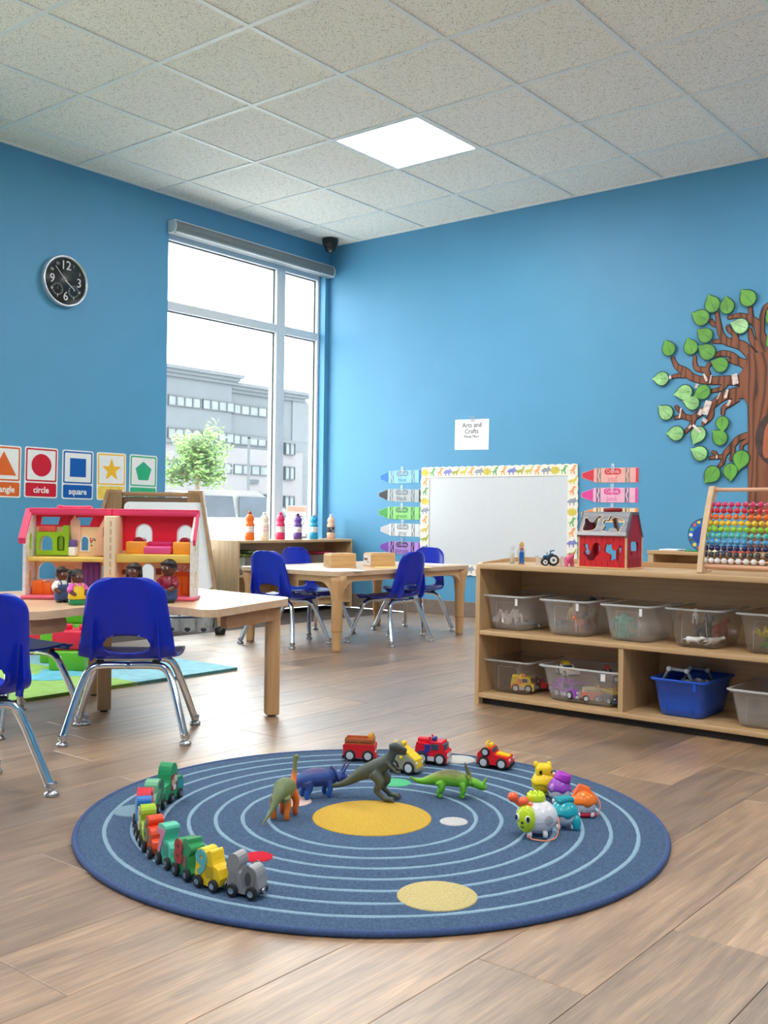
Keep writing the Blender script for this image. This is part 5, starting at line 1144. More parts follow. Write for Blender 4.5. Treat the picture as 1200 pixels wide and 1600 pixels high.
for shp in (hen, cat):
    c_ = (sum(p[0] for p in shp)/len(shp), sum(p[1] for p in shp)/len(shp)); MB().plate([(c_[0]+(x-c_[0])*1.05, c_[1]+(z-c_[1])*1.05) for x, z in shp], -.0006, .0002, [shp]).build('cut_out_rim', plastic('rim_dark_red', (120, 14, 20)), fw_)
m = MB()
for k in range(1, 8): x = .004+k*(bl-.008)/8; m.box(x-.0007, x+.0007, -.0004, .0004, .008, .028 if .02 < x < .17 else eave-.004); m.box(x-.0007, x+.0007, -.0004, .0004, .093, eave-.004)
m.build('board_groove', grv, fw_)
MB().plate([(.004, .006), (bl-.004, .006), (bl-.004, eave), (.004, eave)], bw-.008, bw, [[(.02, .025), (.09, .025), (.09, .095), (.02, .095)], [(.10, .025), (.17, .025), (.17, .095), (.10, .095)]]).build('back_wall', barn_red, t)
pigh = smoothloop([(.032, .052), (.030, .060), (.036, .066), (.034, .094), (.060, .100), (.088, .094), (.094, .080), (.092, .058), (.086, .048), (.078, .052), (.080, .060), (.066, .064), (.054, .064), (.046, .060), (.046, .050), (.040, .046)], 2)
gab = [(.006, .006), (bw-.006, .006), (bw-.006, eave), (bw*.70, ridge-.002), (bw*.30, ridge-.002), (.006, eave)]
for x, hole in ((bl-.004, [pigh]), (.004, [circ(bw/2, .07, .025)])):
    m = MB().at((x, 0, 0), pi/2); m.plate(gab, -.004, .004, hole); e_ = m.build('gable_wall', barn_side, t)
    m = MB().at((x, 0, 0), pi/2)
    for k in range(1, 6): y = .006+k*(bw-.012)/6; m.box(y-.0007, y+.0007, -.0045, .0045, .008, .04)
    m.build('board_groove', grv, e_)
    m = MB().at((x, 0, 0), pi/2)
    e2 = [(-.004, eave-.006), (.002, eave-.008), (bw*.31, ridge-.009), (bw*.69, ridge-.009), (bw-.002, eave-.008), (bw+.004, eave-.006), (bw*.71, ridge+.002), (bw*.29, ridge+.002)]
    m.plate(e2, -.0065, .0065); m.build('roof_trim', plastic('grey_roof_trim', (96, 94, 102), .5), e_)
MB().box(-.004, bl+.004, -.004, bw+.004, 0, .006, .001, 1).build('base_board', bwood, t)
for x in (0, bl-.006):
    for y in (-.002, bw-.005): MB().box(x, x+.007, y, y+.007, .006, eave, .001, 1).build('corner_post', bwood, t)
rl = hypot(bw*.30+.004, ridge-eave); ra_ = atan2(ridge-eave, bw*.30+.004)
goose = smoothloop([(.016, .016), (.018, .040), (.014, .052), (.024, .060), (.034, .046), (.052, .044), (.062, .060), (.074, .066), (.082, .060), (.072, .054), (.070, .040), (.064, .020), (.050, .014), (.030, .012)], 2)
ramh = smoothloop([(.092, .014), (.100, .030), (.090, .040), (.094, .052), (.106, .050), (.112, .066), (.120, .054), (.130, .060), (.150, .056), (.164, .050), (.168, .036), (.160, .026), (.158, .012), (.148, .012), (.144, .022), (.120, .022), (.114, .012)], 2)
for sgn, holes in ((1, [goose, ramh]), (-1, [rrect(.016, .085, .012, .066, .012), rrect(.100, .168, .012, .066, .012)])):
    M4 = Matrix.Translation((0, -.004 if sgn > 0 else bw+.004, eave)) @ Matrix.Rotation(-sgn*(pi/2-ra_), 4, 'X')
    m = MB(); m.M = M4; m.plate([(.004, 0), (bl-.004, 0), (bl-.004, rl), (.004, rl)], -.004, .004, [[(x, z*rl/.08) for x, z in h] for h in holes]); r_ = m.build('roof_panel', roofm, t)
    for h in holes:
        hh = [(x, z*rl/.08) for x, z in h]; c_ = (sum(p[0] for p in hh)/len(hh), sum(p[1] for p in hh)/len(hh)); m = MB(); m.M = M4; m.plate([(c_[0]+(x-c_[0])*1.08, c_[1]+(z-c_[1])*1.08) for x, z in hh], -.0052, -.004, [hh]); m.build('cut_out_rim', plastic('pale_rim', (232, 214, 184)), r_)
    m = MB(); m.M = M4
    for k in range(1, 9): m.box(.006, bl-.006, -.0044, -.0036, rl*k/9-.0004, rl*k/9+.0004)
    if sgn < 0: m.build('shingle_line', plastic('roof_line', (110, 108, 116)), r_)
    else: m.bm.free()
    if sgn > 0:
        m = MB(); m.M = M4; m.box(.0, bl, -.0062, .001, -.004, .010); m.build('eave_strip', plastic('pale_grey_trim', (176, 174, 180)), r_)
MB().box(.002, bl-.002, bw*.30, bw*.70, ridge-.004, ridge+.002, .001, 1).build('ridge_board', plastic('grey_roof_trim', (96, 94, 102), .5), t)
m = MB(); m.box(.07, .135, bw*.40, bw*.60, ridge+.002, ridge+.016, .004); m.build('carry_handle', plastic('dark_red_handle', (150, 16, 30), .4), t)
# ---- flat farm figures
def stand(name, label, px, py, cat_, back=.07, rz=0): return thing(name, label, cat_, on_shelf(px, py, back), VRZ+rz, None)
t = stand('toy_farmer', 'small flat toy farmer in blue dungarees and yellow hat', 814.5, 880, 'toy figure', .075)
a, b = -.008, 0; k = .001
fl = lambda pts: [(x*k, z*k) for x, z in pts]
MB().plate(fl([(-9, 4), (-9, 30), (-13, 32), (-14, 52), (-10, 60), (-6, 62), (-9, 70), (-8, 78), (0, 86), (8, 78), (9, 70), (6, 62), (10, 60), (14, 52), (13, 32), (9, 30), (9, 4)]), -.006, .004).build('body', bwood, t)
MB().plate(fl([(-12, 34), (-12, 52), (-8, 59), (8, 59), (12, 52), (12, 34)]), -.008, -.006).build('shirt', white, t)
MB().plate(fl([(-9, 4), (-9, 44), (-6, 46), (-6, 58), (-3, 58), (-3, 48), (3, 48), (3, 58), (6, 58), (6, 46), (9, 44), (9, 4), (1.5, 4), (0, 26), (-1.5, 4)]), -.0095, -.008).build('dungarees', blue_paint, t)
MB().plate([(x, z) for x, z in circ(0, .069, .0075, 16)], -.008, -.006).build('face', plastic('peach_skin', (240, 186, 150)), t)
MB().plate(fl([(-12, 72), (12, 72), (6, 75), (5, 83), (0, 85), (-5, 83), (-6, 75)]), -.0095, -.006).build('hat', plastic('straw_hat', (232, 206, 100)), t)
MB().plate(fl([(-4, 60), (4, 60), (2, 54), (-2, 54)]), -.0105, -.0094).build('neckerchief', red_paint, t)
for q in (-1, 1): MB().plate(circ(q*.0025, .070, .0009, 8), -.0086, -.0078).build('eye', ink, t)
MB().box(-.012, .012, -.009, .006, 0, .005, .001, 1).build('boots', plastic('tan_boots', (190, 140, 80)), t)
t = stand('toy_silo', 'small clear plastic cylinder beside the toy farmer', 800.5, 879, 'toy', .085)
MB().lathe([(.001, 0), (.0085, 0), (.0085, .056), (.0078, .06), (.0072, .056), (.0072, .003), (.001, .003)], 20).build('tube', clear_hazy, t); MB().lathe([(.001, .003), (.007, .003), (.007, .042), (.001, .042)], 18).build('filling', plastic('cream_liquid', (236, 236, 220)), t)
MB().lathe([(.008, .058), (.0092, .059), (.0092, .066), (.001, .067)], 18).build('lid', clear_hazy, t)
t = stand('toy_tractor', 'small blue toy tractor with white wheel hubs', 858, 881, 'toy vehicle', .07)
tb = plastic('petrol_blue_tractor', (46, 104, 140), .35)
MB().plate(fl([(-24, 14), (-24, 34), (-20, 38), (-4, 38), (-2, 44), (12, 46), (16, 40), (20, 30), (24, 16), (6, 12)]), -.009, .004).build('body', tb, t)
MB().plate(fl([(-10, 38), (-10, 50), (-7, 50), (-7, 38)]), -.004, 0).build('chimney', tb, t); MB().plate(fl([(2, 44), (2, 56), (18, 58), (18, 54), (6, 52), (5, 44)]), -.007, .002).build('seat_frame', tb, t)
for x, r_ in ((.0135, .021), (-.0165, .0135)):
    for y in (-.012, .006):
        m = MB().at((x, y, r_)); wheel(m, 0, 0, 0, r_, .008); wl = m.build('wheel', rubber, t); m = MB().at((x, y, r_)); m.cyl((0, -.0048, 0), (0, .0048, 0), r_*.62, n=18); m.build('hub', white, wl); m = MB().at((x, y, r_)); m.cyl((0, -.0056, 0), (0, .0056, 0), r_*.25, n=12); m.build('hub_cap', tb, wl)
MB().plate(fl([(-22, 20), (-22, 32), (-10, 32), (-10, 20)]), -.0098, -.009).build('engine_grille', plastic('navy_grille', (30, 60, 90)), t)
t = stand('toy_pig', 'small pink toy pig between the tractor and the barn', 889, 883, 'toy figure', .065, .2)
m = MB(); m.tube(smoothline([(-.014, 0, .024), (0, 0, .026), (.012, 0, .028)], 3), [.011, .013, .014, .0145, .0145, .014, .012], 12); m.ball((.004, -.012, .036), (.0105, .010, .0105), 12, 8); m.tube([(.004, -.019, .035), (.004, -.025, .034)], [.0055, .005], 10)
for q in (-.010, .012):
    for y in (-.006, .006): m.tube([(q, y, .02), (q, y, .001)], [.0055, .005], 8)
for q in (-1, 1): m.tube([(.004+q*.006, -.012, .044), (.004+q*.009, -.014, .052)], [.005, .001], 6)
m.tube(smoothline([(-.022, 0, .028), (-.028, .003, .034), (-.024, .004, .038)], 3), .0016, 6); soften(m.build('body', plastic('pig_pink', (226, 96, 140), .4), t), .0016, 2)
for q in (-1, 1): MB().ball((.004+q*.004, -.0215, .039), .0013, 8, 6).build('eye', ink, t)
t = stand('toy_goat', 'small white toy goat standing by the tractor', 841, 878, 'toy figure', .12); MB().plate(fl([(-8, 0), (-8, 20), (-12, 34), (-6, 30), (-2, 36), (2, 30), (4, 20), (10, 20), (11, 0), (7, 0), (6, 12), (-3, 12), (-4, 0)]), -.004, .004).build('body', clear('milky_plastic', (236, 240, 242), .45), t)
t = stand('toy_sheep', 'small white toy sheep left behind the pig', 881, 879, 'toy figure', .11); MB().plate(smoothloop(fl([(-10, 0), (-12, 16), (-14, 30), (-6, 34), (4, 30), (10, 22), (9, 0), (5, 0), (4, 10), (-4, 10), (-5, 0)]), 2), -.005, .005).build('body', clear('milky_plastic', (236, 240, 242), .45), t)
# ---- abacus
p = on_shelf(1098, 893, .085)
t = thing('bead_abacus', 'wooden abacus frame with ten rows of coloured beads', 'abacus', p+Vector((0, 0, .002)), -pi/2)
AL, AH = .32, .288
beech = wood('beech_frame', (230, 202, 164), (214, 180, 138), 2); rodm = wood('beech_rod', (228, 180, 150), (214, 160, 126), 0)
for x in (0, AL):
    o_, i_ = [], []
    for k in range(13):
        s = k/12; y = -.03+.10*s**1.7; o_.append((y-.022+.006*sin(pi*s), AH*s)); i_.append((y+.026-.010*s, AH*s))
    m = MB().at((x, 0, 0), pi/2); m.plate(smoothloop(o_+list(reversed(i_)), 1), -.018, .0); sp_ = m.build('side_frame', beech, t); b = sp_.modifiers.new('bevel', 'BEVEL'); b.width = .004; b.segments = 3; b.limit_method = 'ANGLE'; b.angle_limit = .9
    MB().ball((x-.009+(.02 if x == 0 else -.02), .03, .004), (.010, .006, .004), 10, 6).build('foot', beech, t)
yat = lambda z: -.03+.10*(max(0, z)/AH)**1.7+.002
MB().cyl((0, yat(AH-.012), AH-.012), (AL, yat(AH-.012), AH-.012), .0065, n=14).build('top_bar', rodm, t)
MB().cyl((0, yat(.022), .022), (AL, yat(.022), .022), .0075, n=14).build('bottom_bar', rodm, t)
rowcol = [(236, 234, 230), (58, 58, 64), (22, 32, 92), (74, 158, 206), (80, 190, 176), (146, 206, 40), (240, 196, 40), (232, 110, 38), (206, 30, 62), (214, 56, 118)]
beadmesh = None
for i, col in enumerate(rowcol):
    z = .0405+i*.0206; y = yat(z); rod = MB().cyl((0, y, z), (AL, y, z), .0032, n=10).build('rod', rodm, t)
    bm_ = plastic('bead_%d' % i, col, .22, coat=.3)
    x = .016+(.004 if i in (5, 6) else 0)
    for k in range(10):
        gap = .0006+(.0008*k if i in (0, 8, 9, 7) else .0003*k)+(.004 if (k == 6 and i in (1, 2)) else 0)
        if k == 9 and i in (0, 1, 8): gap += .006
        x += .0192/2*2+gap if k else .0
        o = bpy.data.objects.new('bead', beadmesh) if beadmesh else MB().lathe([(.0032, -.0088), (.0068, -.0072), (.0094, -.003), (.0098, 0), (.0094, .003), (.0068, .0072), (.0032, .0088)], 16).build('bead', bm_)
        if beadmesh: COL.objects.link(o)
        else: beadmesh = o.data
        o.parent = rod; o.location = (x, y, z); o.rotation_euler = (0, pi/2, 0)
        if o.data.materials[0] != bm_: o.material_slots[0].link = 'OBJECT'; o.material_slots[0].material = bm_
# things seen inside the low shelf under the window
for i, (x, lab) in enumerate(((-1.05, 'hazy clear bin at the left inside the window shelf'), (-.76, 'hazy clear bin in the middle of the window shelf'), (-.26, 'hazy clear bin at the right inside the window shelf'))):
    t = thing('storage_bin', lab, 'bin', (x, sy+.02, .286), 0, 'bins inside the window shelf'); bin_mesh(.26, .24, .12).build('tub', clear_hazy, t)
for lab, x, z, rz, col in (('olive green folded cloth on the left bin inside the window shelf', -1.06, .40, 1, (104, 110, 40)), ('dark green folded cloth lying on the olive one', -1.02, .423, 2, (70, 90, 50)), ('red folded cloth on the right bin inside the window shelf', -.27, .402, 3, (150, 30, 50))):
    o = MB().box(-.11, .11, -.09, .09, 0, .02, .008).build('folded_cloth', mat('cloth_%d' % col[0], col, .85, var=.15, ns=60), None, (x, sy+.13, z+.008), rz*.1); tag(o, lab, 'cloth', 'folded cloths inside the window shelf')
t = thing('paper_bundle', 'crumpled pale paper sticking out of the left bin inside the window shelf', 'paper', (-1.13, sy+.08, .395), 0); MB().plate(smoothloop([(-.03, -.06), (-.035, .0), (-.01, .04), (.01, .015), (.03, .03), (.035, -.06)], 2), -.01, .01).build('sheets', mat('crumpled_green_paper', (206, 222, 200), .7, var=.1), t)
# ================================================================== RUG AND THE TOYS ON IT
RC = Vector((-4.158, -3.889, 0)); RR = .668; RZ = .011
t = thing('solar_system_rug', 'round blue rug with pale orbit rings and planets on the floor', 'rug', RC)
def rug_pile(name, col, var=.16):
    m = mat(name, col, .95, var=var, ns=240, bump=.8, bs=900, spec=.1, detail=6); return m
rugb = rug_pile('blue_rug_pile', (77, 99, 128)); rugl = rug_pile('pale_blue_ring_pile', (142, 172, 194), .08)
MB().lathe([(.001, 0), (RR-.012, 0), (RR-.010, RZ-.003), (RR-.014, RZ), (.001, RZ)], 120).build('pile', rugb, t)
n = 120; MB().tube([((RR-.007)*cos(2*pi*i/n), (RR-.007)*sin(2*pi*i/n), .0068) for i in range(n)], .0068, 8, False, True).build('bound_edge', mat('navy_rug_binding', (52, 76, 122), .8, var=.1, ns=200), t)
for i, r_ in enumerate((.600, .541, .479, .419, .359, .298, .240)):
    w_ = .0052; N_ = 160; ri, ro = [], []
    for k in range(N_):
        a = 2*pi*k/N_; j = .0006*sin(k*7.1+i)+.0005*sin(k*3.3)
        ri.append((r_-w_+j, a)); ro.append((r_+w_+.0006*sin(k*5.7+i), a))
    C3 = lambda L, z: [(r*cos(a), r*sin(a), z) for r, a in L]
    MB().rings([C3(ri, RZ-.002), C3([(r+.001, a) for r, a in ri], RZ+.0012), C3([(r-.001, a) for r, a in ro], RZ+.0012), C3(ro, RZ-.002)], cap=False).build('orbit_ring', rugl, t)
def planet(name, px, py, rpx, col, r=None):
    c_ = onZ(px, py, RZ); e = onZ(px+rpx, py, RZ); q = r or hypot(e.x-c_.x, e.y-c_.y); n = 40
    MB().lathe([(.001, RZ+.0022), (q-.003, RZ+.0022), (q, RZ+.0006), (q, RZ-.002), (.001, RZ-.002)], n, (c_.x-RC.x, c_.y-RC.y, 0)).build(name, rug_pile(name+'_pile', col, .07), t)
planet('sun', 581, 1277.5, 93, (208, 170, 74)); planet('tan_planet', 683, 1400, 63, (202, 186, 132)); planet('red_planet', 403, 1339, 24, (206, 44, 62)); planet('grey_planet', 709, 1284, 22, (198, 198, 200))
planet('green_planet', 618, 1223, 24, (92, 190, 140)); planet('pink_planet', 457, 1252, 30, (226, 200, 196)); planet('pale_planet', 716, 1187, 27, (196, 198, 196)); planet('ice_planet', 209, 1267, 32, (130, 158, 176))
RT_ = RZ+.001
def rz_at(px, py): p = onZ(px, py, RT_); return Vector((p.x, p.y, RT_))
# ---- number train
couple = mat('coupling_magnet', (180, 182, 186), .25, .9)
car_c = [  # (px, py, digit, body, digit colour, label)
 (388, 1400, '0', (142, 142, 144), (120, 122, 124), 'grey number train car with a 0, last in the train'), (338, 1390, '9', (240, 200, 30), (90, 176, 176), 'yellow number train car with a teal 9'), (298, 1370, '8', (38, 140, 84), (172, 50, 50), 'dark green number train car with a red 8'),
 (267, 1352, '7', (86, 190, 160), (216, 130, 160), 'mint green number train car with a pink 7'), (241, 1335, '6', (236, 74, 40), (120, 130, 80), 'orange-red number train car'), (229, 1312, '5', (160, 196, 50), (220, 210, 150), 'lime green number train car'), (222, 1290, '4', (40, 116, 196), (120, 170, 200), 'bright blue number train car'),
 (227, 1277, '3', (220, 40, 60), (240, 150, 160), 'red number train car behind the blue one'), (240, 1268, '2', (110, 180, 140), (60, 120, 90), 'pale green number train car next to the engine')]
pos = [rz_at(p[0], p[1]-3) for p in car_c]
# even spacing along the curve the cars follow
curve = smoothline([tuple(p[:2]) for p in (rz_at(264, 1252), rz_at(238, 1268), rz_at(224, 1288), rz_at(229, 1312), rz_at(243, 1334), rz_at(267, 1351), rz_at(298, 1370), rz_at(338, 1388), rz_at(388, 1399))], 30)
cum = [0]
for i in range(1, len(curve)): cum.append(cum[-1]+hypot(curve[i][0]-curve[i-1][0], curve[i][1]-curve[i-1][1]))
def along(s):
    s = max(0, min(cum[-1]-1e-6, s)); i = next(k for k in range(1, len(cum)) if cum[k] >= s); u = (s-cum[i-1])/(cum[i]-cum[i-1])
    p = [curve[i-1][q]+(curve[i][q]-curve[i-1][q])*u for q in (0, 1)]; j0, j1 = max(0, i-12), min(len(curve)-1, i+12)
    return Vector((p[0], p[1], RT_)), atan2(curve[j1][1]-curve[j0][1], curve[j1][0]-curve[j0][0])
TOT = cum[-1]; STEP = TOT/9
sil = {  # car outlines, local x along the train towards its tail, z up (fractions of the step)
 '0': [(-.40, .12), (-.40, .50), (-.46, .64), (-.42, .84), (-.28, .94), (-.14, .88), (-.10, .72), (-.16, .60), (-.10, .52), (.0, .62), (.10, .70), (.24, .70), (.34, .60), (.38, .42), (.36, .12)], '9': [(-.38, .12), (-.40, .5), (-.40, .76), (-.28, .88), (-.12, .88), (-.06, .80), (.0, .86), (.10, .88), (.14, .76), (.20, .56), (.36, .50), (.38, .12)],
 '8': [(-.38, .12), (-.40, .70), (-.30, .86), (-.14, .86), (-.06, .78), (.04, .92), (.20, .94), (.22, .82), (.36, .80), (.38, .68), (.26, .56), (.34, .30), (.36, .12)], '7': [(-.38, .12), (-.34, .5), (-.22, .78), (-.36, .80), (-.34, .96), (.02, .96), (.02, .80), (-.06, .60), (.16, .62), (.32, .50), (.36, .30), (.36, .12)],
 '6': [(-.38, .12), (-.36, .54), (-.28, .62), (-.34, .76), (-.24, .92), (-.04, .92), (.02, .80), (-.06, .70), (.14, .70), (.24, .56), (.24, .44), (.36, .40), (.36, .12)], '5': [(-.38, .12), (-.34, .40), (-.26, .60), (-.30, .80), (-.16, .96), (.04, .92), (.10, .78), (.02, .60), (.16, .50), (.30, .34), (.36, .12)],
 '4': [(-.38, .12), (-.34, .62), (-.20, .90), (.04, .92), (.10, .76), (.0, .62), (.20, .56), (.34, .40), (.36, .12)], '3': [(-.38, .12), (-.38, .5), (-.24, .82), (.0, .92), (.22, .84), (.32, .60), (.36, .12)], '2': [(-.38, .12), (-.36, .56), (-.22, .86), (.02, .90), (.20, .78), (.22, .56), (.34, .40), (.36, .12)]}
WD = .0155
CH_ = .082
def wheels(t, S, xs):
    for x in xs:
        for sy in (-1, 1):
            m = MB().at((x*S, sy*(WD+.0035), .0118)); m.cyl((0, -.0032, 0), (0, .0032, 0), .0118, n=18, bev=.0015); w_ = m.build('wheel', rubber, t)
            m = MB().at((x*S, sy*(WD+.0072), .0118)); m.cyl((0, -.001, 0), (0, .001, 0), .0058, n=14); m.build('hub', couple, w_)
for k, (px, py, dg, col, dcol, lab) in enumerate(car_c):
    loc, a = along(TOT-STEP*k*.985-.002)
    t = thing('train_car', lab, 'toy train', loc, a, 'wooden number train on the rug'); S = STEP
    body = plastic('train_%d_%d_%d' % col, col, .35); dm = plastic('train_digit_%d_%d' % (k, dcol[0]), dcol, .4)
    pl_ = smoothloop([(x*S, z*CH_) for x, z in sil[dg]], 2)
    o = MB().plate(pl_, -WD, WD).build('body', body, t); b = o.modifiers.new('bevel', 'BEVEL'); b.width = .002; b.segments = 2; b.limit_method = 'ANGLE'; b.angle_limit = .7
    for sy in (-1, 1):
        q = text('number', dg, .062 if dg != '0' else .058, dm, t, (-.20 if dg != '0' else .14)*S, .50*CH_+.004 if dg != '0' else .43*CH_, -WD-.0008 if sy < 0 else WD+.0008, .0012, bold=.0025)
        if sy > 0: q.rotation_euler = (pi/2, 0, pi)
        if dg == '0': MB().plate(circ(.14*S, .43*CH_, .0062, 16, .0125), sy*(WD+.0026)-.0002, sy*(WD+.0026)+.0002).build('number_hole', plastic('train_dark_hole', (70, 72, 74)), t)
        m = MB().plate(smoothloop([((.06+.14*cos(u)*(1 if dg != '0' else .7)-(0 if dg != '0' else .34))*S, (.40+.16*sin(u)+.03*sin(3*u))*CH_) for u in [2*pi*i/9 for i in range(9)]], 3), sy*WD-.0008, sy*WD+.0008); m.build('animal_print', plastic('train_print_%d' % k, (scl(col, .78) if k % 2 else tuple((c_+d_)//2 for c_, d_ in zip(col, dcol))), .4), t)
    wheels(t, S, (-.27, .25))
    for x in (-.44, .42): MB().cyl((x*S-.003, 0, .014), (x*S+.003, 0, .014), .0058, n=14, bev=.0008).build('coupling', couple, t)
loc, a = along(.0); loc = rz_at(262, 1250); a = along(.01)[1]
t = thing('train_engine', 'green wooden train engine with a picture window, front of the number train', 'toy train', loc, a); S = STEP*1.28
o = MB().plate(smoothloop([(-.44*S, .012), (-.44*S, .046), (-.42*S, .052), (-.18*S, .052), (-.16*S, .064), (-.13*S, .082), (.0, .092), (.13*S, .084), (.19*S, .066), (.22*S, .046), (.40*S, .044), (.42*S, .012)], 2), -WD*1.1, WD*1.1).build('body', plastic('train_engine_green', (40, 150, 96), .35), t); b = o.modifiers.new('bevel', 'BEVEL'); b.width = .002; b.segments = 2; b.limit_method = 'ANGLE'; b.angle_limit = .7
for sy in (-1, 1):
    y = sy*WD*1.1
    w_ = MB().plate(rrect(-.13*S, .17*S, .026, .064, .002), y-.0008, y+.0008).build('picture_window', plastic('train_maroon', (140, 40, 36)), t)
    for i, (x, z, r_, c_) in enumerate(((-.05, .053, .009, (226, 214, 196)), (.06, .046, .010, (200, 180, 150)), (.0, .034, .007, (232, 226, 216)), (.10, .056, .005, (190, 70, 50)))):
        MB().plate(circ(x*S, z, r_, 12), y-.0013, y+.0013).build('picture_patch', plastic('patch_%d' % i, c_), w_)
    MB().plate(rrect(-.40*S, -.20*S, .024, .044, .002), y-.0008, y+.0008).build('side_panel', plastic('train_teal', (40, 150, 176)), t)
MB().cyl((-.46*S, 0, .036), (-.43*S, 0, .036), .011, n=18, bev=.001).build('nose_disc', navy, t)
wheels(t, S, (-.26, .18))
MB().cyl((.44*S-.003, 0, .014), (.44*S+.003, 0, .014), .0058, n=14, bev=.0008).build('coupling', couple, t)
# ---- dinosaurs (local x forward)
def dino(name, label, loc, rz, build, m_, vox, sm=3): 
    t = thing(name, label, 'toy dinosaur', loc, rz); m = MB(); build(m); o = m.build('body', m_, t); soften(o, vox, sm); return t
def limb(m, pts, rs, n=9): P_ = smoothline([p+(r,) for p, r in zip(pts, rs)], 4); m.tube([p[:3] for p in P_], [p[3] for p in P_], n)
def b_tri(m):
    limb(m, [(-.105, 0, .006), (-.08, 0, .020), (-.055, 0, .040), (-.03, 0, .048), (0, 0, .049), (.026, 0, .044), (.042, 0, .042)], [.002, .006, .014, .021, .0235, .019, .013], 14)
    limb(m, [(.040, 0, .046), (.058, 0, .044), (.074, 0, .036), (.084, 0, .028)], [.013, .013, .009, .004], 12)
    for s in (-1, 1):
        limb(m, [(-.034, s*.013, .042), (-.030, s*.017, .026), (-.038, s*.017, .013), (-.034, s*.017, .0025)], [.013, .009, .0065, .0075]); limb(m, [(.022, s*.012, .038), (.024, s*.017, .024), (.020, s*.017, .012), (.024, s*.017, .0025)], [.010, .0075, .006, .007])
        limb(m, [(.060, s*.007, .054), (.070, s*.009, .070), (.082, s*.010, .086)], [.0042, .0032, .0012], 8)
    limb(m, [(.080, 0, .036), (.085, 0, .044), (.088, 0, .050)], [.004, .003, .001], 8)
    vs = []                                             # neck frill
    for k in range(13):
        a = pi*k/12; vs.append((.046-.010*sin(a), .030*cos(a), .042+.034*sin(a)))
    m.rings([[(x+.008, y*.4, .042+(z-.042)*.4) for x, y, z in vs]+[(x, y*.4, .042+(z-.042)*.4) for x, y, z in reversed(vs)], [(x+.001, y, z) for x, y, z in vs]+[(x-.004, y, z) for x, y, z in reversed(vs)]])
tri_m = axis_ramp('triceratops_paint', [(0, (20, 70, 150)), (.35, (24, 84, 168)), (.60, (44, 60, 128)), (.8, (30, 76, 150)), (1, (84, 66, 110))], 2, 0, .085, .5, 50, .25)
a0 = rz_at(487, 1250); p_ = (rz_at(487, 1250)+rz_at(511, 1246))/2
dino('toy_triceratops', 'blue toy horned dinosaur facing away to the right on the rug', p_+Vector((.01, .012, 0)), VRZ+.42, b_tri, tri_m, .0022)
def b_sty(m):
    limb(m, [(-.105, 0, .046), (-.085, 0, .036), (-.06, 0, .038), (-.03, 0, .045), (0, 0, .047), (.026, 0, .042), (.044, 0, .040)], [.0025, .006, .011, .018, .021, .018, .012], 14)
    limb(m, [(.042, 0, .040), (.058, 0, .036), (.074, 0, .028), (.086, 0, .026)], [.012, .012, .0095, .005], 12)
    for s in (-1, 1):
        limb(m, [(-.030, s*.012, .038), (-.024, s*.016, .024), (-.032, s*.016, .012), (-.026, s*.016, .0025)], [.012, .009, .006, .007]); limb(m, [(.026, s*.012, .036), (.030, s*.016, .022), (.024, s*.016, .011), (.030, s*.016, .0025)], [.010, .0075, .006, .007])
        limb(m, [(.046, s*.010, .052), (.036, s*.013, .070), (.030, s*.014, .086)], [.005, .0036, .0012], 8); limb(m, [(.046, s*.018, .046), (.038, s*.026, .056), (.032, s*.030, .066)], [.004, .003, .001], 8)
    limb(m, [(.078, 0, .034), (.082, 0, .044), (.088, 0, .054)], [.005, .004, .0012], 8)
    vs = [(.047-.008*sin(pi*k/12), .026*cos(pi*k/12), .038+.026*sin(pi*k/12)) for k in range(13)]
    m.rings([[(x+.008, y*.4, .038+(z-.038)*.4) for x, y, z in vs]+[(x, y*.4, .038+(z-.038)*.4) for x, y, z in reversed(vs)], [(x+.001, y, z) for x, y, z in vs]+[(x-.004, y, z) for x, y, z in reversed(vs)]])
sty_m = axis_ramp('lime_dinosaur_paint', [(0, (70, 150, 30)), (.55, (108, 186, 44)), (.72, (128, 150, 60)), (.82, (96, 96, 56)), (1, (90, 84, 60))], 2, 0, .085, .45, 60, .15)
p_ = (rz_at(690, 1245)+rz_at(726, 1246))/2
dino('toy_horned_dinosaur', 'bright green toy horned dinosaur facing right beside the yellow sun', p_+Vector((.0, .004, 0)), VRZ-.12, b_sty, sty_m, .0022)
def b_rex(m):
    limb(m, [(-.145, 0, .030), (-.12, 0, .030), (-.085, 0, .040), (-.05, 0, .062), (-.02, 0, .074), (.008, 0, .090), (.022, 0, .108), (.026, 0, .124)], [.002, .005, .009, .0165, .021, .0185, .013, .0098], 14)
    limb(m, [(.020, 0, .127), (.032, 0, .131), (.048, 0, .127), (.062, 0, .122)], [.0092, .0105, .0078, .005], 12); limb(m, [(.026, 0, .122), (.044, 0, .117), (.060, 0, .115)], [.008, .006, .004], 8)
    for s, dx in ((-1, .0), (1, .012)):
        limb(m, [(-.018, s*.014, .068), (.000+dx, s*.020, .048), (-.010+dx, s*.019, .028), (.004+dx, s*.019, .014), (.010+dx, s*.019, .006)], [.016, .012, .0075, .0062, .006])
        for f in (-1, 0, 1): limb(m, [(.008+dx, s*.019, .007), (.026+dx, s*.019+f*.009, .008), (.036+dx, s*.019+f*.012, .002)], [.0052, .0042, .0014], 7)
        limb(m, [(.014, s*.013, .094), (.030, s*.018, .080), (.040, s*.016, .072), (.050, s*.014, .076)], [.0062, .0045, .0036, .0018], 8); limb(m, [(.040, s*.016, .072), (.048, s*.018, .066)], [.003, .0014], 6)
rex_m = axis_ramp('grey_green_dinosaur_paint', [(0, (66, 72, 60)), (.5, (86, 92, 74)), (.75, (62, 70, 62)), (1, (56, 64, 62))], 2, 0, .14, .45, 50, .25)
p_ = rz_at(603, 1249)
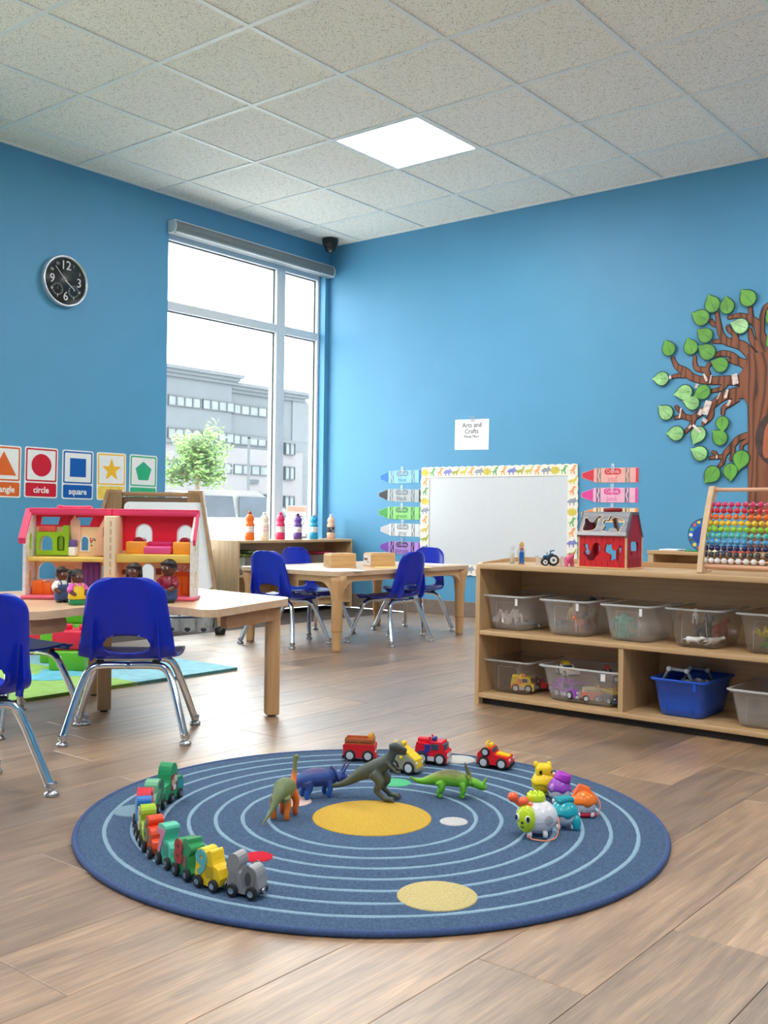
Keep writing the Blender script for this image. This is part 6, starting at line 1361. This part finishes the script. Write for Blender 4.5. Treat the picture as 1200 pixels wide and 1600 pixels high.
dino('toy_tyrannosaur', 'grey-green toy dinosaur standing upright on two legs in the rug centre', p_+Vector((-.012, .006, 0)), VRZ-.10, b_rex, rex_m, .0022)
def b_bra(m):
    limb(m, [(-.100, .016, .004), (-.088, .010, .014), (-.066, .003, .034), (-.042, 0, .057), (-.015, 0, .066), (.01, 0, .064), (.028, 0, .060), (.040, 0, .068), (.048, 0, .086), (.052, 0, .108), (.054, 0, .122)], [.0013, .003, .0058, .014, .0245, .023, .014, .009, .0066, .0056, .0055], 14)
    limb(m, [(.051, 0, .123), (.060, 0, .124), (.070, 0, .120)], [.0064, .0068, .004], 9)
    for s in (-1, 1):
        limb(m, [(-.028, s*.012, .052), (-.026, s*.017, .032), (-.030, s*.016, .014), (-.027, s*.016, .003)], [.013, .009, .0068, .008]); limb(m, [(.018, s*.012, .052), (.022, s*.017, .032), (.018, s*.016, .014), (.022, s*.016, .003)], [.011, .0085, .0066, .0078])
bra_m = axis_ramp('orange_dinosaur_paint', [(0, (196, 84, 30)), (.40, (232, 120, 36)), (.52, (214, 120, 50)), (.60, (120, 128, 80)), (1, (84, 108, 72))], 2, 0, .125, .45, 40, .08, lean=-.62)
dino('toy_longneck', 'orange toy long-necked dinosaur with a green back facing away', rz_at(445, 1279)+Vector((.012, .01, 0)), VRZ+1.25, b_bra, bra_m, .0022)
# ---- toy vehicles behind the rug centre
toy_car('toy_truck', 'red toy truck with a brown open bed at the back of the rug', rz_at(564, 1189)+Vector((.01, .012, 0)), VRZ-.12, .092, .05, .066, red_paint, plastic('brown_bed', (180, 96, 48)), 'wagon')
toy_car('toy_truck', 'red and blue toy truck at the back of the rug', rz_at(679, 1194)+Vector((.01, .012, 0)), VRZ-.32, .092, .052, .068, plastic('bright_red_truck', (220, 22, 48)), plastic('deep_blue_trim', (36, 60, 150)), 'truck')
toy_car('toy_loader', 'grey and yellow toy vehicle partly behind the upright dinosaur', rz_at(636, 1208)+Vector((.008, .012, 0)), VRZ-.55, .086, .048, .072, plastic('khaki_grey_loader', (150, 146, 124)), yellow_paint, 'loader')
toy_car('toy_car', 'red toy racing car with a yellow bonnet, rightmost of the vehicles', rz_at(778, 1200)+Vector((.006, .012, 0)), VRZ-.42, .092, .054, .064, plastic('racing_red', (224, 22, 32)), yellow_paint, 'car')
# ---- caterpillar pull toy
h = rz_at(834, 1306)
t = thing('caterpillar_toy', 'pull-along caterpillar toy with white head and teal, orange, purple, yellow segments', 'toy', h, VRZ)
sg = lambda px, py, z=0: (lambda p: ((p-h).x*cos(VRZ)+(p-h).y*sin(VRZ), -(p-h).x*sin(VRZ)+(p-h).y*cos(VRZ), z))(rz_at(px, py))
pearl = plastic('pearl_white', (224, 222, 228), .28, coat=.2); lime = plastic('lime_face', (196, 220, 30), .25, coat=.3); corl = plastic('coral_knob', (244, 92, 44), .25, coat=.2); teal2 = plastic('teal_shell', (24, 166, 180), .3, coat=.2); orng = plastic('orange_shell', (250, 122, 24), .3, coat=.2); purp = plastic('violet_shell', (154, 70, 192), .3, coat=.2); yel = plastic('sunny_shell', (250, 208, 12), .3, coat=.2)
KX = 2.22/FPX
def egg(m, c, rx, ry, rz): m.ball(c, (rx, ry, rz), 28, 18)
# head: white drum, lime face to the left front, coral feelers
hz = .040
m = MB(); egg(m, (.008, .012, hz), .046, .040, .037); hd = m.build('head_shell', pearl, t)
fx, fy = -.020, -.0155
m = MB(); m.at((fx, fy, hz+.002), .88); m.ball((0, 0, 0), (.0165, .0225, .030), 22, 14); fc = m.build('face', lime, t)
fM = lambda: MB().at((fx, fy, hz+.002), .88)
# viewer-facing side of the face is (-x', -y')
def on_face(u, v): # u right-ish angle, v height angle
    return Vector((-.0168*cos(u)*cos(v)*1.0, -.0228*sin(u)*cos(v), .0302*sin(v)))
for u in (-.55, .62):
    p = on_face(u, .12); m = fM(); m.ball(p, (.0042, .0058, .0078), 14, 9); m.build('eye_white', white, fc); m = fM(); m.ball(p*1.09, (.0036, .0046, .0064), 14, 9); m.build('eye', black, fc)
p = on_face(.04, -.16); m = fM(); m.ball(p*1.02, (.0028, .0032, .0026), 12, 8); m.build('nose', black, fc)
m = fM(); m.tube(smoothline([tuple(on_face(-.16, -.44)*1.03), tuple(on_face(.04, -.55)*1.03), tuple(on_face(.24, -.44)*1.03)], 4), .0009, 6); m.build('mouth', black, fc)
for dx, dy, kx, kz in ((-.026, .004, -.046, .083), (-.012, -.008, -.024, .077)):
    m = MB(); m.tube([(dx, dy, hz+.022), ((dx+kx)/2, dy, hz+.03), (kx, dy, kz-.006)], .0042, 8); fe = m.build('feeler', corl, t); m = MB(); egg(m, (kx, dy, kz), .0118, .0118, .0108); m.build('feeler_knob', corl, fe)
m = MB(); m.tube([(-.010, -.004, .071), (-.004, -.008, .06), (-.002, -.012, .052)], .006, 10); m.build('collar_tab', corl, t)
m = MB(); m.cyl((.006, .016, .074), (.006, .016, .089), .022, .020, 24, .003); m.build('lime_hat', lime, t)
m = MB()
for i in range(8): a = 2*pi*i/8; m.ball((.006+.013*cos(a), .016+.013*sin(a), .089), .004, 8, 6)
m.ball((.006, .016, .0895), .005, 8, 6); m.build('hat_bumps', lime, t)
m = MB()
dots = MB()
for i in range(-3, 4):
    for j in range(-3, 4):
        if i*i+j*j > 10: continue
        a = .50+i*.075; v = -.02+j*.085
        q = Vector((.046*sin(a)*cos(v), -.040*cos(a)*cos(v), .037*sin(v)))
        dots.ball(Vector((.008, .012, hz))+q*1.001, .0011, 6, 4)
dots.build('speaker_holes', plastic('grey_dot', (130, 130, 138)), hd)
m = MB(); n = 40; m.tube([(.008+.0462*cos(2*pi*i/n), .012+.0402*sin(2*pi*i/n), hz-.004) for i in range(n)], .0006, 5, False, True); m.build('seam', plastic('grey_seam', (190, 188, 196)), hd)
segs = [(884, 1297, teal2, .031, 'teal'), (915, 1278, orng, .031, 'orange'), (876, 1256, purp, .028, 'purple'), (851, 1246, yel, .030, 'yellow')]
for i, (px, py, mm_, r_, nm) in enumerate(segs):
    c_ = sg(px, py); cx, cy = c_[0], c_[1]+r_*.72; z = .030
    m = MB(); egg(m, (cx, cy, z-.001), r_*.98, r_*.92, .0255); s_ = m.build('%s_segment' % nm, pearl if nm != 'yellow' else yel, t)
    m = MB(); rs = []
    for v in range(9):
        a = -.02+(pi/2-.02)*v/8
        rs.append([(cx+r_*1.035*cos(a)*cos(2*pi*k/28), cy+r_*.97*cos(a)*sin(2*pi*k/28), z+(.004*sin(6*2*pi*k/28+1) if v == 0 else 0)+.032*sin(a)) for k in range(28)])
    m.rings(rs); m.build('shell_cap', mm_, s_)
    m = MB()
    if nm == 'teal':
        m.at((cx, cy, z+.030), .45); m.box(-.020, .020, -.013, .013, -.004, .006, .004, 3); m.build('ridged_top', plastic('teal_dark', (18, 140, 152), .3), s_)
        m = MB().at((cx, cy, z+.030), .45)
        for k in range(6): m.box(-.018+.0064*k, -.0145+.0064*k, -.012, .012, .005, .0078, .001, 1)
        m.build('ridge', teal2, s_); MB().ball((cx+.024, cy-.022, .015), (.010, .008, .018), 14, 9).build('foot', teal2, s_)
    elif nm == 'orange':
        m.rings([[(cx-.026, cy-.012, z+.020), (cx+.018, cy-.018, z+.018), (cx+.02, cy+.016, z+.018), (cx-.024, cy+.018, z+.020)], [(cx-.012, cy-.006, z+.042), (cx+.012, cy-.012, z+.034), (cx+.014, cy+.008, z+.034), (cx-.010, cy+.010, z+.042)]], smooth=False); m.build('angled_top', plastic('orange_dark', (240, 100, 20), .3), s_)
        MB().box(cx-.012, cx+.026, cy-.022, cy-.004, .0, .010, .004, 2).build('crimson_foot', plastic('crimson_foot', (206, 28, 62), .35), s_)
    elif nm == 'purple':
        m.cyl((cx+.006, cy, z+.022), (cx+.012, cy, z+.040), .022, .019, 22, .003); m.build('round_top', plastic('violet_dark', (170, 50, 190), .3), s_); MB().ball((cx-.020, cy-.016, z+.008), (.006, .005, .010), 12, 8).build('side_bump', plastic('lilac_bump', (200, 150, 220), .3), s_)
    else:
        m.box(cx-.021, cx+.021, cy-.019, cy+.017, z+.014, z+.050, .013, 4); hh = m.build('animal_head', yel, s_)
        for q in (-1, 1): MB().ball((cx-.003+q*.0165, cy, z+.047), (.0065, .006, .0085), 14, 9).build('ear', yel, hh)
        MB().ball((cx+.016, cy-.013, z+.031), (.0042, .003, .0052), 12, 8).build('eye', black, hh); MB().ball((cx-.010, cy-.019, z+.031), (.0042, .0026, .0052), 12, 8).build('eye', black, hh)
        MB().ball((cx+.024, cy-.006, z+.024), (.007, .006, .005), 12, 8).build('snout', plastic('pale_pink_snout', (240, 190, 160), .35), hh)
    for q in (-1, 1): MB().cyl((cx+q*.016-.004, cy-.018, .006), (cx+q*.016+.004, cy-.018, .006), .006, n=12, bev=.001).build('wheel', pearl, s_)
for q in (-.012, .022): MB().cyl((q-.005, -.016, .008), (q+.005, -.016, .008), .008, n=14, bev=.0015).build('wheel', pearl, t)
cpts = [(-.018, -.026, .010), (-.010, -.034, .004), (.010, -.042, .003), (.028, -.040, .003), (.044, -.030, .008), (.052, -.014, .026), (.052, .0, .040), (.046, .010, .046)]
MB().tube(smoothline(cpts, 6), .0015, 8).build('pull_cord', plastic('salmon_cord', (236, 140, 100), .6), t)
k_ = sg(915, 1278); MB().tube(smoothline([(k_[0]+.026, k_[1]+.01, .05), (k_[0]+.034, k_[1], .03), (k_[0]+.026, k_[1]-.008, .008)], 6), .0013, 8).build('tail_cord', plastic('salmon_cord', (236, 140, 100), .6), t)
# ================================================================== OUTSIDE THE WINDOW
GZ = -.35
o = MB().box(-60, 90, .6, 95, GZ-.1, GZ).build('ground', mat('pale_bounce_ground', (196, 196, 192), .9, var=.06, ns=2)); struct(o)  # unseen ground, kept pale to bounce daylight up to the ceiling
YB = 58.0
def ob(px, py, Y=YB): return onY(px, py, Y)
conc = mat('grey_concrete_wall', (74, 80, 86), .85, var=.03, ns=.4); concl = mat('pale_render_wall', (98, 98, 102), .85, var=.02, ns=.4); wing_m = mat('grey_wing_wall', (80, 86, 92), .85, var=.03, ns=.4)
winf = mat('grey_window_frame', (44, 50, 56), .6); wing_glass = mat('far_window_glass', (98, 106, 110), .5, var=.10, ns=.8, spec=.2)
t = thing('office_building', 'long grey office building with rows of windows across the street', 'building', (0, YB, 0))
def bx(m, px0, py0, px1, py1, y0=0, y1=6): a, b = ob(px0, py0), ob(px1, py1); return m.box(min(a.x, b.x), max(a.x, b.x), y0, y1, min(a.z, b.z), max(a.z, b.z))
xL, xM, xR, xE = ob(150, 700).x, ob(361, 700).x, ob(477, 700).x, ob(520, 700).x
zt1, zt2 = ob(262, 576).z, ob(400, 607).z
zf = ob(375, 700).z                      # change from grey upper floors to pale lower floors
MB().box(xL, xM, 0, 10, zf, zt1).build('upper_wall', conc, t); MB().box(xM, xR, .6, 10, zf, zt2).build('upper_wall', conc, t)
MB().box(xL, xR, .3, 10, GZ, zf).build('lower_wall', concl, t)
for i, (a, b, z, yf) in enumerate(((xL, xM, zt1, 0), (xM, xR, zt2, .6))):
    for k in range(3): MB().box(a, b+.3+.25*k, yf-.25-.22*k, yf+.1, z-.55+.28*k, z-.27+.28*k).build('cornice', conc, t)
MB().box(xR, xE+6, 2.2, 12, GZ, ob(470, 627).z).build('side_wing', wing_m, t)
MB().plate([(xR-1.2, zt2), (xR, zt2), (xR+3.2, ob(500, 660).z), (xR+3.2, GZ), (xR-1.2, GZ)], .5, 2.3).build('slanted_buttress', wing_m, t)
def winrow(px0, px1, py_top, py_bot, n, wall_y, dark=()):
    a = ob(px0, py_top); b = ob(px1, py_bot); z1, z0 = a.z, ob(px0, py_bot).z
    W_ = (ob(px1, py_top).x-a.x)/n
    f = MB().plate([(a.x, z0), (a.x+W_*n, z0), (a.x+W_*n, z1), (a.x, z1)], wall_y-.12, wall_y+.05, [[(a.x+W_*i+.09, z0+.09), (a.x+W_*(i+1)-.09, z0+.09), (a.x+W_*(i+1)-.09, z1-.09), (a.x+W_*i+.09, z1-.09)] for i in range(n)]).build('window', winf, t)
    for i in range(n): MB().box(a.x+W_*i+.08, a.x+W_*(i+1)-.08, wall_y-.05, wall_y-.02, z0+.08, z1-.08).build('pane', wing_glass, f)
# rows step down along the facade as perspective demands: every row keeps one height
for px0, px1, n, y0 in ((262, 313, 4, 0), (316, 366, 4, 0), (370, 424, 4, .6)):
    a = ob(262, 616); b = ob(262, 633); za, zb = a.z, b.z
    pa = lambda px, z: 800
    X0, X1 = ob(px0, 640).x, ob(px1, 640).x
    for row, (zc0, zc1) in enumerate(((za, zb), (za-3.02*(ob(262, 616).z-ob(262, 633).z)*1.0, zb-3.02*(za-zb)), (za-6.0*(za-zb), zb-6.0*(za-zb)), (za-8.9*(za-zb), zb-8.9*(za-zb)))):
        yw = y0 if zc0 > zf else .3
        W_ = (X1-X0)/n
        f = MB().plate([(X0, zc1), (X1, zc1), (X1, zc0), (X0, zc0)], yw-.12, yw+.05, [[(X0+W_*i+.07, zc1+.08), (X0+W_*(i+1)-.07, zc1+.08), (X0+W_*(i+1)-.07, zc0-.08), (X0+W_*i+.07, zc0-.08)] for i in range(n)]).build('window', winf, t)
        for i in range(n): MB().box(X0+W_*i+.06, X0+W_*(i+1)-.06, yw-.06, yw-.03, zc1+.07, zc0-.07).build('pane', wing_glass, f)
for px0, px1, n in ((447, 462, 2), (466, 495, 3)):
    X0, X1 = ob(px0, 700).x, ob(px1, 700).x; W_ = (X1-X0)/n; yw = .3 if px0 < 460 else 2.0
    for py0, py1 in ((692, 711), (729, 750), (775, 793)):
        zc0, zc1 = ob(455, py0).z, ob(455, py1).z
        f = MB().plate([(X0, zc1), (X1, zc1), (X1, zc0), (X0, zc0)], yw-.3, yw+.05, [[(X0+W_*i+.07, zc1+.08), (X0+W_*(i+1)-.07, zc1+.08), (X0+W_*(i+1)-.07, zc0-.08), (X0+W_*i+.07, zc0-.08)] for i in range(n)]).build('window', winf, t)
        for i in range(n): MB().box(X0+W_*i+.06, X0+W_*(i+1)-.06, yw-.2, yw-.17, zc1+.07, zc0-.07).build('pane', wing_glass, f)
a, b = ob(391, 749), ob(406, 756); MB().box(a.x, b.x, .1, .4, b.z, a.z).build('wall_vent', winf, t)
# grey metal gate frame in front
YG = 20.0
a, b = onY(389, 683, YG), onY(500, 700, YG)
t = thing('gate_frame', 'grey steel frame with post and crossbar standing in front of the building', 'frame', (a.x, YG, GZ))
gm = mat('grey_steel_frame', (60, 66, 72), .6)
MB().box(-.035, .035, -.035, .035, 0, a.z-GZ, .006, 1).build('post', gm, t)
MB().box(-.035, b.x-a.x+.6, -.035, .035, a.z-GZ-.06, a.z-GZ+.01, .006, 1).build('crossbar', gm, t)
MB().box(b.x-a.x+.55, b.x-a.x+.62, -.035, .035, 0, a.z-GZ, .006, 1).build('post', gm, t)
# tree
YT = 13.0
c_ = onY(308, 722, YT); D_ = (c_-CAM).dot(FW); s_ = D_/FPX
t = thing('street_tree', 'light green leafy tree outside the left part of the window', 'tree', (c_.x, YT, GZ))
bk = mat('tree_bark', (120, 104, 90), .9)
zc = c_.z-GZ
MB().tube(smoothline([(0, 0, 0), (.03, 0, zc*.4), (0, 0, zc), (.02, 0, zc+30*s_)], 4), [.07]*4+[.055]*4+[.04]*4+[.015], 10).build('trunk', bk, t)
tips = []
for i in range(34):
    a = random.uniform(0, 2*pi); e = random.uniform(-.5, 1.3); L = random.uniform(.6, 1.0)
    p0 = Vector((0, 0, zc-random.uniform(-.1, .6)*40*s_)); tip = Vector((cos(a)*cos(e)*58*s_*L, sin(a)*cos(e)*58*s_*L, zc+sin(e)*66*s_*L-10*s_))
    MB().tube([tuple(p0), tuple((p0+tip)/2+Vector((0, 0, .08))), tuple(tip)], [.018, .011, .004], 6).build('branch', bk, t); tips.append((p0, tip))
m = MB()
for p0, tip in tips:
    for k in range(105):
        q = p0.lerp(tip, random.uniform(.35, 1.08))+Vector([random.gauss(0, 8*s_) for _ in range(3)])
        u = Vector([random.gauss(0, 1) for _ in range(3)]).normalized(); v = u.orthogonal().normalized(); l_ = random.uniform(.05, .085); w_ = l_*.45
        m.add([q-u*l_, q+v*w_, q+u*l_, q-v*w_], [(0, 1, 2, 3)])
lf = m.build('foliage', mat('light_tree_leaf', (96, 128, 66), .6, var=.2, ns=4), t); lf['kind'] = 'stuff'
# parked cars (local x forward)
carw = mat('white_car_paint', (168, 170, 172), .35, var=.02); cglass = mat('car_glass', (52, 60, 70), .5, var=.1, ns=3, spec=.15); tyre = rubber
def parked(label, loc, rz, glass_m=cglass):
    t = thing('parked_car', label, 'car', loc, rz)
    side = [(-2.15, .35), (-2.2, .75), (-2.05, 1.0), (-1.75, 1.42), (-1.3, 1.52), (.0, 1.54), (.35, 1.48), (1.05, 1.05), (1.9, .92), (2.2, .72), (2.22, .38)]
    P_ = smoothloop(side, 3); m = MB()
    def wd(z): return .90 if z < .95 else .90-.22*(z-.95)/.6
    m.rings([[(x, -wd(z)*.93, z) for x, z in P_], [(x, -wd(z), .02+z*.985) for x, z in P_], [(x, wd(z), .02+z*.985) for x, z in P_], [(x, wd(z)*.93, z) for x, z in P_]], smooth=True); m.build('body', carw, t)
    m = MB(); m.rings([[(.33, -.72, 1.47), (.33, .72, 1.47), (1.02, .80, 1.08), (1.02, -.80, 1.08)], [(.36, -.72, 1.50), (.36, .72, 1.50), (1.06, .80, 1.10), (1.06, -.80, 1.10)]], smooth=False); m.build('windscreen', glass_m, t)
    m = MB(); m.rings([[(-2.0, -.74, 1.06), (-2.0, .74, 1.06), (-1.74, .66, 1.40), (-1.74, -.66, 1.40)], [(-2.06, -.74, 1.06), (-2.06, .74, 1.06), (-1.80, .66, 1.40), (-1.80, -.66, 1.40)]], smooth=False); m.build('rear_window', glass_m, t)
    for sy in (-1, 1):
        for x0, x1 in ((-1.55, -.62), (-.54, .38)):
            m = MB(); m.rings([[(x0, sy*.905, 1.0), (x1+(.45 if x1 > 0 else 0), sy*.905, 1.0), (x1, sy*.80, 1.42), (x0+.1, sy*.80, 1.42)], [(x0, sy*.88, 1.0), (x1+(.45 if x1 > 0 else 0), sy*.88, 1.0), (x1, sy*.77, 1.42), (x0+.1, sy*.77, 1.42)]], smooth=False); m.build('side_window', glass_m, t)
        for x in (-1.35, 1.4):
            w_ = MB().cyl((x, sy*.72, .33), (x, sy*.92, .33), .33, n=24, bev=.03).build('wheel', tyre, t); MB().cyl((x, sy*.915, .33), (x, sy*.935, .33), .2, n=18).build('hub', steel, w_)
        MB().ball((2.12, sy*.66, .74), (.1, .18, .08), 12, 8).build('headlight', plastic('lamp_glass', (220, 226, 230), .1), t); MB().box(-2.22, -2.12, sy*.80-.1, sy*.80+.1, .72, .92, .02).build('tail_light', plastic('tail_red', (170, 40, 50), .2), t)
    return t
p = onY(300, 760, 3.4)
parked('white car close to the window, only its sloping bonnet showing', (p.x-1.45, 3.9, GZ-.12), radians(-8))
p = onY(392, 778, 10.5)
parked('white parked car further off behind the paint bottles', (p.x-.6, 10.5, GZ-.02), radians(-2))
# ================================================================== lettering becomes real mesh
_dg = bpy.context.evaluated_depsgraph_get()
for o in [o for o in bpy.data.objects if o.type == 'FONT']:
    me = bpy.data.meshes.new_from_object(o.evaluated_get(_dg)); n = bpy.data.objects.new('tmp', me); COL.objects.link(n)
    n.parent = o.parent; n.location = o.location; n.rotation_euler = o.rotation_euler; n.scale = o.scale
    nm = o.name; bpy.data.objects.remove(o); n.name = nm
